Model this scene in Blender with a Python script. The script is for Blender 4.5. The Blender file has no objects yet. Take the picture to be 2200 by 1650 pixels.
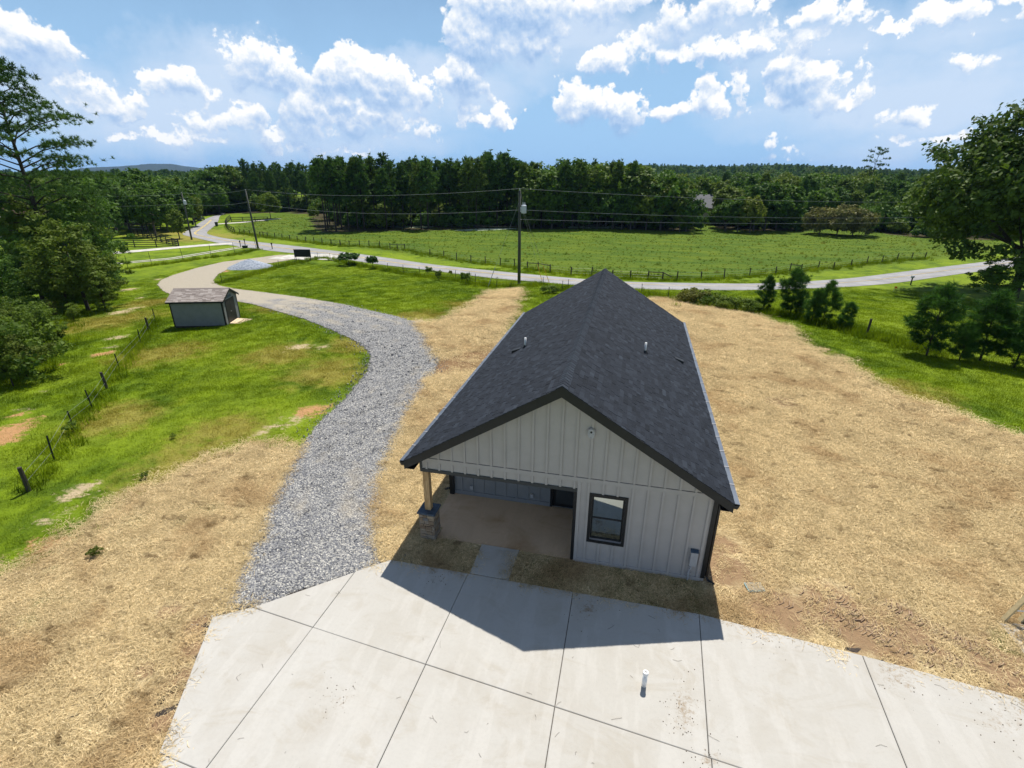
import bpy, math, random
import numpy as np

SC = bpy.context.scene
COL = SC.collection
R = math.radians

# ------------------------------------------------------------------ camera, sky, sun, exposure
cam_data = bpy.data.cameras.new("camera")
cam = bpy.data.objects.new("camera", cam_data)
COL.objects.link(cam)
SC.camera = cam
cam_data.sensor_fit = 'HORIZONTAL'
cam_data.sensor_width = 36.0
cam_data.lens = 36.0 * 1092.56 / 2200.0
cam_data.clip_start = 0.1
cam_data.clip_end = 30000.0
from mathutils import Matrix, Vector
_r = Vector((0.97401, 0.22649, 0.0035)); _u = Vector((-0.09019, 0.3736, 0.9232)); _f = Vector((-0.20779, 0.89951, -0.38431))
cam.matrix_world = Matrix(((_r.x, _u.x, -_f.x, 5.6978), (_r.y, _u.y, -_f.y, -12.3278), (_r.z, _u.z, -_f.z, 10.924), (0, 0, 0, 1)))

SUN_EL, SUN_AZ = R(62.6), R(5.5)            # azimuth measured from +Y towards +X
sun_data = bpy.data.lights.new("sun", 'SUN')
sun_data.energy = 4.9
sun_data.angle = R(0.53)
sun_data.color = (1.0, 0.955, 0.87)
sun = bpy.data.objects.new("sun", sun_data)
COL.objects.link(sun)
sd = Vector((math.sin(SUN_AZ) * math.cos(SUN_EL), math.cos(SUN_AZ) * math.cos(SUN_EL), math.sin(SUN_EL)))
sun.rotation_euler = sd.to_track_quat('Z', 'Y').to_euler()
sun.location = (0, 0, 60)

SC.view_settings.view_transform = 'Standard'
SC.view_settings.look = 'None'
SC.view_settings.gamma = 1.0
SC.view_settings.use_curve_mapping = False
SC.view_settings.exposure = 0.18
SC.render.engine = 'CYCLES'
SC.cycles.max_bounces = 6
SC.cycles.diffuse_bounces = 3
SC.cycles.glossy_bounces = 3
SC.cycles.transmission_bounces = 3
SC.cycles.volume_bounces = 0
SC.cycles.transparent_max_bounces = 12
SC.cycles.use_denoising = True

# where things stand, in metres (x along the house front, y away from the viewer)
PLAN = {
    'gravel': [[(-4.15,-4.37),(-4.1,-4.13),(-4.42,-3.4),(-5.09,-1.79),(-5.89,-0.03),(-6.54,1.57),(-7.32,3.89),(-7.96,6.65),(-8.14,9.07),(-8.89,12.98),(-10.07,15.66),(-11.91,17.73),(-14.09,19.35),(-17.49,21.73),(-21.25,24.18),(-25.27,26.53),(-29.64,29.23),(-32.95,30.93),(-36.57,30.56),(-42.08,32.87),(-49.45,37.85),(-54.22,41.61),(-56.47,44.29),(-58.11,47.85),(-59.2,53.26),(-59.34,59.24),(-57.14,63.11),(-55.18,67.83),(-51.25,68.87),(-49.59,65.08),(-51.13,59.89),(-54.15,58.24),(-53.92,54.08),(-52.03,49.65),(-48.47,44.8),(-44.56,41.4),(-40.07,38.95),(-34.59,36.5),(-26.83,32.98),(-20.09,29.62),(-15.93,27.14),(-13.01,25.6),(-10.4,23.85),(-7.47,19.84),(-5.62,16.29),(-4.39,11.22),(-3.99,7.85),(-3.2,3.73),(-2.24,1.11),(-1.5,-0.25),(-1.0,-1.35),(-0.62,-1.38)]],
    'straw': [[(-11.38,-4.49),(-10.89,-4.09),(-10.88,-3.16),(-11.05,-2.28),(-11.18,-1.02),(-10.88,0.23),(-10.47,1.3),(-10.14,2.63),(-9.11,3.87),(-8.21,3.88),(-7.11,3.74),(-5.86,1.74),(-4.53,-1.65),(-3.61,-4.02),(-4.01,-4.53),(-2.43,-7.58),(-2.19,-8.03),(-7.28,-9.22),(-13.32,-6.46)],[(-0.42,-1.51),(-1.44,-1.45),(-1.95,-0.36),(-2.67,1.01),(-3.74,3.6),(-4.64,7.7),(-5.12,11.05),(-6.48,16.08),(-8.43,19.62),(-10.6,22.94),(-8.96,24.15),(-7.96,26.9),(-7.94,32.97),(-8.18,38.52),(-6.13,41.41),(-4.51,32.1),(-3.91,27.47),(-3.5,20.0),(-1.5,24.5),(4.0,24.0),(7.93,39.08),(9.73,39.5),(11.38,38.25),(14.49,36.57),(16.28,33.52),(17.78,30.63),(17.27,25.29),(18.92,21.67),(19.18,18.68),(19.47,16.34),(21.01,14.95),(22.24,13.42),(23.63,12.62),(27.07,10.39),(30,8),(28,-3.5),(16,-2.8),(12.2,-2.1),(8.8,-1.7),(0,-1.7)]],
    'road': [(-146.03,160.61),(-135.07,146.73),(-128.37,135.68),(-120.66,125.6),(-115.63,118.73),(-103.29,101.24),(-97.96,94.03),(-80.25,83.86),(-62.41,76.69),(-47.4,71.96),(-35.7,67.4),(-21.8,60.35),(-8.77,52.42),(-0.21,49.31),(6.0,48.08),(19.25,53.57),(28.55,61.63),(48.54,77.02),(72.49,95.99),(110,140),(150,190)],
    'road_far': [(-145.3,160.72),(-135.67,148.76),(-129.78,139.34),(-119.71,127.38),(-112.42,118.43),(-99.91,100.79),(-95.29,95.08),(-83.8,88.13),(-66.36,82.12),(-50.92,75.75),(-34.39,70.14),(-19.22,61.76),(-6.06,54.84),(-0.01,52.32),(5.24,51.21),(19.92,57.17),(29.09,65.28),(50.21,81.46),(75.96,102.05),(118,150),(160,205)],
    'road_near': [(-146.75,160.5),(-135.73,146.61),(-129.18,134.58),(-124.82,127.6),(-118.85,119.02),(-106.68,101.7),(-100.63,92.97),(-76.7,79.59),(-58.46,71.26),(-43.89,68.16),(-37.0,64.66),(-24.37,58.94),(-11.48,50.01),(-0.4,46.3),(6.75,44.95),(18.57,49.96),(28.02,57.98),(46.88,72.57),(69.01,89.93),(104,136),(146,192)],
    'lane': [(-76.07,81.24),(-79.64,77.56),(-82.38,73.39),(-87.5,64.02),(-91.58,55.69),(-97.05,49.71)],
    'lane2': [(-69.35,78.47),(-69.87,72.64),(-70.25,66.18),(-70.58,60.43),(-73.34,56.73),(-75.11,53.33),(-78.31,49.24),(-77.98,43.08),(-81.4,38.53)],
    'apron': [(-54.15,63.33),(-52.03,68.65),(-47.38,70.03),(-42.61,68.86),(-42.9,65.61),(-49.3,64.66)],
    'sidewalk': [(-111.34,116.84),(-107.48,122.55),(-104.33,135.47)],
    'pond1': [(-65.25,127.68),(-55.67,125.46),(-49.59,124.12),(-50.75,121.97),(-56.89,122.0),(-66.56,124.58)],
    'pond2': [(-38.54,117.22),(-34.15,121.39),(-29.91,124.55),(-26.13,124.75),(-31.22,119.97),(-36.36,116.31)],
    'pond3': [(-11.25,129.84),(-10.66,141.4),(-6.96,145.0),(-2.57,139.37),(1.56,132.26)],
    'dirt': [((-21.49,2.76),1.1),((-21.81,3.68),0.7),((-20.87,1.96),1.0),((-28.75,13.26),0.9),((-29.46,10.82),0.6),((-11.56,-3.14),0.7),((-23.21,4.24),0.5),((-17.37,2.32),0.35),((-41.28,37.72),1.0),((-53.28,52.19),1.2),((-9.09,7.42),0.9),((-8.76,8.33),0.5),((-5.63,16.74),0.6),((-4.32,17.52),1.0),((-3.7,18.65),1.2)],
    'tan': [((-55.3,38.37),1.4),((-42.33,26.33),1.6),((-42.69,28.06),1.0),((-32.13,17.17),1.0),((-25.56,6.79),0.5),((-23.56,4.73),0.5),((-29.88,14.82),0.6),((-57.7,45.1),0.8),((-9.96,4.97),0.5),((-9.18,6.61),0.8),((-9.79,5.71),0.6),((-14.3,16.7),0.7),((-48.25,33.6),0.8),((-13.43,-0.52),0.8),((-12.71,-1.91),0.6),((-16.07,23.46),1.2),((-13.05,23.96),1.3),((-10.46,24.45),1.4),((-15.87,16.39),1.0),((9.29,25.77),0.5),((18.54,20.5),0.7),((19.52,17.69),0.8)],
    'dry': [((-39.5,22.45),5.5),((-40.59,20.8),4),((-43.41,30.89),4),((-91.33,89.05),12),((-104.91,96.37),12),((-16.16,14.81),3),((-11.28,12.4),3),((-12.38,17.63),2.5),((-8.75,31.19),3),((-11.09,25.94),3),((-26.01,28.17),3),((17.7,19.45),3),((20.7,16.67),3),((-24.17,13.63),3.5),((-17.68,4.67),2.5),((-10.73,1.58),3),((-11.59,4.58),2.5)],
    'pasture_posts': [(-89.74,98.32),(-87.7,97.62),(-85.84,96.92),(-83.33,95.57),(-78.93,93.55),(-77.77,93.22),(-75.59,91.79),(-73.15,91.02),(-70.6,90.09),(-67.8,88.83),(-64.67,87.08),(-61.95,86.0),(-59.1,84.63),(-56.58,83.61),(-53.79,82.39),(-51.63,82.12),(-53.55,82.12),(-51.23,81.57),(-49.28,81.63),(-47.38,82.17),(-45.05,81.76),(-42.7,81.56),(-39.76,80.04),(-37.91,79.27),(-36.86,80.26),(-29.91,75.61),(-26.6,73.81),(-23.24,70.93),(-20.04,68.8),(-17.0,66.77),(-14.1,64.95),(-11.54,63.62),(-9.04,61.21),(-7.35,60.73),(-5.23,58.25),(-2.1,56.42),(0.62,56.76),(3.44,54.62),(5.69,55.23),(7.93,55.44),(9.72,55.4),(11.6,56.6),(14.8,58.97),(18.19,62.27),(22.24,66.33),(26.88,71.52),(29.9,75.76),(31.35,75.29),(35.06,79.63),(37.24,79.47),(40.89,82.86),(44.4,86.17),(47.27,87.91),(51.56,92.71),(53.99,93.22),(57.35,96.02)],
    'braces': [(4,5),(5,6),(22,23),(23,24),(32,33),(33,34),(39,40),(40,41),(46,47)],
    'dense_fence': [(-89.87,98.3),(-92.75,100.74),(-96.53,104.17),(-100.38,108.0),(-105.28,113.38),(-111.3,121.04),(-116.26,128.34)],
    'board_far': [(-111.6,123.19),(-108.86,123.75),(-106.46,124.5),(-104.34,126.08),(-102.33,127.4)],
    'boardA': [(-104.15,57.15),(-103.37,59.09),(-100.85,60.65),(-99.49,63.24),(-97.88,65.7),(-96.89,68.08),(-94.69,69.47),(-92.14,70.59),(-90.4,72.18),(-87.68,72.9),(-84.98,73.55),(-83.68,75.29)],
    'boardB': [(-83.45,74.94),(-87.38,77.1),(-90.99,78.85),(-95.81,81.69),(-100.57,84.48),(-104.17,86.37),(-107.64,88.2),(-110.26,89.63),(-113.74,91.82)],
    'boardC': [(-124.07,100.46),(-122.62,100.53),(-120.86,100.46),(-119.08,100.36),(-118.09,100.21)],
    'back_posts': [(-71.51,134.15),(-64.85,132.92),(-59.79,131.56),(-53.49,128.6),(-49.06,125.54),(-46.46,124.79),(-43.9,124.03),(-41.42,121.89),(-40.63,123.41),(-37.36,121.39),(-34.17,119.33),(-31.45,118.56),(-29.29,118.37),(-26.2,119.79),(-23.88,120.38)],
    'near_fence': [((-15.27,-0.93),'wood',1.0),((-16.66,1.03),'steel',1.1),((-19.04,3.67),'steel',0.77),((-19.88,5.33),'steel',1.09),((-21.87,7.75),'wood',0.96),((-24.35,10.66),'steel',0.97),((-28.02,15.49),'steel',1.11),((-31.22,19.1),'wood',1.07),((-34.01,22.36),'steel',1.11)],
    'tposts': [((-68.66,50.47),2.01),((-67.69,53.72),2.85),((-66.12,58.26),2.46),((-64.87,62.82),2.6),((-62.85,66.22),2.64),((-63.78,72.88),2.22)],
    'lawn_tposts': [((-45.91,43.48),0.84),((-47.7,57.51),0.86),((-47.17,60.9),0.74),((-46.68,66.47),0.93),((-44.16,66.25),0.77),((-29.06,56.92),1.06),((-24.72,52.82),1.25),((-21.52,50.98),1.21),((-15.38,47.69),1.2),((-11.75,44.12),1.23),((-8.7,42.21),1.19),((-3.96,45.17),0.59),((-1.19,41.32),0.79),((-0.79,42.54),0.71),((6.97,41.8),0.87),((9.54,40.01),1.12)],
    'right_posts': [((23.41,29.53),1.33)],
    'poles': [((-6.9,45.66),10.2),((-64.36,74.15),10.5),((-89.77,84.96),9.7)],
    'pole_off': [(59.02,80.98),(-107.67,61.07)],
    'mailA': (-69.6,75.77),
    'mailB': (-70.89,78.61),
    'greenbox': (-67.96,75.0),
    'mailC': (-61.25,74.13),
    'binA': (-116.07,113.43),
    'binB': (-107.01,112.05),
    'sign0': (-48.79,63.34),
    'sign1': (-46.29,63.82),
    'mailD': (43.0,67.42),
    'flag': (37.72,59.6),
    'container': (-129.11,116.68),
    'pile': (-51.91,56.18),
    'pvc': (6.84,-3.76),
    'cover': (9.93,0.08),
    'ladA': (16.13,0.22),
    'ladB': (16.27,0.21),
    'guy1': (-9.69,42.12),
    'guy2': (-4.66,48.57),
    'guy3': (-3.7,47.92),
    'house': (-135.09,82.28),
    'outhouse': (-134.57,78.03),
    'car': (-123.01,123.39),
    'greyhouse': (26.29,158.43),
    'plant': (-9.48,-3.17),
    'weedA': (-18.36,3.09),
    'weedB': (-11.78,0.72),
    'weedC': (-13.34,3.62),
    'shed': [(-29.3,19.73),(-25.53,20.97),(-28.07,25.17)],
    'big_pine': (-58.3,32.98,24.69),
    'oak': (52.07,60.93,22.33),
    'saplingsA': [(17.66,36.57,3.18),(19.66,35.73,4.05),(20.53,32.88,2.74),(21.34,32.87,3.51),(22.4,31.18,2.23),(20.19,35.15,1.63)],
    'saplingsB': [(25.38,25.11,4.76),(28.57,25.29,4.53),(29.96,24.37,4.06),(27.08,24.72,2.66),(30.95,23.84,4.69)],
    'bushes': [('sumac',-37.79,61.18,1.94),('sumac',-32.02,57.96,1.92),('thin',-20.55,51.79,1.35),('thin',-17.46,47.17,1.43),('thin',-17.69,52.24,0.8),('thin',-12.89,43.91,1.66),('vine',11.79,38.16,1.47),('vine',13.0,37.63,1.28),('vine',14.49,36.57,1.2),('vine',15.95,35.84,1.31),('vine',-2.32,39.3,0.91)],
    'fieldtrees': [(-106.66,134.53,7.85),(-124.36,168.96,8.01),(-94.08,138.48,4.06),(-130.92,189.69,2.42),(-138.6,157.11,1.95),(34.11,131.83,8.87)],
    'leftcluster': [('broad',-47.22,26.88,8.87),('broad',-59.94,32.74,10.28),('broad',-63.98,41.99,7.52),('broad',-65.89,34.11,6.05),('broad',-53.73,33.43,5.0),('broad',-51.0,28.63,3.42),('broad',-51.33,22.5,5.65),('broad',-67.93,39.24,12.0),('broad',-72.07,46.7,12.06),('broad',-49.66,26.88,5.04),('broad',-44.9,26.83,4.71),('broad',-53.5,27.42,6.85),('broad',-56.64,29.46,7.63),('broad',-52.4,33.51,6.23),('broad',-54.43,32.09,10.68)],
    'leftbush': [(-36.03,12.96,3.68),(-33.73,13.03,3.0),(-31.89,9.37,3.3),(-29.06,8.75,2.62),(-34.87,14.66,1.93),(-30.34,7.15,5.18),(-42.13,16.41,3.38),(-43.38,22.53,1.51),(-45.75,20.84,2.53),(-46.21,22.57,1.75),(-28.09,7.34,1.97)],
    'olive': [(50.52,132.91,6.46),(53.8,130.81,7.28),(57.15,130.7,6.52)],
    'lone_pine': (91.45,222.51,22.67),
    'pines': [(-71.27,108.69,16.79),(-68.55,108.99,16.77),(-68.97,112.43,16.76),(-65.42,109.97,14.09),(-64.39,112.57,17.05),(-62.9,113.25,17.35),(-62.39,118.66,17.48),(-57.88,115.95,14.74),(-57.62,119.24,16.58),(-55.91,122.01,12.79),(-53.19,121.1,13.72),(-49.67,119.51,15.7),(-47.48,119.03,16.91),(-47.07,126.52,13.59),(-44.12,127.32,17.01),(-41.56,127.7,16.48),(-38.22,125.22,16.45),(-35.71,123.8,17.11),(-35.22,129.26,15.32),(-33.28,128.38,17.99),(-31.39,129.07,17.04),(-29.36,132.47,18.48),(-27.38,132.25,16.69),(-23.83,128.46,15.72),(-18.88,128.37,12.59),(-12.82,127.8,16.26),(-8.84,129.15,16.25),(-1.86,136.17,16.22),(0.35,132.21,16.23),(2.43,130.96,12.72),(4.0,130.33,16.09),(8.54,132.57,12.65),(-73.91,113.89,17.16),(-76.24,122.73,14.19),(-71.05,119.77,17.49),(-69.2,120.99,16.59),(-66.13,119.91,16.53),(-63.0,121.19,14.13),(-61.27,122.5,18.37),(-61.47,128.16,16.64),(-56.43,123.56,16.04),(-56.39,128.22,16.94),(-54.45,133.37,16.55),(-50.83,132.97,13.55),(-46.28,130.37,16.12),(-44.32,133.03,13.1),(-40.04,131.96,17.43),(-38.61,138.3,15.07),(-35.11,135.42,18.13),(-32.68,138.89,16.03),(-30.46,141.03,17.38),(-28.38,141.56,16.93),(-24.45,138.89,16.45),(-18.59,138.45,13.69),(-15.26,134.21,15.76),(-6.8,141.25,16.64),(-0.5,142.5,16.36),(3.72,144.45,15.97),(-80.44,125.4,15.89),(-77.82,126.09,17.52),(-78.12,133.96,13.87),(-75.6,134.68,17.74),(-69.87,132.26,17.27),(-68.1,135.85,14.92),(-66.02,139.12,13.46),(-63.69,140.85,16.43),(-59.9,140.79,17.68),(-54.43,134.81,13.52),(-52.35,139.91,16.96),(-51.37,146.41,15.31),(-45.2,136.26,16.71),(-42.75,138.41,15.55),(-40.23,143.87,17.14),(-37.47,143.75,19.14),(-35.57,148.67,19.03),(-29.06,140.8,14.59),(-28.87,151.99,16.6),(-24.64,152.31,14.3),(-17.14,151.03,15.06),(-0.8,155.15,16.18),(-88.43,139.43,17.12),(-85.02,143.33,18.01),(-76.18,137.52,17.68),(-73.19,140.01,14.63),(-69.74,143.19,14.25),(-69.12,153.69,15.96),(-64.66,152.54,16.77),(-61.42,154.62,17.63),(-58.79,159.94,15.54),(-51.28,154.3,16.04),(-45.23,152.52,17.93),(-41.31,153.15,19.58),(-38.21,161.3,18.27),(-32.74,157.85,17.26),(-27.81,153.4,16.57),(-11.78,156.89,16.77),(-5.02,163.74,15.17),(-1.93,170.7,16.94),(1.36,171.5,16.41),(51.88,158.54,12.46),(44.05,170.7,13.53),(74.03,172.44,11.47),(76.97,165.96,11.63),(79.92,159.31,11.47),(93.45,186.14,13.32),(99.32,216.24,14.08),(42.13,242.08,14.37),(105.29,169.14,12.8),(-137.19,165.34,17.75),(-138.06,171.04,16.42),(-138.91,176.7,16.87),(-131.85,172.01,15.78),(-127.12,170.53,16.27),(-126.5,175.88,16.04),(-121.76,174.3,16.69),(-118.58,174.04,15.89),(-112.95,170.56,15.86),(-148.9,175.15,15.26),(-141.48,187.28,17.17),(-135.66,191.44,17.26),(-127.92,157.38,13.17),(-119.98,163.34,13.23),(-126.74,163.34,14.28),(-113.13,164.45,13.9),(-133.34,158.16,11.15)],
    'broads': [(-20.83,127.77,15.59),(-15.97,127.99,14.82),(-11.01,135.41,16.4),(-6.59,133.12,13.09),(-3.82,135.52,16.41),(5.47,133.44,16.24),(-20.09,134.02,15.81),(-12.01,137.2,16.68),(-10.03,143.66,12.95),(-3.26,140.12,14.95),(1.63,141.7,14.52),(7.31,143.94,14.85),(-19.61,147.38,14.78),(-14.42,151.55,16.94),(-10.32,148.34,16.44),(-7.24,154.77,16.63),(-4.09,146.53,13.88),(2.89,154.61,14.58),(6.85,145.85,11.59),(-24.27,162.79,13.19),(-20.2,161.49,16.95),(-16.31,166.77,16.02),(-9.47,165.92,16.08),(5.13,167.37,13.43),(-15.73,127.03,6.93),(-10.93,131.72,9.89),(-4.2,130.33,11.04),(-0.07,129.56,10.52),(4.54,128.67,9.71),(8.51,129.64,12.24),(12.13,130.53,14.76),(15.47,130.34,11.58),(18.44,129.1,10.27),(2.29,127.63,6.18),(-7.46,127.05,5.52),(-21.39,125.03,6.06),(-18.47,132.67,10.48),(-2.07,134.47,13.58),(10.38,135.6,13.19),(6.91,142.67,14.3),(15.08,146.39,12.97),(16.66,127.24,6.51),(24.25,163.7,12.91),(30.01,183.17,13.14),(30.5,160.91,12.7),(33.79,157.36,12.28),(29.65,142.83,11.6),(31.27,132.43,8.8),(28.6,133.89,8.25),(36.03,137.64,12.44),(38.84,138.06,12.23),(42.1,140.39,11.76),(45.15,141.7,11.29),(42.95,186.21,13.78),(52.66,178.99,13.9),(61.01,187.14,14.19),(55.38,152.34,10.9),(60.01,156.13,10.66),(68.22,190.24,13.63),(71.64,183.89,13.43),(65.29,156.46,10.5),(67.71,148.11,10.28),(85.23,178.78,12.73),(81.47,196.34,13.73),(89.96,203.83,13.82),(74.01,225.04,14.23),(60.65,218.21,14.47),(52.97,230.11,14.32),(52.9,260.62,14.88),(89.2,241.28,14.2),(28.76,223.55,12.6),(35.68,252.98,13.19),(102.05,258.02,14.73),(79.0,148.78,11.18),(90.1,165.68,11.4),(98.18,172.87,11.99),(97.17,162.15,12.18),(103.65,158.6,13.44),(60.74,132.57,7.1),(-136.86,113.28,13.15),(-124.29,104.84,12.52),(-126.26,110.09,14.04),(-139.16,125.57,13.18),(-115.82,106.56,12.11),(-128.49,122.18,12.49),(-122.77,120.8,12.08),(-153.66,157.66,13.21),(-140.84,149.07,14.7),(-142.05,154.71,16.69),(-142.87,160.62,15.99),(-137.57,158.57,15.33),(-109.67,98.54,10.69),(-104.27,89.69,10.89),(-116.86,98.14,10.06),(-110.84,104.48,9.42),(-112.12,110.22,8.61),(-135.59,140.32,8.53),(-133.95,144.51,9.88),(-120.97,98.03,11.06),(-116.65,90.78,12.77),(-125.18,96.17,12.82),(-142.48,106.6,13.11),(-136.41,98.15,12.8),(-146.05,102.01,12.78),(-140.66,92.46,12.63),(-150.83,95.37,12.72),(-144.86,86.32,13.52),(-109.78,83.4,9.02),(-112.54,95.47,8.08),(-114.28,100.95,7.26)],
    'wood': [(-69.6,104.51),(-62.43,109.98),(-47.9,115.92),(-32.32,120.33),(-24.86,124.3),(-20.23,125.25),(-2.97,129.41),(19.51,129.0),(24.05,155.67),(27.8,155.22),(27.39,139.13),(49.12,138.55),(54.51,149.47),(66.17,145.48),(69.99,133.09),(92.96,132.4),(144.59,218.04),(51.54,252.74),(-48.43,220.46),(-114.85,182.37),(-140.18,176.99),(-174.06,145.17),(-145.81,100.66),(-128.94,105.63),(-134.79,142.41),(-130.67,152.59),(-118.3,158.39),(-105.32,152.83),(-76.14,112.19)],
    'round_left': (-63.83,53.86,8.31),
    'mountain': [(-4336.47,3363.4,5.72),(-4283.7,3430.21,29.49),(-4228.54,3497.83,40.22),(-4131.09,3612.17,44.94),(-4026.38,3728.31,60.28),(-3971.18,3786.94,70.0),(-3914.03,3845.88,70.0),(-3862.08,3897.96,70.0),(-3793.67,3964.45,52.78),(-3717.48,4035.87,42.47),(-3611.13,4131.17,47.13),(-3527.71,4202.53,59.14),(-3441.13,4273.63,44.66),(-3289.68,4391.14,14.92)],
}
CUMULUS = [(-0.2369, 0.2435, 0.1072, 0.0622, 1.6), (-0.2753, 0.216, 0.0775, 0.0593, 1.5), (-0.2292, 0.204, 0.0885, 0.0548, 1.4), (-0.1911, 0.2285, 0.0566, 0.0582, 0.9), (-0.1729, 0.2521, 0.0406, 0.0409, 0.9), (-0.3077, 0.1582, 0.0444, 0.0522, 1.4), (-0.332, 0.1377, 0.0425, 0.0356, 1.1), (-0.2927, 0.1315, 0.0268, 0.0216, 0.8), (-0.5077, 0.1646, 0.0274, 0.0277, 0.9), (-0.5068, 0.1424, 0.0692, 0.0399, 1.3), (-0.4485, 0.1315, 0.0819, 0.041, 1.3), (-0.5448, 0.1277, 0.0437, 0.0458, 0.9), (-0.4113, 0.1191, 0.0419, 0.0419, 0.9), (-0.3799, 0.1232, 0.0422, 0.0336, 0.9), (-0.5103, 0.1126, 0.06, 0.0412, 0.8), (-0.4906, 0.0895, 0.0715, 0.0425, 1.3), (-0.5173, 0.1157, 0.0348, 0.0352, 1.2), (-0.4365, 0.0943, 0.0419, 0.049, 1), (-0.5724, 0.0836, 0.0486, 0.05, 1.3), (-0.5857, 0.0898, 0.0384, 0.0294, 0.8), (-0.5451, 0.0707, 0.0499, 0.0219, 0.8), (-0.3792, 0.0706, 0.0324, 0.0317, 0.8), (-0.4148, 0.0736, 0.0533, 0.0276, 0.7), (-0.6503, 0.1499, 0.0486, 0.0482, 1.2), (-0.6129, 0.1369, 0.0414, 0.0464, 1.1), (-0.5948, 0.1221, 0.0282, 0.0453, 0.8), (-0.6353, 0.1231, 0.0408, 0.0334, 0.6), (-0.6527, 0.0806, 0.0274, 0.0162, 0.6), (-0.6785, 0.0665, 0.0537, 0.0348, 0.9), (-0.7169, 0.0683, 0.0516, 0.0318, 0.7), (-0.7516, 0.051, 0.0334, 0.0136, 0.5), (-0.7545, 0.1215, 0.0441, 0.0315, 1.0), (-0.763, 0.1353, 0.0197, 0.0205, 0.6), (-0.7162, 0.1029, 0.0296, 0.0241, 0.45), (-0.8394, 0.0921, 0.0547, 0.0246, 0.8), (-0.8601, 0.113, 0.0419, 0.0197, 0.7), (-0.8217, 0.0757, 0.0339, 0.0169, 0.8), (-0.9077, 0.15, 0.0634, 0.0364, 1.1), (-0.9331, 0.1541, 0.0424, 0.0398, 1.2), (-0.8782, 0.1381, 0.0301, 0.0132, 0.6), (-0.1287, 0.1145, 0.0323, 0.0366, 0.9), (-0.1, 0.1003, 0.0644, 0.0346, 1.3), (-0.0447, 0.0996, 0.0581, 0.0429, 1.3), (-0.1197, 0.0948, 0.0379, 0.0224, 0.8), (0.0362, 0.096, 0.0428, 0.0193, 0.8), (0.0582, 0.0996, 0.0181, 0.0167, 0.7), (0.0992, 0.1197, 0.0213, 0.0346, 0.8), (0.1052, 0.103, 0.0438, 0.0258, 0.9), (0.148, 0.1209, 0.0205, 0.043, 0.8), (0.1816, 0.1035, 0.0457, 0.0137, 0.6), (0.215, 0.1513, 0.039, 0.0318, 1.3), (0.2346, 0.132, 0.0471, 0.0408, 1.4), (0.2654, 0.118, 0.0292, 0.0376, 0.95), (0.2131, 0.1116, 0.0442, 0.0333, 0.9), (0.2467, 0.1037, 0.0601, 0.0176, 0.9), (0.3201, 0.1117, 0.0173, 0.0314, 0.85), (0.3052, 0.1007, 0.0282, 0.015, 0.7), (0.3007, 0.1461, 0.0158, 0.0224, 0.7), (0.3175, 0.1351, 0.0109, 0.0102, 0.7), (0.3656, 0.0855, 0.03, 0.0147, 0.5), (0.3658, 0.0736, 0.0529, 0.0212, 0.55), (-0.0657, 0.1672, 0.0464, 0.025, 0.9), (-0.0106, 0.1815, 0.0551, 0.0353, 0.95), (0.0237, 0.1708, 0.0248, 0.0244, 0.7), (-0.0844, 0.1611, 0.0229, 0.0161, 0.8), (0.0605, 0.1661, 0.0535, 0.0155, 0.8), (0.1077, 0.179, 0.0655, 0.0171, 0.85), (0.1668, 0.1853, 0.0712, 0.0187, 0.85), (0.2237, 0.1855, 0.059, 0.0162, 0.7), (0.0325, 0.2161, 0.0675, 0.0365, 0.8), (0.0727, 0.2282, 0.0841, 0.0354, 0.85), (0.1319, 0.2351, 0.0714, 0.0216, 0.7), (0.2252, 0.2076, 0.079, 0.0196, 0.7), (0.2008, 0.2071, 0.0426, 0.0119, 0.5), (0.0157, 0.2373, 0.027, 0.0162, 0.7), (-0.0866, 0.2445, 0.075, 0.0359, 0.8), (-0.043, 0.2488, 0.059, 0.0303, 0.75), (0.323, 0.1815, 0.0339, 0.0125, 0.8), (0.4227, 0.1342, 0.0322, 0.0209, 0.65), (0.4075, 0.1895, 0.0499, 0.0179, 0.65), (0.4476, 0.1935, 0.0498, 0.019, 0.65), (-0.2448, 0.1687, 0.0297, 0.0161, 0.5), (-0.2532, 0.0841, 0.0242, 0.0253, 0.9), (-0.2737, 0.0768, 0.0386, 0.0115, 0.8), (-0.2288, 0.0806, 0.0242, 0.0114, 0.7), (-0.2046, 0.1043, 0.0098, 0.0087, 0.5), (-0.0053, 0.1302, 0.0143, 0.007, 0.5), (0.2093, 0.0432, 0.0202, 0.0143, 0.35), (0.2357, 0.0279, 0.0315, 0.0108, 0.35), (-0.3094, 0.1071, 0.0433, 0.0345, 0.5), (-0.3615, 0.1014, 0.0322, 0.0123, 0.5), (-0.306, 0.0859, 0.0131, 0.0201, 0.5), (-0.7411, 0.0417, 0.1018, 0.0115, 0.6), (-0.5937, 0.0361, 0.1465, 0.0099, 0.5), (-0.6473, 0.0529, 0.0835, 0.0107, 0.6), (-0.4244, 0.0518, 0.0857, 0.0115, 0.5), (0.3844, 0.0427, 0.0898, 0.0097, 0.45)]
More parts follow.
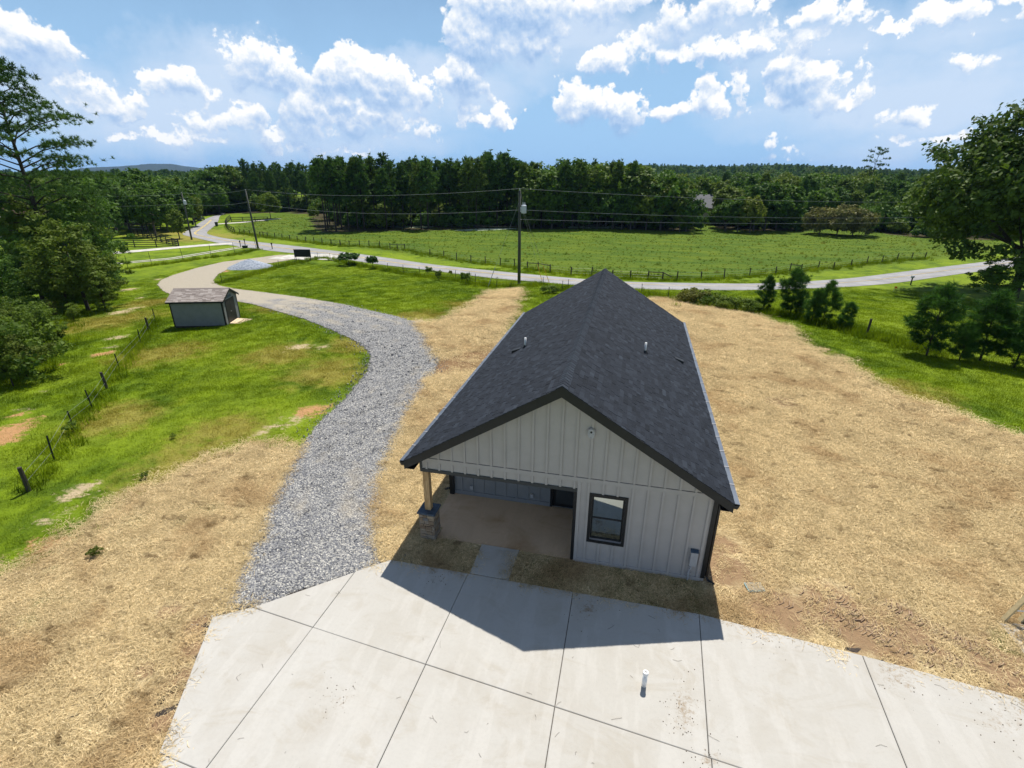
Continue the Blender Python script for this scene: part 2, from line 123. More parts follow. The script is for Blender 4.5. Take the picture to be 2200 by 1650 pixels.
VEIL = [(-0.6884, 0.1169, 0.1662, 0.0871, 1), (-0.7896, 0.0683, 0.1757, 0.0681, 0.9), (-0.8941, 0.0965, 0.0993, 0.0669, 1), (-0.3855, 0.1565, 0.1149, 0.0394, 0.7), (-0.5846, 0.0489, 0.3264, 0.042, 0.7), (-0.1139, 0.2031, 0.1289, 0.0622, 0.8), (0.0687, 0.2082, 0.1673, 0.0416, 0.7), (0.2398, 0.167, 0.1548, 0.0702, 0.7), (0.3703, 0.0998, 0.1926, 0.0761, 0.95), (0.4011, 0.1778, 0.1359, 0.0521, 0.65), (0.2252, 0.0825, 0.1703, 0.0455, 0.55), (-0.3088, 0.1245, 0.1188, 0.0688, 0.75), (-0.4667, 0.1005, 0.1666, 0.0688, 0.9), (0.4138, 0.0329, 0.2261, 0.0364, 0.6), (-0.1898, 0.1656, 0.0939, 0.046, 0.6)]


# ------------------------------------------------------------------ node helpers
class NT:
    """Small helper to write node trees as expressions."""
    def __init__(self, tree):
        self.t = tree
    def n(self, typ, **kw):
        nd = self.t.nodes.new(typ)
        for k, v in kw.items():
            setattr(nd, k, v)
        return nd
    def put(self, sock, v):
        if hasattr(v, 'is_output'):
            self.t.links.new(v, sock)
        elif v is not None:
            if sock.type == 'RGBA' and len(v) == 3:
                v = (*v, 1.0)
            sock.default_value = v
    def m(self, op, a, b=None, c=None, clamp=False):
        nd = self.n('ShaderNodeMath', operation=op, use_clamp=clamp)
        self.put(nd.inputs[0], a)
        if b is not None: self.put(nd.inputs[1], b)
        if c is not None: self.put(nd.inputs[2], c)
        return nd.outputs[0]
    def v(self, op, a, b=None, s=None):
        nd = self.n('ShaderNodeVectorMath', operation=op)
        self.put(nd.inputs[0], a)
        if b is not None: self.put(nd.inputs[1], b)
        if s is not None: self.put(nd.inputs['Scale'], s)
        return nd.outputs['Value'] if op in ('LENGTH', 'DOT_PRODUCT', 'DISTANCE') else nd.outputs[0]
    def mix(self, f, a, b, mode='MIX'):
        nd = self.n('ShaderNodeMix', data_type='RGBA', blend_type=mode)
        self.put(nd.inputs[0], f); self.put(nd.inputs[6], a); self.put(nd.inputs[7], b)
        return nd.outputs[2]
    def ss(self, v, a, b, lo=0.0, hi=1.0):
        nd = self.n('ShaderNodeMapRange', interpolation_type='SMOOTHSTEP')
        self.put(nd.inputs[0], v)
        for i, x in enumerate((a, b, lo, hi)): self.put(nd.inputs[i + 1], x)
        return nd.outputs[0]
    def lin(self, v, a, b, lo=0.0, hi=1.0):
        nd = self.n('ShaderNodeMapRange', clamp=True)
        self.put(nd.inputs[0], v)
        for i, x in enumerate((a, b, lo, hi)): self.put(nd.inputs[i + 1], x)
        return nd.outputs[0]
    def noise(self, vec, scale, detail=4, rough=0.55, dist=0.0, color=False):
        nd = self.n('ShaderNodeTexNoise')
        if vec is not None: self.put(nd.inputs['Vector'], vec)
        nd.inputs['Scale'].default_value = scale; nd.inputs['Detail'].default_value = detail
        nd.inputs['Roughness'].default_value = rough; nd.inputs['Distortion'].default_value = dist
        return nd.outputs['Color'] if color else nd.outputs[0]
    def voro(self, vec, scale, feature='F1', out='Distance', rand=1.0, smooth=None):
        nd = self.n('ShaderNodeTexVoronoi', feature=feature)
        if vec is not None: self.put(nd.inputs['Vector'], vec)
        nd.inputs['Scale'].default_value = scale
        if 'Randomness' in nd.inputs: nd.inputs['Randomness'].default_value = rand
        return nd.outputs[out]
    def pos(self):
        return self.n('ShaderNodeNewGeometry').outputs['Position']
    def attr(self, name, typ='GEOMETRY', out='Fac'):
        return self.n('ShaderNodeAttribute', attribute_type=typ, attribute_name=name).outputs[out]
    def rnd(self):
        return self.n('ShaderNodeObjectInfo').outputs['Random']
    def ramp(self, fac, stops):
        nd = self.n('ShaderNodeValToRGB')
        while len(nd.color_ramp.elements) < len(stops): nd.color_ramp.elements.new(0.5)
        for e, (p_, c_) in zip(nd.color_ramp.elements, stops):
            e.position = p_; e.color = (*c_, 1.0)
        self.put(nd.inputs[0], fac)
        return nd.outputs[0]
    def bump(self, h, strength=0.5, dist=0.02):
        nd = self.n('ShaderNodeBump')
        nd.inputs['Strength'].default_value = strength; nd.inputs['Distance'].default_value = dist
        self.put(nd.inputs['Height'], h)
        return nd.outputs[0]

def material(name):
    m = bpy.data.materials.new(name)
    m.use_nodes = True
    nt = NT(m.node_tree)
    m.node_tree.nodes.clear()
    out = nt.n('ShaderNodeOutputMaterial')
    return m, nt, out

def principled(nt, out, color, rough=0.8, metal=0.0, normal=None, spec=None, alpha=None):
    b = nt.n('ShaderNodeBsdfPrincipled')
    nt.put(b.inputs['Base Color'], color)
    nt.put(b.inputs['Roughness'], rough)
    nt.put(b.inputs['Metallic'], metal)
    if spec is not None: nt.put(b.inputs['Specular IOR Level'], spec)
    if normal is not None: nt.put(b.inputs['Normal'], normal)
    if alpha is not None: nt.put(b.inputs['Alpha'], alpha)
    nt.put(out.inputs[0], b.outputs[0])
    return b

# ------------------------------------------------------------------ the sky: Nishita sky with cumulus and thin high cloud
SKY_STRENGTH = 0.065
world = bpy.data.worlds.new("World")
SC.world = world
world.use_nodes = True
wt = NT(world.node_tree)
world.node_tree.nodes.clear()

def group(name, ins, outs):
    g = bpy.data.node_groups.new(name, 'ShaderNodeTree')
    for n_, ty in ins: g.interface.new_socket(n_, in_out='INPUT', socket_type=ty)
    for n_, ty in outs: g.interface.new_socket(n_, in_out='OUTPUT', socket_type=ty)
    t = NT(g)
    return g, t, t.n('NodeGroupInput'), t.n('NodeGroupOutput')
VEC, FLT = 'NodeSocketVector', 'NodeSocketFloat'

def cloud_banks_group():
    """Where the cumulus banks and the thin high veils stand, by direction (azimuth, elevation)."""
    g, t, gi, go = group("cloud_banks", [("Dir", VEC)], [("Banks", FLT), ("Veil", FLT), ("Elevation", FLT), ("Above", FLT)])
    d0 = gi.outputs[0]
    wob = t.v('SUBTRACT', t.noise(d0, 13.0, 5, 0.65, color=True), (0.5, 0.5, 0.5))
    d = t.v('ADD', d0, t.v('SCALE', wob, s=0.085))
    sp = t.n('ShaderNodeSeparateXYZ'); t.put(sp.inputs[0], d)
    az = t.m('ARCTAN2', sp.outputs[0], sp.outputs[1]); el = sp.outputs[2]
    c1 = t.n('ShaderNodeCombineXYZ'); c2 = t.n('ShaderNodeCombineXYZ')
    for i in range(3): t.put(c1.inputs[i], az); t.put(c2.inputs[i], el)
    AZ, EL = c1.outputs[0], c2.outputs[0]
    def vmadd(a, b, c):
        nd = t.n('ShaderNodeVectorMath', operation='MULTIPLY_ADD')
        for s_, v_ in zip(nd.inputs, (a, b, c)): t.put(s_, v_)
        return nd.outputs[0]
    EL2 = t.v('ADD', EL, (0.016, 0.016, 0.016))
    def top(v_):
        s_ = t.n('ShaderNodeSeparateXYZ'); t.put(s_.inputs[0], v_)
        return t.m('MAXIMUM', t.m('MAXIMUM', s_.outputs[0], s_.outputs[1]), s_.outputs[2])
    def blobs(lst, above=False):
        acc = acc2 = None
        lst = list(lst)
        while len(lst) % 3: lst.append(lst[-1])
        for k_ in range(0, len(lst), 3):
            q = lst[k_:k_ + 3]
            u = vmadd(AZ, tuple(1 / b[2] for b in q), tuple(-b[0] / b[2] for b in q))
            uu = t.v('MULTIPLY', u, u)
            w_, nw = tuple(b[4] for b in q), tuple(-b[4] for b in q)
            for E_, up_ in ((EL, False), (EL2, True)):
                if up_ and not above: continue
                v = vmadd(E_, tuple(1 / b[3] for b in q), tuple(-math.sin(b[1]) / b[3] for b in q))
                f = vmadd(vmadd(v, v, uu), nw, w_)
                if up_: acc2 = f if acc2 is None else t.v('MAXIMUM', acc2, f)
                else: acc = f if acc is None else t.v('MAXIMUM', acc, f)
        return (top(acc), top(acc2)) if above else top(acc)
    acc, acc_up = blobs(CUMULUS, True)
    # elsewhere round the sky: banks of the same kind
    outside = t.m('MAXIMUM', t.ss(t.m('ABSOLUTE', t.m('ADD', az, 0.12)), 0.80, 0.98), t.ss(el, 0.36, 0.46))
    rest = t.m('MULTIPLY', t.m('SUBTRACT', t.noise(t.v('MULTIPLY', d, (3.2, 3.2, 7.0)), 1.0, 2, 0.5), 0.66), 4.0)
    rest = t.m('ADD', rest, t.m('MULTIPLY_ADD', outside, 3.0, -3.0))
    t.put(go.inputs[0], t.m('MAXIMUM', t.m('MAXIMUM', acc, rest), -1.0))
    t.put(go.inputs[3], t.m('MAXIMUM', t.m('MAXIMUM', acc_up, t.m('SUBTRACT', rest, 0.1)), -1.0))
    va = blobs(VEIL)
    va = t.m('MAXIMUM', t.m('MAXIMUM', va, t.m('MULTIPLY', outside, 0.15)), 0.0)
    vn = t.noise(t.v('MULTIPLY', d0, (4.0, 4.0, 13.0)), 1.0, 5, 0.6)
    t.put(go.inputs[1], t.m('MULTIPLY', va, t.m('MULTIPLY_ADD', vn, 2.6, -0.25)))
    t.put(go.inputs[2], el)
    return g
def cloud_billow_group():
    """Billows of a cumulus: puffs on puffs."""
    g, t, gi, go = group("cloud_billows", [("Dir", VEC)], [("Billow", FLT)])
    d0 = gi.outputs[0]
    fb = t.m('SUBTRACT', t.noise(d0, 30.0, 8, 0.62), 0.5)
    lo_ = t.m('SUBTRACT', t.noise(d0, 12.0, 2, 0.5), 0.5)
    puff = t.m('SUBTRACT', 0.42, t.voro(t.v('ADD', d0, t.v('SCALE', t.noise(d0, 45.0, 2, 0.5, color=True), s=0.02)), 52.0, 'F1'))
    t.put(go.inputs[0], t.m('ADD', t.m('ADD', t.m('MULTIPLY', fb, 3.3), t.m('MULTIPLY', lo_, 1.9)), t.m('MULTIPLY', puff, 0.75)))
    return g

g_banks, g_billow = cloud_banks_group(), cloud_billow_group()
tc = wt.n('ShaderNodeTexCoord').outputs['Generated']
sky = wt.n('ShaderNodeTexSky', sky_type='NISHITA', sun_disc=False, sun_elevation=SUN_EL, sun_rotation=SUN_AZ,
           altitude=300.0, air_density=1.0, dust_density=0.0, ozone_density=4.0)
gb_ = wt.n('ShaderNodeGroup', node_tree=g_banks); wt.put(gb_.inputs[0], tc)
b1 = wt.n('ShaderNodeGroup', node_tree=g_billow); wt.put(b1.inputs[0], tc)
b2 = wt.n('ShaderNodeGroup', node_tree=g_billow); wt.put(b2.inputs[0], wt.v('ADD', tc, (0.002, 0.0, 0.008)))
banks, veil_f, elev, above = gb_.outputs[0], gb_.outputs[1], gb_.outputs[2], gb_.outputs[3]
den = wt.m('ADD', banks, b1.outputs[0])
topness = wt.m('SUBTRACT', banks, above)                         # positive towards the crown of a cloud, negative at its foot
foot = wt.ss(topness, -0.02, -0.62)
alpha = wt.m('MULTIPLY', wt.ss(den, wt.m('MULTIPLY_ADD', foot, -0.10, 0.02), wt.m('MULTIPLY_ADD', foot, 0.75, 0.40)), wt.m('MULTIPLY_ADD', foot, -0.45, 1.0))
lit = wt.m('ADD', wt.m('MULTIPLY', wt.m('SUBTRACT', b1.outputs[0], b2.outputs[0]), 0.46), wt.m('MULTIPLY', topness, 0.85))
core = wt.ss(den, 0.25, 1.2)
lit = wt.m('ADD', lit, wt.m('MULTIPLY_ADD', core, -0.20, 0.57), clamp=True)
k = 0.885 / SKY_STRENGTH
skyc = wt.mix(wt.ss(elev, 0.52, 0.05, 0.0, 0.98), sky.outputs[0], (0.375 * k, 0.620 * k, 0.915 * k))
veil = wt.m('MULTIPLY', wt.m('MINIMUM', veil_f, 0.85), 0.95, clamp=True)
skyc = wt.mix(veil, skyc, (0.68 * k, 0.80 * k, 0.97 * k))
ccol = wt.ramp(lit, [(0.0, (0.34, 0.52, 0.81)), (0.30, (0.50, 0.66, 0.90)), (0.58, (0.76, 0.85, 0.97)), (0.86, (1.08, 1.08, 1.08))])
final = wt.mix(wt.m('MULTIPLY', alpha, 0.97), skyc, wt.v('SCALE', ccol, s=k))
bg = wt.n('ShaderNodeBackground')
wt.put(bg.inputs[0], final)
bg.inputs[1].default_value = SKY_STRENGTH
wo = wt.n('ShaderNodeOutputWorld')
wt.put(wo.inputs[0], bg.outputs[0])
world.cycles.sampling_method = 'MANUAL'
world.cycles.sample_map_resolution = 512

# ------------------------------------------------------------------ mesh and object helpers
class MB:
    """Collects boxes, bars, tubes and faces for ONE mesh."""
    def __init__(self):
        self.v = []; self.f = []; self.t = []
    def add(self, vs, fs, tint=None):
        o = len(self.v)
        self.v += [tuple(q) for q in vs]
        self.f += [tuple(i + o for i in q) for q in fs]
        self.t += [0.5 if tint is None else tint] * len(vs)
        return self
    def box(self, x0, x1, y0, y1, z0, z1, tint=None):
        return self.add([(x0, y0, z0), (x1, y0, z0), (x1, y1, z0), (x0, y1, z0), (x0, y0, z1), (x1, y0, z1), (x1, y1, z1), (x0, y1, z1)],
                        [(3, 2, 1, 0), (4, 5, 6, 7), (0, 1, 5, 4), (1, 2, 6, 5), (2, 3, 7, 6), (3, 0, 4, 7)], tint)
    def hexa(self, bottom, top, tint=None):
        return self.add(list(bottom) + list(top), [(3, 2, 1, 0), (4, 5, 6, 7), (0, 1, 5, 4), (1, 2, 6, 5), (2, 3, 7, 6), (3, 0, 4, 7)], tint)
    def prism(self, poly, axis, a, b, tint=None):
        """Extrude a polygon given in the two other axes from a to b along axis (0,1,2)."""
        n = len(poly)
        def mk(p, c):
            q = list(p); q.insert(axis, c); return tuple(q)
        vs = [mk(p, a) for p in poly] + [mk(p, b) for p in poly]
        fs = [tuple(range(n))[::-1], tuple(range(n, 2 * n))] + [(i, (i + 1) % n, n + (i + 1) % n, n + i) for i in range(n)]
        return self.add(vs, fs, tint)
    def tube(self, pts, radii, seg=8, cap=True, tint=None):
        pts = [Vector(q) for q in pts]
        if not hasattr(radii, '__len__'): radii = [radii] * len(pts)
        vs = []; fs = []
        up = Vector((0, 0, 1)); prev = None
        for i, q in enumerate(pts):
            d = (pts[min(i + 1, len(pts) - 1)] - pts[max(i - 1, 0)])
            d = d.normalized() if d.length > 1e-9 else Vector((0, 0, 1))
            if prev is None:
                a = d.orthogonal().normalized()
            else:
                a = (prev - d * prev.dot(d))
                a = a.normalized() if a.length > 1e-6 else d.orthogonal().normalized()
            prev = a; b = d.cross(a)
            for k_ in range(seg):
                an = 2 * math.pi * k_ / seg
                vs.append(q + (a * math.cos(an) + b * math.sin(an)) * radii[i])
        for i in range(len(pts) - 1):
            for k_ in range(seg):
                k2 = (k_ + 1) % seg
                fs.append((i * seg + k_, i * seg + k2, (i + 1) * seg + k2, (i + 1) * seg + k_))
        if cap:
            fs.append(tuple(range(seg))[::-1]); fs.append(tuple(range((len(pts) - 1) * seg, len(pts) * seg)))
        return self.add(vs, fs, tint)
    def mesh(self, name, mat, smooth=False):
        me = bpy.data.meshes.new(name)
        me.from_pydata(self.v, [], self.f)
        at = me.attributes.new('tint', 'FLOAT', 'POINT')
        at.data.foreach_set('value', np.array(self.t, 'f'))
        if mat: me.materials.append(mat)
        if smooth:
            me.polygons.foreach_set('use_smooth', [True] * len(me.polygons))
        me.update()
        return me
    def build(self, name, mat, parent=None, smooth=False, loc=None):
        return link(bpy.data.objects.new(name, self.mesh(name, mat, smooth)), parent, loc)

def link(o, parent=None, loc=None, rotz=None):
    COL.objects.link(o)
    if parent is not None: o.parent = parent
    if loc is not None: o.location = loc
    if rotz is not None: o.rotation_euler = (0, 0, rotz)
    return o

def tag(o, label=None, cat=None, group=None, kind=None):
    if label: o['label'] = label
    if cat: o['category'] = cat
    if group: o['group'] = group
    if kind: o['kind'] = kind
    return o

def thing(name, label, cat, loc=(0, 0, 0), rotz=0.0, group=None):
    o = bpy.data.objects.new(name, None)
    o.empty_display_size = 0.3
    link(o, None, loc, rotz)
    return tag(o, label, cat, group)

def inst(mesh, name, parent=None, loc=(0, 0, 0), rotz=0.0):
    return link(bpy.data.objects.new(name, mesh), parent, loc, rotz)

def copy_thing(root, loc, rotz, scale, label=None, group=None):
    c = root.copy(); COL.objects.link(c)
    c.location = loc; c.rotation_euler = (0, 0, rotz); c.scale = scale
    if label: c['label'] = label
    if group: c['group'] = group
    for ch in root.children:
        d = ch.copy(); COL.objects.link(d); d.parent = c
        for g in ch.children:
            e = g.copy(); COL.objects.link(e); e.parent = d
    return c

def np_mesh(name, V, F, mat, attrs=None, smooth=False):
    """Mesh from arrays: V (n,3), F (m,3 or 4)."""
    me = bpy.data.meshes.new(name)
    V = np.asarray(V, 'f'); F = np.asarray(F, 'i')
    k_ = F.shape[1]
    me.vertices.add(len(V)); me.vertices.foreach_set('co', V.ravel())
    me.loops.add(F.size); me.loops.foreach_set('vertex_index', F.ravel())
    me.polygons.add(len(F))
    me.polygons.foreach_set('loop_start', np.arange(0, F.size, k_, dtype='i'))
    if smooth: me.polygons.foreach_set('use_smooth', np.ones(len(F), bool))
    for n_, a in (attrs or {}).items():
        at = me.attributes.new(n_, 'FLOAT', 'POINT'); at.data.foreach_set('value', np.asarray(a, 'f'))
    if mat: me.materials.append(mat)
    me.update(calc_edges=True)
    return me

def sstep(a, b, v):
    t = np.clip((v - a) / (b - a), 0.0, 1.0)
    return t * t * (3 - 2 * t)
def terrain_h(x, y):
    """Height of the ground: level at the house pad, falling to the road and the pasture, low wooded hills far off."""
    x = np.asarray(x, float); y = np.asarray(y, float)
    r = np.hypot(x - 4.0, y - 6.0)
    z = -3.0 * sstep(17, 78, r)
    w = sstep(26, 60, r)
    z = z + w * (0.10 * np.sin(x * 0.11 + 1.3) * np.cos(y * 0.09) + 0.16 * np.sin(x * 0.043 - y * 0.037))
    far = np.hypot(x, y)
    az = np.arctan2(x, y)
    z = z + sstep(420, 1150, far) * (13.0 + 4.0 * np.sin(az * 9.0 + 0.6) + 2.5 * np.sin(az * 23.0 + 2.0)) * sstep(-0.5, 0.1, az)
    return z


def gz(x, y):
    return float(terrain_h(x, y))
def on(p_, dz=0.0):
    return (p_[0], p_[1], gz(*p_) + dz)

# ------------------------------------------------------------------ ground materials
def grass_color(nt, dry, tint=None, pasture=None):
    """Colour of the grass as it grows over the place: broad patches, dry spots, fine mottling (the same for blades and sward)."""
    P = nt.pos()
    big = nt.noise(P, 0.12, 3, 0.5)
    mid = nt.noise(P, 0.55, 5, 0.65, 0.6)
    fine = nt.noise(P, 3.2, 5, 0.7)
    c = nt.mix(nt.ss(mid, 0.35, 0.68), (0.084, 0.145, 0.006), (0.200, 0.288, 0.009))
    c = nt.mix(nt.m('MULTIPLY', nt.ss(big, 0.40, 0.62), 0.55), c, (0.265, 0.345, 0.018))
    if pasture is not None:
        pn = nt.noise(nt.v('MULTIPLY', P, (0.25, 0.9, 1.0)), 0.35, 5, 0.65, 0.8)
        pc = nt.mix(nt.ss(pn, 0.36, 0.66), (0.066, 0.125, 0.007), (0.125, 0.178, 0.010))
        c = nt.mix(pasture, c, pc)
    d = nt.m('ADD', nt.m('MULTIPLY', dry, nt.m('MULTIPLY_ADD', nt.noise(P, 1.6, 6, 0.75), 1.8, 0.1)), nt.m('MULTIPLY', nt.m('SUBTRACT', mid, 0.5), 0.9))
    c = nt.mix(nt.m('MULTIPLY', nt.ss(d, 0.20, 0.65), 0.9), c, (0.31, 0.265, 0.055))
    c = nt.mix(nt.ss(fine, 0.30, 0.72, 0.0, 0.5), c, nt.mix(0.5, c, (0.03, 0.05, 0.006)))
    if tint is not None:
        c = nt.mix(1.0, c, nt.ramp(tint, [(0.0, (0.85, 0.88, 0.8)), (1.0, (1.55, 1.45, 1.1))]), 'MULTIPLY')
    return c

def mat_ground():
    m, nt, out = material("grass_sward")
    dry = nt.attr('dry'); dirt = nt.attr('dirt'); tan = nt.attr('tan'); past = nt.attr('pasture')
    P = nt.pos()
    c = grass_color(nt, dry, None, past)
    wd = nt.ss(nt.m('ADD', nt.attr('wood'), nt.m('MULTIPLY', nt.m('SUBTRACT', nt.noise(P, 0.16, 4, 0.6), 0.5), 0.9)), 0.35, 0.65)
    c = nt.mix(wd, c, nt.mix(nt.noise(P, 0.8, 4, 0.6), (0.035, 0.036, 0.014), (0.085, 0.066, 0.034)))
    n1 = nt.noise(nt.v('MULTIPLY', P, (1.0, 1.6, 1.0)), 1.3, 6, 0.72, 0.7)
    n2 = nt.noise(P, 5.0, 4, 0.7)
    nn = nt.m('ADD', nt.m('MULTIPLY', nt.m('SUBTRACT', n1, 0.5), 1.7), nt.m('MULTIPLY', nt.m('SUBTRACT', n2, 0.5), 0.8))
    ta = nt.ss(nt.m('ADD', nt.m('MULTIPLY', tan, 0.95), nn), 0.40, 0.75, 0.0, 0.92)
    c = nt.mix(ta, c, nt.mix(n2, (0.40, 0.29, 0.16), (0.62, 0.49, 0.33)))
    da = nt.ss(nt.m('ADD', nt.m('MULTIPLY', dirt, 1.15), nn), 0.42, 0.80, 0.0, 0.92)
    c = nt.mix(da, c, nt.mix(n2, (0.40, 0.19, 0.085), (0.60, 0.34, 0.17)))
    h = nt.m('ADD', nt.noise(P, 7.0, 5, 0.7), nt.m('MULTIPLY', nt.noise(P, 1.2, 4, 0.6), 2.0))
    principled(nt, out, c, 0.95, normal=nt.bump(h, 0.9, 0.09), spec=0.15)
    return m

def edge_alpha(nt, amp=0.5, soft=0.12, scale=1.6):
    P = nt.pos()
    e = nt.attr('edge')
    n = nt.m('ADD', nt.m('MULTIPLY', nt.m('SUBTRACT', nt.noise(P, scale, 6, 0.7, 0.5), 0.5), 2.6),
             nt.m('MULTIPLY', nt.m('SUBTRACT', nt.noise(P, scale * 5, 4, 0.7), 0.5), 1.1))
    return nt.ss(nt.m('ADD', e, nt.m('MULTIPLY', n, amp)), -soft, soft)

def straw_color(nt, tint=None):
    P = nt.pos()
    warp = nt.v('ADD', P, nt.v('SCALE', nt.v('SUBTRACT', nt.noise(P, 1.1, 3, 0.6, color=True), (0.5, 0.5, 0.5)), s=1.4))
    st = nt.noise(nt.v('MULTIPLY', warp, (9.0, 26.0, 9.0)), 1.0, 4, 0.65)
    st2 = nt.noise(nt.v('MULTIPLY', warp, (24.0, 8.0, 9.0)), 1.0, 4, 0.65)
    f = nt.m('MULTIPLY', nt.m('ADD', st, st2), 0.5)
    c = nt.ramp(f, [(0.30, (0.22, 0.155, 0.080)), (0.44, (0.42, 0.325, 0.172)), (0.56, (0.63, 0.505, 0.295)), (0.70, (0.86, 0.74, 0.48))])
    big = nt.noise(P, 0.33, 5, 0.62, 0.5)
    c = nt.mix(nt.ss(big, 0.48, 0.68, 0.0, 0.65), c, (0.33, 0.215, 0.105))
    lump = nt.noise(nt.v('MULTIPLY', P, (0.9, 1.5, 1.0)), 1.5, 5, 0.65, 0.4)
    c = nt.mix(nt.ss(lump, 0.56, 0.70, 0.0, 0.75), c, (0.15, 0.098, 0.045))
    if tint is not None:
        c = nt.mix(1.0, c, nt.ramp(tint, [(0.0, (0.55, 0.52, 0.47)), (0.5, (1.25, 1.23, 1.19)), (1.0, (1.9, 1.9, 1.9))]), 'MULTIPLY')
    return c, f

def mat_straw_ground():
    m, nt, out = material("straw_mulch")
    c, f = straw_color(nt)
    P = nt.pos()
    lum = nt.noise(P, 2.2, 5, 0.7)
    # red clay shows where the straw is thin
    n3 = nt.noise(P, 0.7, 5, 0.7, 0.6)
    clay = nt.ss(nt.m('ADD', nt.attr('clay'), nt.m('MULTIPLY', nt.m('SUBTRACT', n3, 0.5), 1.6)), 0.35, 0.7)
    c = nt.mix(nt.m('MULTIPLY', clay, 0.92), c, nt.mix(lum, (0.19, 0.112, 0.058), (0.38, 0.25, 0.145)))
    mud = nt.ss(nt.m('ADD', nt.attr('mud'), nt.m('MULTIPLY', nt.m('SUBTRACT', n3, 0.5), 0.6)), 0.15, 0.45)
    c = nt.mix(nt.m('MULTIPLY', mud, 0.9), c, nt.mix(lum, (0.12, 0.062, 0.028), (0.30, 0.175, 0.085)))
    sparse = nt.ss(nt.m('ADD', nt.attr('green'), nt.m('MULTIPLY', nt.m('SUBTRACT', n3, 0.5), 1.5)), 0.45, 0.75)
    c = nt.mix(nt.m('MULTIPLY', sparse, 0.75), c, (0.13, 0.15, 0.035))
    h = nt.m('ADD', nt.m('MULTIPLY', f, 0.6), nt.m('MULTIPLY', lum, 1.2))
    principled(nt, out, c, 0.9, normal=nt.bump(h, 0.8, 0.08), spec=0.15, alpha=edge_alpha(nt, 0.42, 0.10, 1.3))
    return m

def gravel_color(nt, rnd=None):
    P = nt.pos()
    v = nt.voro(P, 26.0, 'F1', 'Color')
    sep = nt.n('ShaderNodeSeparateColor'); nt.put(sep.inputs[0], v)
    t_ = sep.outputs[0] if rnd is None else rnd
    c = nt.ramp(t_, [(0.0, (0.075, 0.077, 0.088)), (0.25, (0.16, 0.163, 0.178)), (0.6, (0.27, 0.268, 0.272)), (0.85, (0.41, 0.395, 0.36)), (1.0, (0.62, 0.59, 0.53))])
    sand = nt.attr('sand') if rnd is None else nt.attr('sand', 'INSTANCER')
    n = nt.noise(P, 0.45, 5, 0.65, 0.5)
    s = nt.ss(nt.m('ADD', sand, nt.m('MULTIPLY', nt.m('SUBTRACT', n, 0.5), 1.5)), 0.35, 0.85)
    c = nt.mix(nt.m('MULTIPLY', s, 0.72), c, (0.50, 0.43, 0.32))
    return c

def mat_gravel_ground():
    m, nt, out = material("gravel_bed")
    P = nt.pos()
    c = gravel_color(nt)
    h = nt.m('SUBTRACT', 1.0, nt.voro(P, 16.0, 'F1'))
    principled(nt, out, c, 0.9, normal=nt.bump(h, 0.9, 0.05), spec=0.2, alpha=edge_alpha(nt, 0.28, 0.06, 1.8))
    return m

def mat_stone_piece():
    m, nt, out = material("gravel_stone")
    principled(nt, out, gravel_color(nt, nt.attr('tint', 'INSTANCER')), 0.85, spec=0.25)
    return m

def mat_concrete(name="concrete", base=(0.505, 0.484, 0.446), stain=(0.40, 0.36, 0.30), amount=0.5):
    m, nt, out = material(name)
    P = nt.pos()
    b = nt.noise(P, 0.55, 5, 0.62, 0.6)
    s = nt.noise(nt.v('MULTIPLY', P, (2.2, 0.45, 1.0)), 1.0, 5, 0.6)
    f = nt.noise(P, 11.0, 5, 0.7)
    c = nt.mix(nt.ss(b, 0.42, 0.75, 0.0, amount), base, stain)
    lg = nt.noise(P, 0.23, 3, 0.5)
    tn = nt.noise(nt.v('MULTIPLY', P, (0.5, 1.0, 1.0)), 1.1, 7, 0.72, 1.2)
    c = nt.mix(nt.ss(tn, 0.50, 0.68, 0.0, 0.42), c, (base[0] * 0.76, base[1] * 0.69, base[2] * 0.58))
    c = nt.mix(nt.ss(lg, 0.40, 0.62, 0.0, 0.35), c, (base[0] * 0.86, base[1] * 0.84, base[2] * 0.80))
    c = nt.mix(nt.ss(s, 0.50, 0.60, 0.0, 0.30), c, (base[0] * 1.13, base[1] * 1.13, base[2] * 1.14))
    c = nt.mix(nt.ss(f, 0.40, 0.70, 0.0, 0.16), c, (base[0] * 0.72, base[1] * 0.72, base[2] * 0.72))
    # specks of soil
    sp = nt.voro(P, 6.5, 'F1'); sk = nt.noise(P, 0.6, 4, 0.6)
    c = nt.mix(nt.m('MULTIPLY', nt.ss(sp, 0.055, 0.02), nt.ss(sk, 0.5, 0.62)), c, (0.10, 0.08, 0.055))
    d = nt.attr('stain')
    dn = nt.m('ADD', d, nt.m('MULTIPLY', nt.m('SUBTRACT', nt.noise(P, 9.0, 7, 0.8, 0.5), 0.5), 2.6))
    c = nt.mix(nt.ss(dn, 0.60, 1.10, 0.0, 0.7), c, (0.27, 0.19, 0.11))
    principled(nt, out, c, 0.85, normal=nt.bump(f, 0.25, 0.006), spec=0.25)
    return m

def mat_asphalt():
    m, nt, out = material("asphalt")
    P = nt.pos()
    n = nt.noise(P, 0.35, 5, 0.6, 0.4); f = nt.noise(P, 14.0, 4, 0.7)
    c = nt.mix(nt.ss(n, 0.35, 0.68), (0.26, 0.255, 0.26), (0.37, 0.36, 0.365))
    w = nt.attr('wheel')
    c = nt.mix(nt.m('MULTIPLY', w, 0.25), c, (0.46, 0.45, 0.45))
    c = nt.mix(nt.ss(f, 0.35, 0.7, 0.0, 0.3), c, (0.15, 0.15, 0.155))
    principled(nt, out, c, 0.85, spec=0.3)
    return m

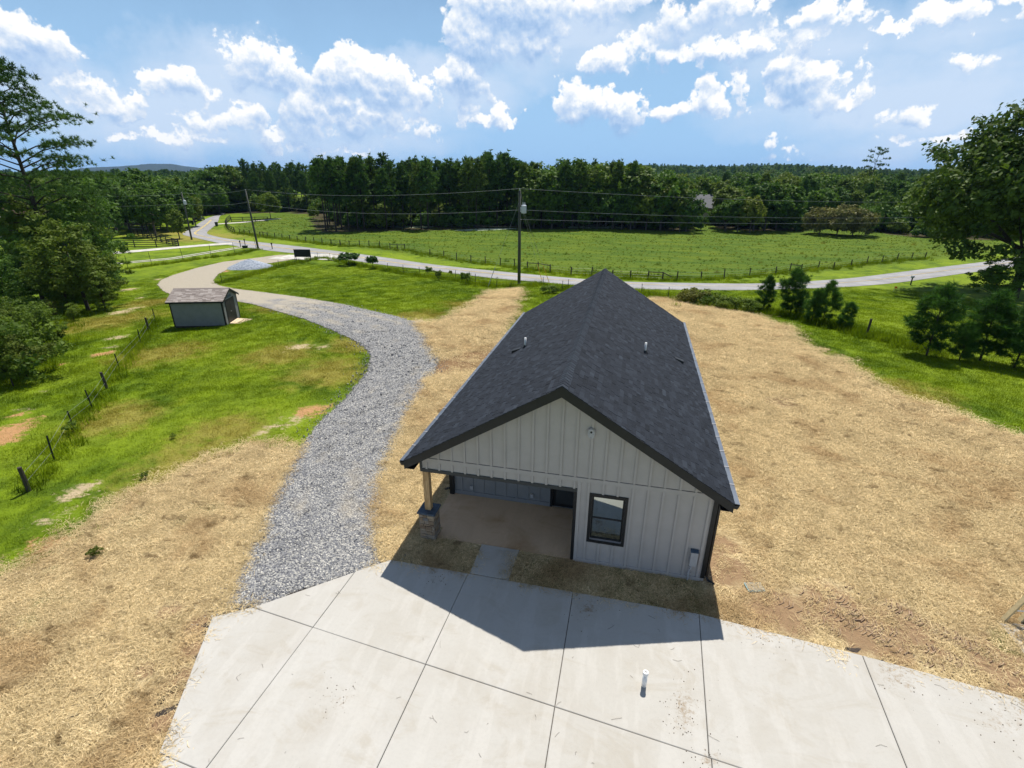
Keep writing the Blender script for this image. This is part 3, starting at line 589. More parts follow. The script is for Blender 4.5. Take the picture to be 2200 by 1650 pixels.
def mat_plain(name, col, rough=0.7, var=0.25, scale=4.0, metal=0.0, spec=0.3, bump=0.0):
    m, nt, out = material(name)
    P = nt.pos()
    n = nt.noise(P, scale, 5, 0.65)
    dark = tuple(v * (1 - var) for v in col); lite = tuple(min(1, v * (1 + var * 0.6)) for v in col)
    c = nt.mix(nt.ss(n, 0.3, 0.7), dark, lite)
    principled(nt, out, c, rough, metal, normal=nt.bump(n, bump, 0.01) if bump else None, spec=spec)
    return m

def mat_wood(name, a, b, axis_scale=(30, 30, 2.5), rough=0.75):
    m, nt, out = material(name)
    tcn = nt.n('ShaderNodeTexCoord').outputs['Object']
    n = nt.noise(nt.v('MULTIPLY', tcn, axis_scale), 1.0, 5, 0.65, 0.8)
    c = nt.mix(nt.ss(n, 0.3, 0.7), a, b)
    t_ = nt.attr('tint')
    c = nt.mix(1.0, c, nt.ramp(t_, [(0.0, (0.6, 0.6, 0.6)), (0.5, (1, 1, 1)), (1.0, (1.4, 1.4, 1.4))]), 'MULTIPLY')
    kn = nt.voro(nt.v('MULTIPLY', tcn, (4, 4, 1.2)), 1.0, 'F1')
    c = nt.mix(nt.ss(kn, 0.10, 0.05, 0.0, 0.6), c, tuple(v * 0.35 for v in a))
    principled(nt, out, c, rough, normal=nt.bump(n, 0.3, 0.006), spec=0.25)
    return m

def mat_leaf(name, dark, lite, warm=None, trans=0.32, rough=0.6, spec=0.12):
    """Leaf and needle colour: varies by leaf cluster and by plant, a little light comes through."""
    m, nt, out = material(name)
    t_ = nt.attr('tint')
    r_ = nt.rnd()
    f = nt.m('ADD', nt.m('MULTIPLY', t_, 0.8), nt.m('MULTIPLY_ADD', r_, 0.4, -0.1), clamp=True)
    c = nt.mix(f, dark, lite)
    if warm:
        c = nt.mix(nt.ss(nt.m('FRACT', nt.m('MULTIPLY', r_, 7.3)), 0.55, 1.0, 0.0, 0.7), c, warm)
    b = nt.n('ShaderNodeBsdfPrincipled')
    nt.put(b.inputs['Base Color'], c); nt.put(b.inputs['Roughness'], rough); nt.put(b.inputs['Specular IOR Level'], spec)
    tr = nt.n('ShaderNodeBsdfTranslucent'); nt.put(tr.inputs[0], nt.mix(0.5, c, nt.v('MULTIPLY', c, (1.5, 1.6, 0.6))))
    mx = nt.n('ShaderNodeMixShader'); mx.inputs[0].default_value = trans
    nt.put(mx.inputs[1], b.outputs[0]); nt.put(mx.inputs[2], tr.outputs[0]); nt.put(out.inputs[0], mx.outputs[0])
    return m

def mat_blade(name, kind):
    m, nt, out = material(name)
    dry = nt.attr('dry', 'INSTANCER'); t_ = nt.attr('tint', 'INSTANCER')
    if kind == 'straw':
        c, _ = straw_color(nt, nt.m('ADD', nt.m('MULTIPLY', t_, 0.6), nt.m('MULTIPLY', nt.attr('tint'), 0.4)))
    else:
        c = grass_color(nt, dry, t_, nt.attr('pasture', 'INSTANCER'))
    b = nt.n('ShaderNodeBsdfDiffuse'); nt.put(b.inputs[0], c)
    tr = nt.n('ShaderNodeBsdfTranslucent'); nt.put(tr.inputs[0], c)
    mx = nt.n('ShaderNodeMixShader'); mx.inputs[0].default_value = 0.12 if kind == 'straw' else 0.5
    nt.put(mx.inputs[1], b.outputs[0]); nt.put(mx.inputs[2], tr.outputs[0]); nt.put(out.inputs[0], mx.outputs[0])
    return m

def mat_shingle(name, a, b, c_):
    m, nt, out = material(name)
    P = nt.pos()
    t_ = nt.attr('tint')
    g = nt.noise(P, 34.0, 5, 0.8)
    c = nt.ramp(t_, [(0.0, a), (0.5, b), (1.0, c_)])
    c = nt.mix(nt.ss(g, 0.35, 0.7, 0.0, 0.35), c, tuple(v * 1.8 for v in c_))
    principled(nt, out, c, 0.9, normal=nt.bump(g, 0.35, 0.004), spec=0.15)
    return m

def mat_glass(name):
    m, nt, out = material(name)
    g = nt.n('ShaderNodeBsdfGlossy'); g.inputs['Roughness'].default_value = 0.01
    nt.put(g.inputs[0], (0.82, 0.90, 0.88))
    d = nt.n('ShaderNodeBsdfDiffuse'); nt.put(d.inputs[0], (0.012, 0.014, 0.02))
    mx = nt.n('ShaderNodeMixShader'); mx.inputs[0].default_value = 0.5
    nt.put(mx.inputs[1], d.outputs[0]); nt.put(mx.inputs[2], g.outputs[0]); nt.put(out.inputs[0], mx.outputs[0])
    return m

M = dict(
    ground=mat_ground(), straw=mat_straw_ground(), gravel=mat_gravel_ground(), stone_piece=mat_stone_piece(),
    concrete=mat_concrete(), porch_floor=mat_concrete("porch_concrete", (0.64, 0.46, 0.30), (0.42, 0.25, 0.125), 0.9),
    asphalt=mat_asphalt(), line=mat_plain("road_paint", (0.74, 0.55, 0.16), 0.7, 0.35, 3.0),
    siding=mat_plain("painted_siding", (0.43, 0.39, 0.37), 0.6, 0.05, 2.0), porch_siding=mat_plain("porch_siding_dark", (0.235, 0.235, 0.24), 0.6, 0.06, 2.0),  # porch siding is a darker, greyer tone than the front wall
    black=mat_plain("black_trim_paint", (0.018, 0.018, 0.019), 0.45, 0.2, 3.0), trim=mat_plain("dark_bronze_trim", (0.045, 0.048, 0.05), 0.45, 0.15, 3.0),
    glass=mat_glass("window_glass"), white=mat_plain("white_plastic", (0.80, 0.80, 0.80), 0.4, 0.06, 6.0),
    guard=mat_plain("gutter_guard_metal", (0.24, 0.26, 0.29), 0.34, 0.15, 2.0, 0.8), soffit=mat_plain("soffit_white", (0.45, 0.45, 0.45), 0.6, 0.05),
    shingle=mat_shingle("asphalt_shingle", (0.008, 0.0092, 0.0125), (0.0165, 0.0195, 0.027), (0.034, 0.041, 0.054)),
    shed_shingle=mat_shingle("brown_shingle", (0.135, 0.105, 0.092), (0.28, 0.235, 0.21), (0.44, 0.385, 0.35)),
    cedar=mat_wood("cedar_post", (0.36, 0.20, 0.085), (0.62, 0.42, 0.22), (22, 22, 1.6)), ramp_wood=mat_wood("pine_plank", (0.50, 0.37, 0.22), (0.74, 0.60, 0.42), (3, 20, 20)),
    slate=mat_plain("slate_cap", (0.055, 0.085, 0.125), 0.5, 0.25, 9.0), mortar=mat_plain("mortar", (0.20, 0.18, 0.16), 0.9, 0.25, 12.0),
    stone=None, shed_wall=mat_plain("shed_siding", (0.215, 0.22, 0.218), 0.6, 0.08, 3.0), shed_dark=mat_plain("shed_door_black", (0.014, 0.015, 0.017), 0.5, 0.2),
    post_wood=mat_wood("weathered_post", (0.035, 0.030, 0.024), (0.085, 0.072, 0.058)), steel=mat_plain("green_steel_post", (0.020, 0.028, 0.022), 0.6, 0.3, 20.0),
    rail_wood=mat_wood("dark_stained_rail", (0.022, 0.020, 0.018), (0.055, 0.050, 0.044)), rail_grey=mat_wood("bleached_rail", (0.22, 0.21, 0.19), (0.38, 0.36, 0.33)),
    pole=mat_wood("utility_pole_wood", (0.045, 0.050, 0.040), (0.095, 0.098, 0.080), (14, 14, 0.8)), wire=mat_plain("aluminium_wire", (0.30, 0.31, 0.32), 0.5, 0.1, 1.0, 0.3),
    transformer=mat_plain("transformer_grey", (0.48, 0.52, 0.58), 0.4, 0.08, 5.0), yellow=mat_plain("yellow_guard", (0.75, 0.42, 0.04), 0.5, 0.1),
    bark=mat_plain("bark", (0.060, 0.047, 0.038), 0.95, 0.45, 9.0, bump=0.6), bark_grey=mat_plain("grey_bark", (0.11, 0.095, 0.08), 0.95, 0.4, 9.0, bump=0.6),
    pile=None, tile=mat_plain("brown_house_roof", (0.16, 0.085, 0.075), 0.8, 0.25, 2.0), cream=mat_plain("cream_wall", (0.62, 0.52, 0.42), 0.7, 0.08), greyroof=mat_plain("grey_house_roof", (0.10, 0.105, 0.12), 0.7, 0.2),
    metal_box=mat_plain("meter_box_grey", (0.42, 0.41, 0.42), 0.5, 0.08, 6.0), brown_bush=None, fibre=mat_plain("ladder_fibreglass", (0.62, 0.50, 0.28), 0.45, 0.15, 12.0),
    alu=mat_plain("aluminium_rung", (0.70, 0.71, 0.72), 0.3, 0.08, 8.0, 0.8), lid=mat_plain("utility_lid", (0.34, 0.52, 0.54), 0.5, 0.25, 12.0), lidtop=mat_plain("lid_dusty_top", (0.36, 0.30, 0.21), 0.8, 0.3, 14.0),
    bin=mat_plain("dark_green_plastic", (0.016, 0.030, 0.022), 0.45, 0.2), orange=mat_plain("orange_flag", (0.80, 0.22, 0.03), 0.6, 0.1), pale=mat_plain("pale_gravel_lane", (0.58, 0.55, 0.50), 0.9, 0.2, 1.2),
    pond=mat_plain("pond_scum", (0.42, 0.50, 0.36), 0.35, 0.25, 0.3), twig=mat_plain("dry_twig", (0.12, 0.09, 0.06), 0.9, 0.4, 8.0), clay=mat_plain("clay_ridge", (0.34, 0.235, 0.15), 0.95, 0.45, 9.0, bump=0.5),
)
def mat_fieldstone():
    m, nt, out = material("field_stone")
    r_ = nt.rnd(); P = nt.pos(); n = nt.noise(P, 22.0, 5, 0.7)
    c = nt.ramp(r_, [(0.0, (0.22, 0.15, 0.10)), (0.3, (0.36, 0.26, 0.17)), (0.6, (0.30, 0.26, 0.22)), (0.85, (0.43, 0.33, 0.23)), (1.0, (0.20, 0.19, 0.19))])
    c = nt.mix(nt.ss(n, 0.35, 0.7, 0.0, 0.5), c, nt.mix(0.5, c, (0.10, 0.08, 0.065)))
    principled(nt, out, c, 0.9, normal=nt.bump(n, 0.6, 0.015), spec=0.2)
    return m
M['stone'] = mat_fieldstone()
def mat_pile():
    m, nt, out = material("crushed_stone")
    P = nt.pos()
    sep = nt.n('ShaderNodeSeparateColor'); nt.put(sep.inputs[0], nt.voro(P, 9.0, 'F1', 'Color'))
    c = nt.ramp(sep.outputs[0], [(0.0, (0.16, 0.19, 0.24)), (0.5, (0.31, 0.35, 0.42)), (1.0, (0.48, 0.52, 0.58))])
    principled(nt, out, c, 0.9, normal=nt.bump(nt.voro(P, 9.0, 'F1'), 0.6, 0.05), spec=0.2)
    return m
M['pile'] = mat_pile()
LEAF = dict(
    pine=mat_leaf("pine_needles", (0.0342, 0.0805, 0.0195), (0.1159, 0.2013, 0.0415), (0.115, 0.155, 0.028), 0.25),
    broad=mat_leaf("broad_leaves", (0.0368, 0.0862, 0.0138), (0.1207, 0.2127, 0.0287), (0.150, 0.185, 0.026), 0.30),
    oak=mat_leaf("oak_leaves", (0.0408, 0.0792, 0.0144), (0.144, 0.21, 0.0336), None, 0.28),
    sapling=mat_leaf("young_pine_needles", (0.026, 0.075, 0.014), (0.085, 0.190, 0.030), None, 0.28),
    bright=mat_leaf("bright_leaves", (0.060, 0.120, 0.012), (0.17, 0.25, 0.03), (0.19, 0.21, 0.03), 0.35),
    bush=mat_leaf("bush_leaves", (0.055, 0.105, 0.014), (0.185, 0.255, 0.036), (0.17, 0.15, 0.04), 0.34),
    sumac=mat_leaf("sumac_leaves", (0.022, 0.058, 0.012), (0.07, 0.14, 0.028), None, 0.3),
    olive=mat_leaf("olive_brown_leaves", (0.10, 0.105, 0.035), (0.22, 0.21, 0.075), None, 0.3),
)

# ------------------------------------------------------------------ the ground
def poly_sd(P, poly):
    """Signed distance (negative inside) of points (n,2) to a polygon."""
    P = np.asarray(P, float); poly = np.asarray(poly, float)
    d = np.full(len(P), 1e9); inside = np.zeros(len(P), bool)
    for i in range(len(poly)):
        a = poly[i]; b = poly[(i + 1) % len(poly)]
        e = b - a; w = P - a
        t = np.clip((w @ e) / max(e @ e, 1e-12), 0, 1)
        d = np.minimum(d, np.hypot(*(w - t[:, None] * e).T))
        c = (a[1] <= P[:, 1]) != (b[1] <= P[:, 1])
        with np.errstate(divide='ignore', invalid='ignore'):
            xi = a[0] + (P[:, 1] - a[1]) * e[0] / (e[1] if e[1] else 1e-12)
        inside ^= c & (P[:, 0] < xi)
    return np.where(inside, -d, d)
def zone_sd(P, polys):
    return np.min([poly_sd(P, q) for q in polys], axis=0)
def spots(P, lst, power=1.0):
    a = np.zeros(len(P))
    for (c, r) in lst:
        a = np.maximum(a, 1.0 - np.hypot(P[:, 0] - c[0], P[:, 1] - c[1]) / (r * 1.5))
    return np.clip(a, 0, 1)

def graded(lo, hi, step, far, growth=1.12):
    a = list(np.arange(lo, hi + 1e-6, step)); s = step
    x = hi; up_ = []
    while x < far: s *= growth; x += s; up_.append(x)
    s = step; x = lo; dn = []
    while x > -far: s *= growth; x -= s; dn.append(x)
    return np.array(dn[::-1] + a + up_)
PASTURE = [PLAN['road_far'][4:] + [(150, 260), (-60, 300), (-150, 170)]]
WOOD = PLAN['wood']
def build_ground():
    xs = graded(-75, 50, 0.7, 6200); ys = graded(-12, 85, 0.7, 6200)
    X, Y = np.meshgrid(xs, ys)
    P = np.c_[X.ravel(), Y.ravel()]
    Z = terrain_h(P[:, 0], P[:, 1])
    sdp = poly_sd(P, PASTURE[0])
    past = np.clip(0.5 - (sdp + 5.5) / 3.0, 0, 1) * (np.hypot(P[:, 0], P[:, 1]) < 420)
    nx, ny = len(xs), len(ys)
    i = np.arange(nx - 1)[None, :] + np.arange(ny - 1)[:, None] * nx
    F = np.stack([i, i + 1, i + nx + 1, i + nx], -1).reshape(-1, 4)
    me = np_mesh("ground", np.c_[P, Z], F, M['ground'], dict(dry=spots(P, PLAN['dry']) * 0.8, dirt=spots(P, PLAN['dirt']), tan=spots(P, PLAN['tan']), pasture=past, wood=np.clip(0.5 - poly_sd(P, WOOD) / 4.0, 0, 1)), True)
    tag(link(bpy.data.objects.new("ground", me)), "green grassy ground with dry and bare patches", None, None, 'structure')
build_ground()

def sheet(name, polys, res, dz, mat, margin, extra=None, relief=0.0):
    pts = np.concatenate([np.asarray(q, float) for q in polys])
    lo = pts.min(0) - margin - res; hi = pts.max(0) + margin + res
    xs = np.arange(lo[0], hi[0], res); ys = np.arange(lo[1], hi[1], res)
    X, Y = np.meshgrid(xs, ys); P = np.c_[X.ravel(), Y.ravel()]
    s = zone_sd(P, polys)
    nx = len(xs)
    i = (np.arange(nx - 1)[None, :] + np.arange(len(ys) - 1)[:, None] * nx)
    F = np.stack([i, i + 1, i + nx + 1, i + nx], -1).reshape(-1, 4)
    F = F[(s[F] < margin).any(1)]
    used = np.unique(F); remap = -np.ones(len(P), int); remap[used] = np.arange(len(used))
    P = P[used]; s = s[used]; F = remap[F]
    Z = terrain_h(P[:, 0], P[:, 1]) + dz
    if relief:
        rs = np.random.RandomState(5)
        Z = Z + relief * rs.rand(len(P)) * np.clip(-s, 0, 0.5) * 2
    at = dict(edge=-s)
    for k_, fn in (extra or {}).items(): at[k_] = fn(P)
    o = link(bpy.data.objects.new(name, np_mesh(name, np.c_[P, Z], F, mat, at, True)))
    return o, P, s

CLAY = [((-4.45, -4.6), 0.40), ((-4.0, -5.3), 0.40), ((-3.6, -6.1), 0.45), ((-3.2, -6.9), 0.40), ((9.2, 0.6), 1.3), ((9.4, 1.8), 0.8), ((10.6, -0.7), 1.2), ((12.0, -0.5), 1.35), ((13.5, -0.7), 1.4), ((15.3, -1.3), 1.2), ((-1.2, 13.5), 1.7), ((-2.0, 11.5), 1.4), ((-1.0, 16), 1.5), ((-2.5, 18.5), 1.0), ((-5.5, -4.5), 0.5), ((-4.6, -6.0), 0.4), ((14.0, 14.0), 1.2)]
MUD = [((-4.9, 14.6), 1.3), ((-4.2, 15.4), 1.6), ((-3.2, 16.2), 1.6), ((-2.4, 17.4), 1.4), ((-3.4, 17.4), 1.0)]
GREENISH = [((6.5, -0.8), 1.3), ((8.0, -0.7), 1.0), ((4.0, -0.8), 0.9), ((-10.5, -2.2), 2.0), ((-8.0, -0.5), 1.2), ((-13, -5), 2.0), ((15.9, -0.4), 0.6), ((-9.0, -5.0), 1.0)]
st, STP, STS = sheet("straw_ground", PLAN['straw'], 0.22, 0.022, M['straw'], 1.1, dict(clay=lambda P: spots(P, CLAY), mud=lambda P: spots(P, MUD), green=lambda P: spots(P, GREENISH)), 0.035)
tag(st, "golden straw spread over the bare soil round the house", None, None, 'structure')
def sandy(P):
    # the far end of the drive is packed sandy gravel; the wheel lanes near the house are paler
    far = np.clip((np.hypot(P[:, 0] + 2, P[:, 1] + 2) - 24) / 30, 0, 1) * 0.80
    lanes = np.exp(-((np.abs(zone_sd(P, PLAN['gravel']) + 1.9) - 0.75) / 0.28) ** 2) * 0.22
    return np.clip(far + 0.19 + lanes + 0.35 * spots(P, [((-3.2, 6.0), 1.6), ((-3.0, 3.0), 1.0), ((-4.0, 10.5), 2.0), ((-2.2, 0.8), 1.0)]), 0, 1)
gr, GRP, GRS = sheet("gravel_driveway", PLAN['gravel'], 0.3, 0.05, M['gravel'], 0.7, dict(sand=sandy), 0.03)
tag(gr, "curving gravel driveway between the lawn and the house", None, None, 'structure')

def smooth_path(pts, n):
    pts = np.asarray(pts, float)
    d = np.r_[0, np.cumsum(np.hypot(*np.diff(pts, axis=0).T))]
    t = np.linspace(0, d[-1], n)
    q = np.c_[np.interp(t, d, pts[:, 0]), np.interp(t, d, pts[:, 1])]
    for _ in range(max(2, n // 40)):
        q[1:-1] = 0.25 * q[:-2] + 0.5 * q[1:-1] + 0.25 * q[2:]
    return q
def strip(name, a, b, mat, dz, cols=6, kind='structure', label=None):
    V = []; w = []
    for k_ in range(cols + 1):
        f = k_ / cols
        q = a * (1 - f) + b * f
        V.append(np.c_[q, terrain_h(q[:, 0], q[:, 1]) + dz + 0.04 * math.sin(math.pi * f)])
        w.append(np.full(len(q), max(0, math.sin(2 * math.pi * f)) ** 2 if False else abs(math.sin(2 * math.pi * f))))
    n = len(a); V = np.concatenate(V)
    i = np.arange(n - 1)[None, :] + np.arange(cols)[:, None] * n
    F = np.stack([i, i + n, i + n + 1, i + 1], -1).reshape(-1, 4)[:, ::-1]
    o = link(bpy.data.objects.new(name, np_mesh(name, V, F, mat, dict(wheel=np.concatenate(w)), True)))
    return tag(o, label, None, None, kind)
ra = smooth_path(PLAN['road_far'], 240); rb = smooth_path(PLAN['road_near'], 240)
strip("road", ra, rb, M['asphalt'], 0.03, label="grey two-lane country road bending across the view")
mid = (ra + rb) / 2; acr = (rb - ra) / np.hypot(*(rb - ra).T)[:, None]
for s_ in (-0.16, 0.16):
    strip("road_line", mid[25:] + acr[25:] * (s_ - 0.085), mid[25:] + acr[25:] * (s_ + 0.085), M['line'], 0.085, 1, label="faded yellow centre line on the road")
def lane(name, pts, w, mat, dz, label):
    q = smooth_path(pts, 60); d = np.gradient(q, axis=0); nrm = np.c_[-d[:, 1], d[:, 0]] / np.hypot(*d.T)[:, None]
    strip(name, q + nrm * w / 2, q - nrm * w / 2, mat, dz, 3, label=label)
lane("lane", PLAN['lane'], 3.4, M['pale'], 0.04, "pale gravel lane branching left off the road")
q0 = smooth_path(PLAN['lane2'], 60); d0_ = np.gradient(q0, axis=0); n0_ = np.c_[-d0_[:, 1], d0_[:, 0]] / np.hypot(*d0_.T)[:, None]
for off in (-0.75, 0.75):
    strip("wheel_track", q0 + n0_ * (off + 0.28), q0 + n0_ * (off - 0.28), M['pale'], 0.045, 1, label="pale wheel track worn in the grass")
lane("footpath", PLAN['sidewalk'], 2.2, M['pale'], 0.04, "pale drive crossing the grass beyond the road")
def slab(name, poly, mat, z0, z1, label=None):
    me = MB().prism(poly, 2, z0, z1).build(name, mat)
    return tag(me, label, None, None, 'structure')
za = min(gz(*q) for q in PLAN['apron'])
ap = np.array(PLAN['apron'])
o_, _, _ = sheet("concrete_apron", [PLAN['apron']], 0.8, 0.09, M['pale'], 0.0)
tag(o_, "pale concrete apron where the drive meets the road", None, None, 'structure')
for nm in ('pond1', 'pond2', 'pond3'):
    o_, _, _ = sheet("pond", [PLAN[nm]], 0.9, 0.06, M['pond'], 0.6)
    tag(o_, "pale wet hollow at the far edge of the pasture", None, None, 'structure')

# hills
def build_mountain():
    prof = PLAN['mountain']
    rs = np.random.RandomState(2)
    rows = []; nrow = 17
    xs = np.linspace(0, len(prof) - 1, 180)
    px = np.interp(xs, range(len(prof)), [q[0] for q in prof]); py = np.interp(xs, range(len(prof)), [q[1] for q in prof]); ph = np.interp(xs, range(len(prof)), [q[2] for q in prof])
    nz = np.convolve(rs.rand(220), np.ones(5) / 5, 'same')[:180] - 0.5
    ph = ph + nz * 6
    L_ = np.hypot(px, py)
    for k_ in range(nrow):
        s = (k_ / (nrow - 1)) * 2 - 1
        off = s * 700
        h = ph * (1 - abs(s)) ** 0.8 + (np.convolve(rs.rand(220), np.ones(9) / 9, 'same')[:180] - 0.5) * 14 * (1 - abs(s)) * (abs(s) > 0.01)
        rows.append(np.c_[px * (1 + off / L_), py * (1 + off / L_), -3.5 + h])
    V = np.concatenate(rows); n = 180
    i = np.arange(n - 1)[None, :] + np.arange(nrow - 1)[:, None] * n
    F = np.stack([i, i + n, i + n + 1, i + 1], -1).reshape(-1, 4)
    m = mat_plain("wooded_hill", (0.024, 0.040, 0.022), 0.95, 0.5, 0.02)
    tag(link(bpy.data.objects.new("mountain", np_mesh("mountain", V, F, m, None, True))), "far wooded mountain ridge fading to blue", None, None, 'structure')
build_mountain()

# ------------------------------------------------------------------ concrete drive: one slab per cast panel, joints left open
def stained_slab(name, poly, z1, parent, mat, holes=()):
    """A cast panel: gridded top so that stains can sit on it, vertical sides."""
    b = MB().prism(poly, 2, -0.12, z1)
    me = b.mesh(name, mat)
    import bmesh
    bm = bmesh.new(); bm.from_mesh(me)
    bmesh.ops.bevel(bm, geom=[e for e in bm.edges if e.calc_length() > 0.3 and all(v.co.z > 0 for v in e.verts)], offset=0.012, segments=1, affect='EDGES')
    bmesh.ops.triangulate(bm, faces=[f for f in bm.faces if len(f.verts) > 4])
    bmesh.ops.subdivide_edges(bm, edges=[e for e in bm.edges if e.calc_length() > 0.6 and all(v.co.z > z1 - 0.02 for v in e.verts)], cuts=6, use_grid_fill=True)
    bm.to_mesh(me); bm.free()
    P = np.zeros(len(me.vertices) * 3, 'f'); me.vertices.foreach_get('co', P); P = P.reshape(-1, 3)
    at = me.attributes.get('stain') or me.attributes.new('stain', 'FLOAT', 'POINT')
    at.data.foreach_set('value', spots(P[:, :2], STAINS).astype('f'))
    return link(bpy.data.objects.new(name, me), parent)
STAINS = [((7.75, -3.9), 0.5), ((7.6, -4.4), 0.35), ((5.35, -1.8), 0.6), ((1.0, -1.9), 0.35), ((9.8, -1.75), 0.35), ((12.6, -2.1), 0.7), ((14.2, -2.9), 0.5), ((14.8, -2.4), 0.6),
          ((0.2, -5.7), 0.4), ((8.1, -5.1), 0.3)]
drive = thing("concrete_driveway", None, None)
tag(drive, "broad pale concrete driveway of square cast panels", None, None, 'structure')
def lerp(a, b, t): return (a[0] + (b[0] - a[0]) * t, a[1] + (b[1] - a[1]) * t)
TOPY = lambda x: -1.30 if x < 9 else -1.30 - (x - 9) * 0.135
JX = [-1.38, 1.86, 4.93, 8.30, 12.05, 15.6, 19.2]
YC = lambda x: -3.83 - 0.105 * (x + 3.45)                       # the long cross joint
YD = lambda x: -7.50 - 0.06 * (x + 2.7)
YE = lambda x: -11.2
g_ = 0.0075
def xj(k, y):                                                    # cross joints lean a little
    x0 = JX[k]; return x0 + (y + 1.3) * (0.03 if k < 2 else (0.0 if k == 2 else 0.05))
def panel(corners):
    return stained_slab("slab", corners, 0.085, drive, M['concrete'])
LEFT = [(-4.22, -4.36), (-3.42, -3.86), (-0.63, -1.30)]
# top row
panel([(-3.40, YC(-3.4) + g_), (xj(0, YC(-1.4)) - g_, YC(-1.38) + g_), (xj(0, -2) - g_, -2.02), ])
panel([(xj(0, YC(-1.4)) + g_, YC(-1.35) + g_), (xj(1, YC(1.8)) - g_, YC(1.8) + g_), (xj(1, -1.3) - g_, -1.30), (-0.60, -1.30), (xj(0, -2) + g_, -1.99)])
for k in range(1, 6):
    a, b = k, k + 1
    panel([(xj(a, YC(JX[a])) + g_, YC(xj(a, -4)) + g_), (xj(b, YC(JX[b])) - g_, YC(xj(b, -4)) + g_), (xj(b, -1.5) - g_, TOPY(xj(b, -1.5))), (xj(a, -1.5) + g_, TOPY(xj(a, -1.5)))])
# second and third rows
edge_x = lambda y: -4.22 + (y + 4.36) * -0.50
panel([(edge_x(-7.4), YD(-2.7) + g_), (xj(0, -7.5) - g_, YD(-1.3) + g_), (xj(0, -4) - g_, YC(-1.4) - g_), (-3.44, YC(-3.44) - g_), (-4.22, -4.36)])
panel([(edge_x(-11), -11.2), (xj(0, -11.2) - g_, -11.2), (xj(0, -7.5) - g_, YD(-1.3) - g_), (edge_x(-7.6), YD(-2.7) - g_)])
for k in range(0, 6):
    a, b = k, k + 1
    panel([(xj(a, -7.5) + g_, YD(JX[a]) + g_), (xj(b, -7.5) - g_, YD(JX[b]) + g_), (xj(b, -4.2) - g_, YC(xj(b, -4)) - g_), (xj(a, -4.2) + g_, YC(xj(a, -4)) - g_)])
    panel([(xj(a, -11.2) + g_, -11.2), (xj(b, -11.2) - g_, -11.2), (xj(b, -7.5) - g_, YD(JX[b]) - g_), (xj(a, -7.5) + g_, YD(JX[a]) - g_)])
# walk to the porch
panel([(1.89, -1.27), (3.06, -1.27), (3.10, 0.02), (1.89, 0.02)])
sand_joint = MB().box(-5.5, 20, -11.2, -1.45, -0.10, 0.028)
tag(sand_joint.build("joint_bed", M['bark']), "dark open joints between the concrete panels", None, None, 'structure')

# ------------------------------------------------------------------ the house
HW, HL, ZE, ZR, OX, OF = 8.53, 16.63, 3.092, 5.911, 0.293, 0.477
MIDX = HW / 2
SL = (ZR - ZE) / (MIDX + OX); ANG = math.atan(SL); SLEN = (MIDX + OX) / math.cos(ANG)
house = thing("house", "long white board-and-batten house with black gable roof and open porch", "house")
def roof_z(x): return ZR - SL * abs(x - MIDX)
UND = 0.20                                                       # roof build-up seen from below
roof = MB()
for s in (-1, 1):
    xe = MIDX + s * (MIDX + OX)
    roof.hexa([(MIDX, -OF, ZR - 0.06), (xe, -OF, ZE - 0.06), (xe, HL + OF, ZE - 0.06), (MIDX, HL + OF, ZR - 0.06)],
              [(MIDX, -OF, ZR - 0.006), (xe, -OF, ZE - 0.006), (xe, HL + OF, ZE - 0.006), (MIDX, HL + OF, ZR - 0.006)])
roof = roof.build("roof", M['shingle'], house)
def slope(side, s, y, h=0.0):
    """Point on the roof: s metres up from the eave, h above the deck."""
    return (MIDX + side * (MIDX + OX - s * math.cos(ANG) + h * math.sin(ANG)), y, ZE + s * math.sin(ANG) + h * math.cos(ANG))
rng = random.Random(11)
EXPO = 0.148
courses = int(SLEN / EXPO)
camp = Vector((5.6978, -12.3278, 10.924))
pieces = []
for side in (-1, 1):
    for c in range(courses):
        y = -OF - rng.uniform(0, 0.25)
        while y < HL + OF:
            w = rng.choice((0.16, 0.21, 0.26, 0.31, 0.36))
            y0, y1 = max(y, -OF - 0.012), min(y + w - 0.006, HL + OF + 0.012)
            if y1 - y0 > 0.05:
                raise_ = rng.choice((0.0, 0.0, 0.006, 0.009))
                pieces.append((side, c, y0, y1, raise_, min(1, max(0, rng.gauss(0.45, 0.21)))))
            y += w
def shingle_verts(side, c, y0, y1, raise_):
    s0 = c * EXPO - 0.008; s1 = min(s0 + EXPO + 0.03, SLEN)
    a = [slope(side, s0, y0, 0.001), slope(side, s0, y1, 0.001), slope(side, s1, y1, -0.004), slope(side, s1, y0, -0.004)]
    t = [slope(side, s0, y0, 0.017 + raise_), slope(side, s0, y1, 0.017 + raise_), slope(side, s1, y1, 0.003 + raise_ * 0.4), slope(side, s1, y0, 0.003 + raise_ * 0.4)]
    return (a, t) if side < 0 else (a[::-1], t[::-1])
def pc_dist(q):
    m_ = slope(q[0], q[1] * EXPO, (q[2] + q[3]) / 2); return (Vector(m_) - camp).length / (q[3] - q[2]) ** 0.5
pieces.sort(key=pc_dist)
field = MB()
for k, q in enumerate(pieces):
    a, t = shingle_verts(*q[:5])
    if k < 300:
        b = MB().hexa(a, t, q[5]); b.build("shingle", M['shingle'], roof)
    else:
        field.hexa(a, t, q[5])
tag(field.build("shingle_field", M['shingle'], roof), None, None, None, 'stuff')
capm = []
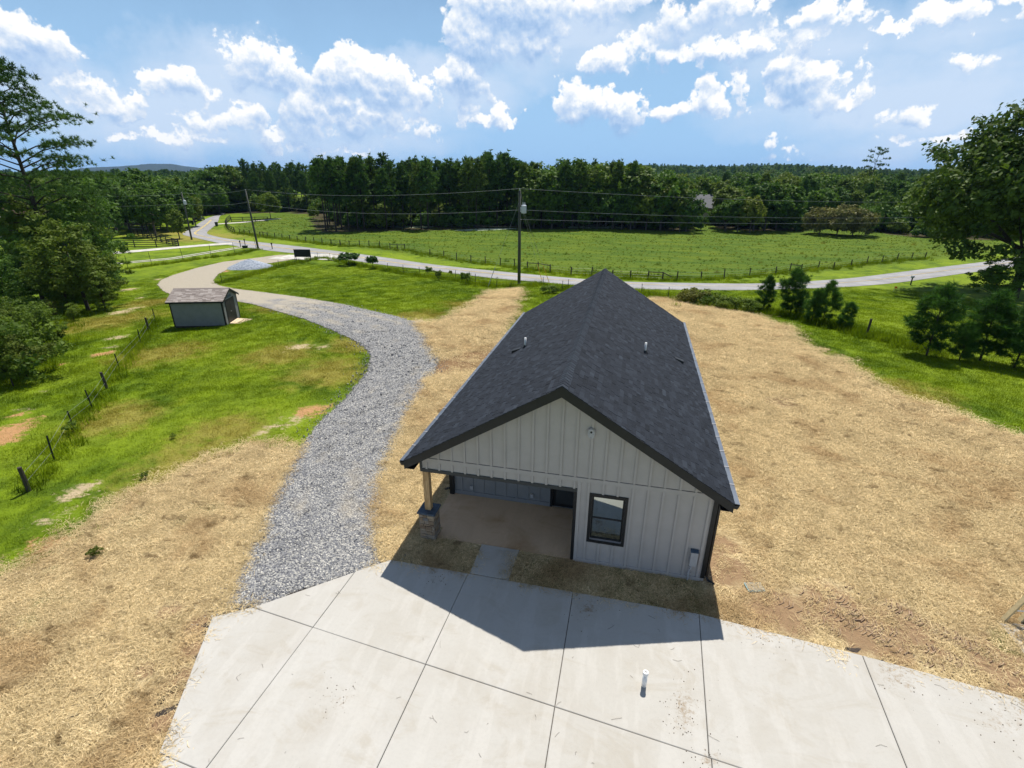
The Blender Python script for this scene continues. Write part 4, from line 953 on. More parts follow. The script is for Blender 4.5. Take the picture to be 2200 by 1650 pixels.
for k in range(4):
    b = MB(); hl = 0.24
    for s in (-1, 1):
        q = lambda d, y, h: (s * d * math.cos(ANG), y, -d * math.sin(ANG) + h)
        a = [q(0, 0, 0.012), q(0.17, 0, 0.012), q(0.17, hl, 0.006), q(0, hl, 0.006)]
        t = [q(0, 0, 0.036), q(0.17, 0, 0.032), q(0.17, hl, 0.016), q(0, hl, 0.020)]
        if s > 0: b.hexa(a, t, (0.6, 0.8, 1.0, 1.0)[k])  # lighter tints paint the ridge's greyish sheen into the caps
        else: b.hexa(a[::-1], t[::-1], (0.6, 0.8, 1.0, 1.0)[k])
    capm.append(b.mesh("ridge_cap", M['shingle']))
y = -OF - 0.01; n = 0
while y < HL + OF:
    inst(rng.choice(capm), "ridge_cap", roof, (MIDX, y, ZR)); y += 0.17
# rake boards, fascia, soffits
for yy in (-OF, HL + OF - 0.03):
    for s in (-1, 1):
        xe = MIDX + s * (MIDX + OX)
        lo = [(MIDX, yy, ZR - 0.30), (xe, yy, ZE - 0.27), (xe, yy + 0.03, ZE - 0.27), (MIDX, yy + 0.03, ZR - 0.30)]
        hi = [(MIDX, yy, ZR - 0.012), (xe, yy, ZE - 0.012), (xe, yy + 0.03, ZE - 0.012), (MIDX, yy + 0.03, ZR - 0.012)]
        lo2 = [(p_[0], p_[1] - (0.003 if yy < 0 else -0.003), p_[2]) for p_ in lo]; hi2 = [(p_[0], p_[1] - (0.003 if yy < 0 else -0.003), p_[2]) for p_ in hi]
        b = MB(); b.hexa(lo2, hi2) if s > 0 else b.hexa(lo2[::-1], hi2[::-1])
        b.build("rake_board", M['black'], house)
        # metal drip edge along the top of the rake
        b = MB()
        e0 = [(MIDX, yy - 0.015, ZR - 0.035), (xe, yy - 0.015, ZE - 0.035), (xe, yy + 0.05, ZE - 0.035), (MIDX, yy + 0.05, ZR - 0.035)]
        e1 = [(p_[0], p_[1], p_[2] + 0.034) for p_ in e0]
        b.hexa(e0, e1) if s > 0 else b.hexa(e0[::-1], e1[::-1])
        b.build("drip_edge", M['black'], house)
for s in (-1, 1):
    xe = MIDX + s * (MIDX + OX)
    MB().box(min(xe, xe - s * 0.025), max(xe, xe - s * 0.025), -OF + 0.031, HL + OF - 0.031, ZE - 0.27, ZE - 0.062).build("fascia", M['black'], house)
    wall_x = 0 if s < 0 else HW
    x0, x1 = sorted((xe - s * 0.027, wall_x + s * 0.002))
    MB().box(x0, x1, -OF + 0.031, HL + OF - 0.031, ZE - 0.262, ZE - 0.247).build("soffit", M['black'], house)
    for (ya, yb) in ((-OF + 0.032, -0.045), (HL + 0.002, HL + OF - 0.032)):
        lo = [(MIDX, ya, ZR - 0.26), (xe - s * 0.03, ya, ZE - 0.24), (xe - s * 0.03, yb, ZE - 0.24), (MIDX, yb, ZR - 0.26)]
        hi = [(p_[0], p_[1], p_[2] + 0.015) for p_ in lo]
        b = MB(); b.hexa(lo, hi) if s > 0 else b.hexa(lo[::-1], hi[::-1])
        b.build("soffit", M['black'], house)
# gutters with hinged metal guards
for s in (-1, 1):
    xe = MIDX + s * (MIDX + OX)
    prof = [(0, -0.02), (0, -0.12), (0.075, -0.12), (0.10, -0.09), (0.125, -0.015), (0.13, 0.0), (0.118, 0.0), (0.112, -0.02), (0.092, -0.085), (0.07, -0.11), (0.01, -0.11), (0.01, -0.02)]
    poly = [(xe + s * (a + 0.002), ZE + b - 0.012) for a, b in prof]
    gut = MB().prism(poly if s > 0 else poly[::-1], 1, -OF - 0.01, HL + OF + 0.01).build("gutter", M['black'], house)
    for yy in (-OF - 0.014, HL + OF + 0.011):
        pe = [(xe + s * (a + 0.002), ZE + b - 0.012) for a, b in prof[:6]]
        MB().prism(pe if s > 0 else pe[::-1], 1, yy, yy + 0.003).build("end_cap", M['black'], gut)
    gm = MB()
    gm.hexa([(0, 0, 0.002), (0.128, 0, -0.012), (0.128, 0.93, -0.012), (0, 0.93, 0.002)], [(0, 0, 0.008), (0.128, 0, -0.006), (0.128, 0.93, -0.006), (0, 0.93, 0.008)])
    gm.hexa([(0.122, 0, -0.03), (0.134, 0, -0.03), (0.134, 0.93, -0.03), (0.122, 0.93, -0.03)], [(0.122, 0, -0.006), (0.134, 0, -0.006), (0.134, 0.93, -0.006), (0.122, 0.93, -0.006)])
    gmesh = gm.mesh("gutter_guard", M['guard'])
    bm_ = MB().box(0, 0.136, 0, 0.03, -0.012, 0.013).mesh("gutter_strap", M['metal_box'])
    for k in range(19):
        y0 = -OF + 0.02 + k * 0.926
        for me_, nm, yy in ((gmesh, "gutter_guard", y0), (bm_, "gutter_strap", y0 + 0.905)):
            o = inst(me_, nm, gut, (xe + s * 0.004, yy + (0.93 if (s < 0 and nm == "gutter_guard") else (0.03 if s < 0 else 0)), ZE + 0.004), 0 if s > 0 else math.pi)
# walls -----------------------------------------------------------
XO = 4.773
B_LO, B_HI = 2.874, 3.04
WX0, WX1, WZ0, WZ1 = 5.21, 6.125, 0.925, 2.455                  # clear window opening
fw = MB()
fw.box(XO + 0.02, WX0, 0.0, 0.13, 0.0, 2.60).box(WX1, HW, 0.0, 0.13, 0.0, 2.60)
fw.box(WX0, WX1, 0.0, 0.13, 0.0, WZ0).box(WX0, WX1, 0.0, 0.13, WZ1, 2.60)
fw.box(0.0, HW, 0.0, 0.13, 2.60, 2.95)
front = fw.build("front_wall", M['siding'], house)
pnl = [(0.0, 2.95), (HW, 2.95), (HW, roof_z(HW) - UND - 0.03), (MIDX, ZR - UND), (0.0, roof_z(0) - UND - 0.03)]
pnl = [(0.0, B_HI - 0.012), (HW, B_HI - 0.012), (HW, roof_z(HW) - 0.10), (MIDX, ZR - 0.08), (0.0, roof_z(0) - 0.10)]
MB().prism(pnl[::-1], 1, -0.022, 0.13).build("gable_panel", M['siding'], house)
MB().box(-0.004, HW + 0.004, -0.034, -0.002, B_LO, B_HI - 0.030).build("band_board", M['siding'], house)
MB().box(0.0, HW, -0.008, -0.001, B_HI - 0.030, B_HI - 0.012).build("flashing_shadow_line", M['black'], house)  # black flashing strip, sized to paint the shadow line under the gable panel
gable = house
BW = 0.032
nb = 21
def batten(x, z0, z1, yf, parent=front):
    MB().box(x - BW, x + BW, yf - 0.034, yf - 0.001, z0, z1).build("batten", M['siding'], parent)
for k in range(nb):
    x = 0.215 + 0.4064 * k
    top = roof_z(x) - 0.285 - 0.04
    if top > B_HI + 0.03: batten(x, B_HI - 0.010, top, -0.022)
    if x < XO: batten(x, 2.628, B_LO - 0.002, 0.0)
    elif WX0 - 0.1 < x < WX1 + 0.1:
        batten(x, 2.546, B_LO - 0.002, 0.0); batten(x, 0.172, 0.832, 0.0)
    elif XO + 0.12 < x < HW - 0.12: batten(x, 0.172, B_LO - 0.002, 0.0)
MB().box(XO + 0.10, HW - 0.10, -0.026, -0.001, 0.0, 0.17).build("skirt_board", M['siding'], front)
MB().box(XO + 0.004, XO + 0.098, -0.024, -0.001, 0.0, B_LO - 0.002).build("jamb_board", M['siding'], front)
MB().box(0.0, XO - 0.001, -0.03, 0.14, 2.517, 2.626).build("beam_trim", M['trim'], house)
MB().box(-0.006, 0.066, -0.032, -0.002, 2.627, B_LO + 0.16).build("corner_trim", M['trim'], house)
MB().box(XO - 0.09, XO + 0.001, -0.028, 0.142, 0.06, 2.516).build("jamb_trim", M['black'], house)
MB().box(HW - 0.098, HW + 0.02, -0.028, -0.002, 0.17, B_LO + 0.09).build("corner_trim", M['black'], house)
MB().box(HW + 0.002, HW + 0.022, -0.001, 0.10, 0.17, 2.82).build("corner_trim", M['black'], house)
# other walls
wl = MB().box(0.0, 0.13, 2.5, HL, 0.0, ZE - 0.02)
wl.box(0.0, 0.13, 0.142, 2.5, 2.60, ZE - 0.02)
left_wall = wl.build("side_wall", M['siding'], house)
MB().box(HW - 0.13, HW, 0.131, HL, 0.0, ZE - 0.02).build("side_wall", M['siding'], house)
bwp = [(0.131, 0.0), (HW - 0.131, 0.0), (HW - 0.131, roof_z(HW - 0.131) - 0.10), (MIDX, ZR - 0.08), (0.131, roof_z(0.131) - 0.10)]
MB().prism(bwp[::-1], 1, HL - 0.13, HL).build("back_wall", M['siding'], house)
MB().box(-0.02, 0.0 - 0.001, 2.44, 2.54, 0.0, 2.6).build("corner_trim", M['black'], house)
MB().box(-0.02, 0.145, 2.40, 2.498, 0.06, 2.515).build("corner_trim", M['black'], house)
MB().box(-0.018, -0.001, -0.0, 2.5, 2.52, 2.60).build("beam_trim", M['trim'], house)
side_k = 0
while 0.4 + side_k * 0.4064 < HL - 0.3:
    yy = 0.4 + side_k * 0.4064
    for xx in (-0.021, HW + 0.001):
        z0 = 0.02 if (xx > 0 or yy > 2.6) else 2.61
        if not (xx > 0 and yy < 0.2):
            MB().box(xx, xx + 0.02, yy - BW, yy + BW, z0, ZE - 0.30).build("batten", M['siding'], left_wall if xx < 0 else house)
    side_k += 1
# porch
MB().box(0.14, XO, 0.145, 2.498, 2.56, 2.60).build("porch_ceiling", M['soffit'], house)
MB().box(XO - 0.088, XO + 0.018, 0.144, 2.498, 0.062, 2.555).build("porch_side_wall", M['porch_siding'], house)
pb = MB().box(0.147, 3.74, 2.5, 2.63, 0.0, 2.556).box(3.74, 4.683, 2.5, 2.63, 2.13, 2.556).box(4.60, 4.683, 2.5, 2.63, 0.0, 2.13)
porch_back = pb.build("porch_back_wall", M['porch_siding'], house)
for k in range(9):
    x = 0.42 + 0.4064 * k
    if x < 3.68: MB().box(x - BW, x + BW, 2.478, 2.4985, 0.22, 2.55).build("batten", M['porch_siding'], porch_back)
MB().box(0.15, 3.66, 2.474, 2.4985, 0.062, 0.218).build("skirt_board", M['porch_siding'], porch_back)
door = MB().box(3.742, 4.598, 2.54, 2.58, 0.07, 2.128).build("door", M['black'], house)
for (z0, z1) in ((0.20, 0.95), (1.10, 1.98)):
    MB().box(3.86, 4.48, 2.528, 2.5395, z0, z1).build("door_panel", M['trim'], door)
MB().tube([(4.52, 2.52, 1.02), (4.43, 2.50, 1.02)], 0.014, 8).build("door_handle", M['metal_box'], door)
MB().box(3.66, 3.74, 2.47, 2.4985, 0.07, 2.20).build("door_frame", M['black'], house)
MB().box(4.601, 4.682, 2.47, 2.4985, 0.07, 2.20).build("door_frame", M['black'], house)
MB().box(3.741, 4.60, 2.53, 2.66, 0.06, 0.069).build("threshold", M['metal_box'], house)
om = MB().box(-0.055, 0.055, -0.045, 0, -0.075, 0.075).box(-0.04, 0.04, -0.075, -0.046, 0.045, 0.07).mesh("outlet_cover", M['metal_box'])
for x in (0.80, 3.02): inst(om, "outlet_cover", house, (x, 2.477, 0.42))
pf = MB().prism([(0.40, 0.03), (4.68, 0.03), (4.68, 2.497), (-0.03, 2.497), (-0.03, 0.55), (0.40, 0.55)], 2, -0.1, 0.06)
pf.build("porch_floor", M['porch_floor'], house)
# window
win = MB()
for (a, b, c, d) in ((WX0 - 0.085, WX1 + 0.085, WZ1, WZ1 + 0.085), (WX0 - 0.085, WX1 + 0.085, WZ0 - 0.085, WZ0)): win.box(a, b, -0.028, -0.001, c, d)
for (a, b) in ((WX0 - 0.085, WX0), (WX1, WX1 + 0.085)): win.box(a, b, -0.028, -0.001, WZ0, WZ1)
win = win.build("window", M['black'], house)
zm = (WZ0 + WZ1) / 2
for (z0, z1, yy) in ((zm - 0.02, WZ1 - 0.012, 0.035), (WZ0 + 0.012, zm + 0.02, 0.062)):
    t_ = 0.05
    sb = MB().box(WX0 + 0.004, WX0 + t_, yy, yy + 0.03, z0, z1).box(WX1 - t_, WX1 - 0.004, yy, yy + 0.03, z0, z1)
    sb.box(WX0 + t_, WX1 - t_, yy, yy + 0.03, z0, z0 + t_).box(WX0 + t_, WX1 - t_, yy, yy + 0.03, z1 - t_, z1)
    sb.build("sash", M['black'], win)
    MB().box(WX0 + t_ - 0.003, WX1 - t_ + 0.003, yy + 0.012, yy + 0.018, z0 + t_ - 0.003, z1 - t_ + 0.003).build("pane", M['glass'], win)
MB().box(WX0 - 0.002, WX1 + 0.002, 0.10, 0.128, WZ0 - 0.002, WZ1 + 0.002).build("room_dark", M['black'], win)
# gable light mount, vent and meter
lx, lz = 5.055, 4.46
poly = [(lx + 0.105 * math.cos(a), lz + 0.055 + 0.105 * math.sin(a)) for a in [math.pi * k / 12 for k in range(13)]] + [(lx + 0.105 * math.cos(a), lz - 0.05 + 0.105 * math.sin(a)) for a in [math.pi + math.pi * k / 12 for k in range(13)]]
lm = MB().prism(poly[::-1], 1, -0.082, -0.024).build("light_mount", M['siding'], house)
pl2 = [(lx + (a - lx) * 0.84, lz + (b - lz) * 0.88) for a, b in poly]
MB().prism(pl2[::-1], 1, -0.10, -0.083).build("cover_plate", M['metal_box'], lm)
MB().tube([(lx, -0.1005, lz + 0.05), (lx, -0.106, lz + 0.05)], 0.030, 14).build("knockout", M['black'], lm)
for dx, dz in ((-0.05, 0.0), (0.05, 0.0), (0.0, -0.10)):
    MB().tube([(lx + dx, -0.1005, lz + dz), (lx + dx, -0.103, lz + dz)], 0.008, 8).build("screw", M['black'], lm)
mb_ = MB().box(8.06, 8.25, -0.13, -0.024, 0.62, 1.10).build("meter_box", M['metal_box'], house)
MB().hexa([(8.05, -0.145, 1.101), (8.26, -0.145, 1.101), (8.26, -0.024, 1.101), (8.05, -0.024, 1.101)], [(8.05, -0.145, 1.112), (8.26, -0.145, 1.112), (8.26, -0.024, 1.15), (8.05, -0.024, 1.15)]).build("box_hood", M['slate'], mb_)
MB().tube([(8.13, -0.07, 0.619), (8.13, -0.07, 0.50), (8.09, -0.06, 0.44), (8.09, -0.06, -0.05)], 0.024, 8).build("conduit", M['metal_box'], mb_)
for zc in (0.52, 0.30): MB().box(8.05, 8.15, -0.062, -0.025, zc, zc + 0.02).build("conduit_strap", M['metal_box'], mb_)
# downspouts
for s, wx in ((1, HW), (-1, 0.0)):
    yd = 0.06 if s > 0 else 2.75
    gx = wx + s * (OX + 0.07)
    pts = [(gx, yd, ZE - 0.13), (gx, yd, ZE - 0.22), (wx + s * 0.075, yd, ZE - 0.42), (wx + s * 0.075, yd, 0.20), (wx + s * 0.12, yd - 0.04, 0.10), (wx + s * 0.30, yd - 0.12, 0.06)]
    MB().tube(pts, 0.042, 4).build("downspout", M['black'], house)
# roof vents
def up_slope(p_, s): return (p_[0], p_[1], p_[2])
for (x, y) in ((1.81, 6.87), (6.51, 6.95)):
    z = roof_z(x)
    vp = MB().tube([(x, y, z - 0.02), (x, y, z + 0.40)], 0.042, 12).build("vent_pipe", M['white'], house, True)
    MB().tube([(x, y, z - 0.01), (x, y, z + 0.05), (x, y, z + 0.09)], [0.13, 0.085, 0.05], 12).build("pipe_boot", M['black'], vp)
for (x, y) in ((1.40, 7.05), (8.03, 8.99)):
    z = roof_z(x); s = -1 if x < MIDX else 1
    dn = s * 0.17
    lo = [(x - dn, y - 0.13, roof_z(x - dn) + 0.005), (x + dn, y - 0.13, roof_z(x + dn) + 0.005), (x + dn, y + 0.13, roof_z(x + dn) + 0.005), (x - dn, y + 0.13, roof_z(x - dn) + 0.005)]
    hi = [(x - dn, y - 0.12, roof_z(x - dn) + 0.04), (x + dn, y - 0.12, roof_z(x + dn) + 0.13), (x + dn, y + 0.12, roof_z(x + dn) + 0.13), (x - dn, y + 0.12, roof_z(x - dn) + 0.04)]
    b = MB(); b.hexa(lo, hi) if s > 0 else b.hexa(lo[::-1], hi[::-1])
    b.build("roof_vent", M['black'], house)
# porch post on its stone pillar
px0, px1, py0, py1, ph = -0.10, 0.38, -0.13, 0.35, 1.02
MB().box(0.045, 0.235, 0.015, 0.205, 1.075, 2.516).build("porch_post", M['cedar'], house)
pil = MB().box(px0 + 0.02, px1 - 0.02, py0 + 0.02, py1 - 0.02, -0.05, ph).build("stone_pillar", M['mortar'], house)
rng = random.Random(3)
z = 0.0
while z < ph - 0.04:
    h = min(rng.choice((0.075, 0.09, 0.11, 0.13)), ph - 0.003 - z)
    for face in range(4):
        ln = px1 - px0; a = 0.0
        while a < ln - 0.02:
            w = rng.uniform(0.10, 0.24)
            if ln - (a + w) < 0.07: w = ln - a
            pr = rng.uniform(0.0, 0.022); g2 = 0.006
            if face == 0: bb = (px0 + a + g2, px0 + a + w - g2, py0 - pr, py0 + 0.05)
            elif face == 1: bb = (px1 - 0.05, px1 + pr, py0 + a + g2, py0 + a + w - g2)
            elif face == 2: bb = (px0 + a + g2, px0 + a + w - g2, py1 - 0.05, py1 + pr)
            else: bb = (px0 - pr, px0 + 0.05, py0 + a + g2, py0 + a + w - g2)
            b = MB().box(*bb, z + g2, z + h - g2)
            b.v = [(q[0] + rng.uniform(-.005, .005), q[1] + rng.uniform(-.005, .005), q[2] + rng.uniform(-.004, .004)) for q in b.v]
            b.build("stone", M['stone'], pil)
            a += w
    z += h
c0, c1 = px0 - 0.05, px1 + 0.05; d0, d1 = py0 - 0.05, py1 + 0.05
mx_, my_ = (c0 + c1) / 2 + 0.05, (d0 + d1) / 2 - 0.02
for (a, b, c, d) in ((c0, mx_ - 0.006, d0, my_ - 0.006), (mx_ + 0.006, c1, d0, my_ - 0.006), (c0, mx_ - 0.006, my_ + 0.006, d1), (mx_ + 0.006, c1, my_ + 0.006, d1)):
    MB().box(a, b, c, d, ph + 0.002, ph + 0.065).build("cap_tile", M['slate'], pil)
MB().box(c0 + 0.01, c1 - 0.01, d0 + 0.01, d1 - 0.01, ph + 0.001, ph + 0.052).build("cap_grout", M['mortar'], pil)

# ------------------------------------------------------------------ the shed and its ramp
A, Bq, Cq = [np.array(q) for q in PLAN['shed']]
sdir = (Bq - A) / np.linalg.norm(Bq - A); srot = math.atan2(sdir[1], sdir[0])
SLN, SWD, SH, SRH = float(np.linalg.norm(Bq - A)), 2.75, 2.12, 2.78
zs = gz(*((A + Bq) / 2))
shed = thing("garden_shed", "dark slate-grey garden shed with brown shingled roof and plank ramp at its door", "shed", (A[0], A[1], zs), srot)
MB().box(0.05, SLN - 0.05, 0.05, SWD - 0.05, -0.02, 0.12).build("skid_base", M['bark'], shed)
MB().box(0, SLN, 0, 0.05, 0.12, SH).build("front_wall", M['shed_wall'], shed)
MB().box(0, SLN, SWD - 0.05, SWD, 0.12, SH).build("back_wall", M['shed_wall'], shed)
rid = SWD * 0.52
for x0, x1 in ((0, 0.05), (SLN - 0.05, SLN)):
    MB().prism([(0.051, 0.12), (SWD - 0.051, 0.12), (SWD - 0.051, SH), (rid, SRH - 0.03), (0.051, SH)], 0, x0, x1).build("end_wall", M['shed_wall'], shed)
for x, yy in ((0.0, -0.018), (SLN - 0.09, -0.018), (0.0, SWD + 0.001), (SLN - 0.09, SWD + 0.001)):
    MB().box(x, x + 0.09, yy, yy + 0.017, 0.10, SH - 0.005).build("corner_board", M['shed_dark'], shed)
for yy in (0.0, SWD - 0.09):
    MB().box(SLN + 0.001, SLN + 0.018, yy, yy + 0.09, 0.10, SH - 0.005).build("corner_board", M['shed_dark'], shed)
for k in range(1, 3):
    MB().box(k * SLN / 3 - 0.012, k * SLN / 3 + 0.012, -0.008, -0.001, 0.14, SH - 0.02).build("panel_joint", M['shed_wall'], shed)
oh = 0.16
def sroof(y): return SRH - (rid - y) * (SRH - SH) / rid if y < rid else SRH - (y - rid) * (SRH - SH) / (SWD - rid)
rf = MB()
for (ya, yb) in ((-oh, rid), (rid, SWD + oh)):
    lo = [(-oh, ya, sroof(ya)), (SLN + oh, ya, sroof(ya)), (SLN + oh, yb, sroof(yb)), (-oh, yb, sroof(yb))]
    rf.hexa(lo, [(q[0], q[1], q[2] + 0.05) for q in lo])
rf = rf.build("roof", M['shed_dark'], shed)
rng = random.Random(8)
for side in (0, 1):
    run = rid + oh if side == 0 else SWD - rid + oh
    nrow = 15
    bunch = MB()
    for r_ in range(nrow):
        ya = -oh - 0.01 + r_ * run / nrow if side == 0 else SWD + oh + 0.01 - r_ * run / nrow
        yb = ya + (run / nrow + 0.02) * (1 if side == 0 else -1)
        x = -oh - 0.012 - rng.uniform(0, .2)
        while x < SLN + oh:
            w = rng.choice((0.24, 0.30, 0.34)); x0, x1 = max(x, -oh - 0.012), min(x + w - 0.006, SLN + oh + 0.012); x += w
            if x1 - x0 < 0.04: continue
            a = [(x0, ya, sroof(ya) + 0.052), (x1, ya, sroof(ya) + 0.052), (x1, yb, sroof(yb) + 0.048), (x0, yb, sroof(yb) + 0.048)]
            t = [(x0, ya, sroof(ya) + 0.072), (x1, ya, sroof(ya) + 0.072), (x1, yb, sroof(yb) + 0.056), (x0, yb, sroof(yb) + 0.056)]
            tn = min(1, max(0, rng.gauss(0.5, 0.3)))
            if side == 0: MB().hexa(a, t, tn).build("shingle", M['shed_shingle'], rf)
            else: bunch.hexa(a[::-1], t[::-1], tn)
    if bunch.v: tag(bunch.build("shingle_field", M['shed_shingle'], rf), None, None, None, 'stuff')
MB().hexa([(-oh, rid - 0.11, sroof(rid - 0.11) + 0.07), (SLN + oh, rid - 0.11, sroof(rid - 0.11) + 0.07), (SLN + oh, rid + 0.11, sroof(rid + 0.11) + 0.07), (-oh, rid + 0.11, sroof(rid + 0.11) + 0.07)],
          [(-oh, rid - 0.02, SRH + 0.085), (SLN + oh, rid - 0.02, SRH + 0.085), (SLN + oh, rid + 0.02, SRH + 0.085), (-oh, rid + 0.02, SRH + 0.085)], 0.3).build("ridge_cap", M['shed_shingle'], rf)
for x in (-oh - 0.014, SLN + oh - 0.003):
    for (ya, yb) in ((-oh, rid), (rid, SWD + oh)):
        lo = [(x, ya, sroof(ya) - 0.10), (x + 0.017, ya, sroof(ya) - 0.10), (x + 0.017, yb, sroof(yb) - 0.10), (x, yb, sroof(yb) - 0.10)]
        MB().hexa(lo, [(q[0], q[1], q[2] + 0.145) for q in lo]).build("rake_board", M['shed_dark'], shed)
MB().box(-oh, SLN + oh, -oh - 0.017, -oh - 0.001, sroof(-oh) - 0.07, sroof(-oh) + 0.045).build("fascia", M['shed_dark'], shed)
dy0, dy1 = 0.55, 2.05
for k in range(2):
    ya = dy0 + k * (dy1 - dy0) / 2
    dr = MB().box(SLN + 0.004, SLN + 0.03, ya + 0.008, ya + (dy1 - dy0) / 2 - 0.008, 0.16, 1.93).build("door", M['shed_dark'], shed)
    if k == 0: MB().tube([(SLN + 0.031, ya + 0.68, 1.0), (SLN + 0.06, ya + 0.68, 1.0), (SLN + 0.06, ya + 0.60, 1.0)], 0.016, 8).build("door_handle", M['white'], dr)
for yy in (dy0 - 0.085, dy1 + 0.001): MB().box(SLN + 0.003, SLN + 0.024, yy, yy + 0.084, 0.13, 2.02).build("door_frame", M['shed_dark'], shed)
MB().box(SLN + 0.003, SLN + 0.024, dy0, dy1, 1.945, 2.02).build("door_frame", M['shed_dark'], shed)
MB().box(SLN + 0.001, SLN + 0.016, 0.8, 1.8, 2.10, 2.30).build("gable_vent", M['slate'], shed)
ramp = thing("wooden_ramp", "pale pine plank ramp leading up to the shed door", "ramp", (A[0], A[1], zs), srot)
n_ = 10; rl = 1.35
for k in range(n_):
    x0 = SLN + 0.05 + k * rl / n_; x1 = x0 + rl / n_ - 0.014
    h = lambda x: 0.165 - 0.125 * (x - SLN - 0.05) / rl
    MB().hexa([(x0, 0.5, h(x0) - 0.03), (x1, 0.5, h(x1) - 0.03), (x1, 2.08, h(x1) - 0.03), (x0, 2.08, h(x0) - 0.03)], [(x0, 0.5, h(x0)), (x1, 0.5, h(x1)), (x1, 2.08, h(x1)), (x0, 2.08, h(x0))], rng.uniform(0.2, 0.9)).build("plank", M['ramp_wood'], ramp)
for yy in (0.54, 1.27, 2.0):
    MB().hexa([(SLN + 0.05, yy, -0.06), (SLN + rl, yy, -0.06), (SLN + rl, yy + 0.04, -0.06), (SLN + 0.05, yy + 0.04, -0.06)], [(SLN + 0.05, yy, 0.13), (SLN + rl, yy, 0.006), (SLN + rl, yy + 0.04, 0.006), (SLN + 0.05, yy + 0.04, 0.13)]).build("stringer", M['ramp_wood'], ramp)

# ------------------------------------------------------------------ small things near the house
vx, vy = PLAN['pvc']
pv = MB().tube([(vx, vy, 0.02), (vx, vy, 0.50)], 0.055, 20).build("standpipe", M['white'], None, True)
tag(pv, "white plastic standpipe rising from the concrete driveway", "pipe")
MB().tube([(vx, vy, 0.46), (vx, vy, 0.53), (vx, vy, 0.54)], [0.064, 0.064, 0.058], 20).build("pipe_cap", M['white'], pv)
MB().box(vx - 0.028, vx + 0.028, vy - 0.006, vy + 0.006, 0.541, 0.552).build("cap_key", M['black'], pv)
ux, uy = PLAN['cover']
ub = thing("utility_box", "flat teal-rimmed ground box sunk in the straw beside the house corner", "utility box", (ux, uy, 0.03), 0.25)
MB().box(-0.24, 0.24, -0.16, 0.16, -0.05, 0.045).build("rim", M['lid'], ub)
MB().box(-0.215, 0.215, -0.135, 0.135, 0.046, 0.062).build("lid", M['lidtop'], ub)
# ladder standing at the right edge
la, lb = np.array(PLAN['ladA']), np.array(PLAN['ladB'])
lx0, ly0 = 16.10, 0.30
lad = thing("ladder", "tan wooden ladder standing on the straw at the right edge", "ladder", (lx0, ly0, 0.06), R(8))
for k, xx in enumerate((0.0, 0.40)):
    MB().hexa([(xx - 0.03, 0.0, 0), (xx + 0.03, 0.0, 0), (xx + 0.03, 0.11, 0), (xx - 0.03, 0.11, 0)], [(xx + 1.17, 0.20, 2.6), (xx + 1.23, 0.20, 2.6), (xx + 1.23, 0.31, 2.6), (xx + 1.17, 0.31, 2.6)]).build("rail", M['fibre'], lad)
for k in range(8):
    zz = 0.32 + k * 0.30; yy = 0.055 + zz * 0.2 / 2.6; dx = zz * 1.2 / 2.6
    MB().tube([(dx + 0.031, yy, zz), (dx + 0.369, yy, zz)], 0.017, 8).build("rung", M['alu'], lad)
pad = MB().hexa([(15.95, -0.85, 0.0), (17.6, -0.35, 0.0), (17.6, 0.5, 0.0), (15.95, 0.22, 0.0)], [(15.95, -0.85, 0.06), (17.6, -0.35, 0.06), (17.6, 0.5, 0.06), (15.95, 0.22, 0.06)]).build("concrete_pad", M['concrete'])
tag(pad, "small concrete pad under the ladder at the right edge", None, None, 'structure')

# ------------------------------------------------------------------ things along the road
def pile():
    c = PLAN['pile']; rs = np.random.RandomState(3)
    n, m_ = 34, 12; V = []; z0 = gz(*c)
    lump = rs.rand(n)
    for j in range(m_):
        t = j / (m_ - 1)
        for i in range(n):
            a = 2 * math.pi * i / n; rr = (1 - t) ** 0.9
            w = 1 + 0.10 * math.sin(3 * a + 1) + 0.06 * lump[i]
            V.append((c[0] + 3.6 * rr * w * math.cos(a), c[1] + 2.7 * rr * w * math.sin(a), gz(c[0] + 3.6 * rr * math.cos(a), c[1] + 2.7 * rr * math.sin(a)) - 0.05 + 1.5 * (1 - rr) ** 0.9 * (1.05 - 0.2 * t) + rs.normal(0, 0.025)))
    F = [(j * n + i, j * n + (i + 1) % n, (j + 1) * n + (i + 1) % n, (j + 1) * n + i) for j in range(m_ - 1) for i in range(n)]
    o = link(bpy.data.objects.new("gravel_pile", np_mesh("gravel_pile", V, F, M['pile'], None, True)))
    tag(o, "pale blue-grey heap of crushed stone beside the drive near the road", "gravel pile")
pile()
s0, s1 = np.array(PLAN['sign0']), np.array(PLAN['sign1'])
sg = thing("sign_board", "dark rectangular sign board on two legs beside the road entrance", "sign", on(s0), math.atan2(*(s1 - s0)[::-1]))
sw = float(np.linalg.norm(s1 - s0))
for x in (0.06, sw - 0.06): MB().box(x - 0.05, x + 0.05, 0.02, 0.12, -0.2, 1.75).build("leg", M['post_wood'], sg)
MB().box(-0.12, sw + 0.12, -0.03, 0.015, 0.62, 1.85).build("board", M['shed_dark'], sg)
for z0 in (0.62, 1.80): MB().box(-0.12, sw + 0.12, -0.05, -0.032, z0, z0 + 0.05).build("frame", M['black'], sg)
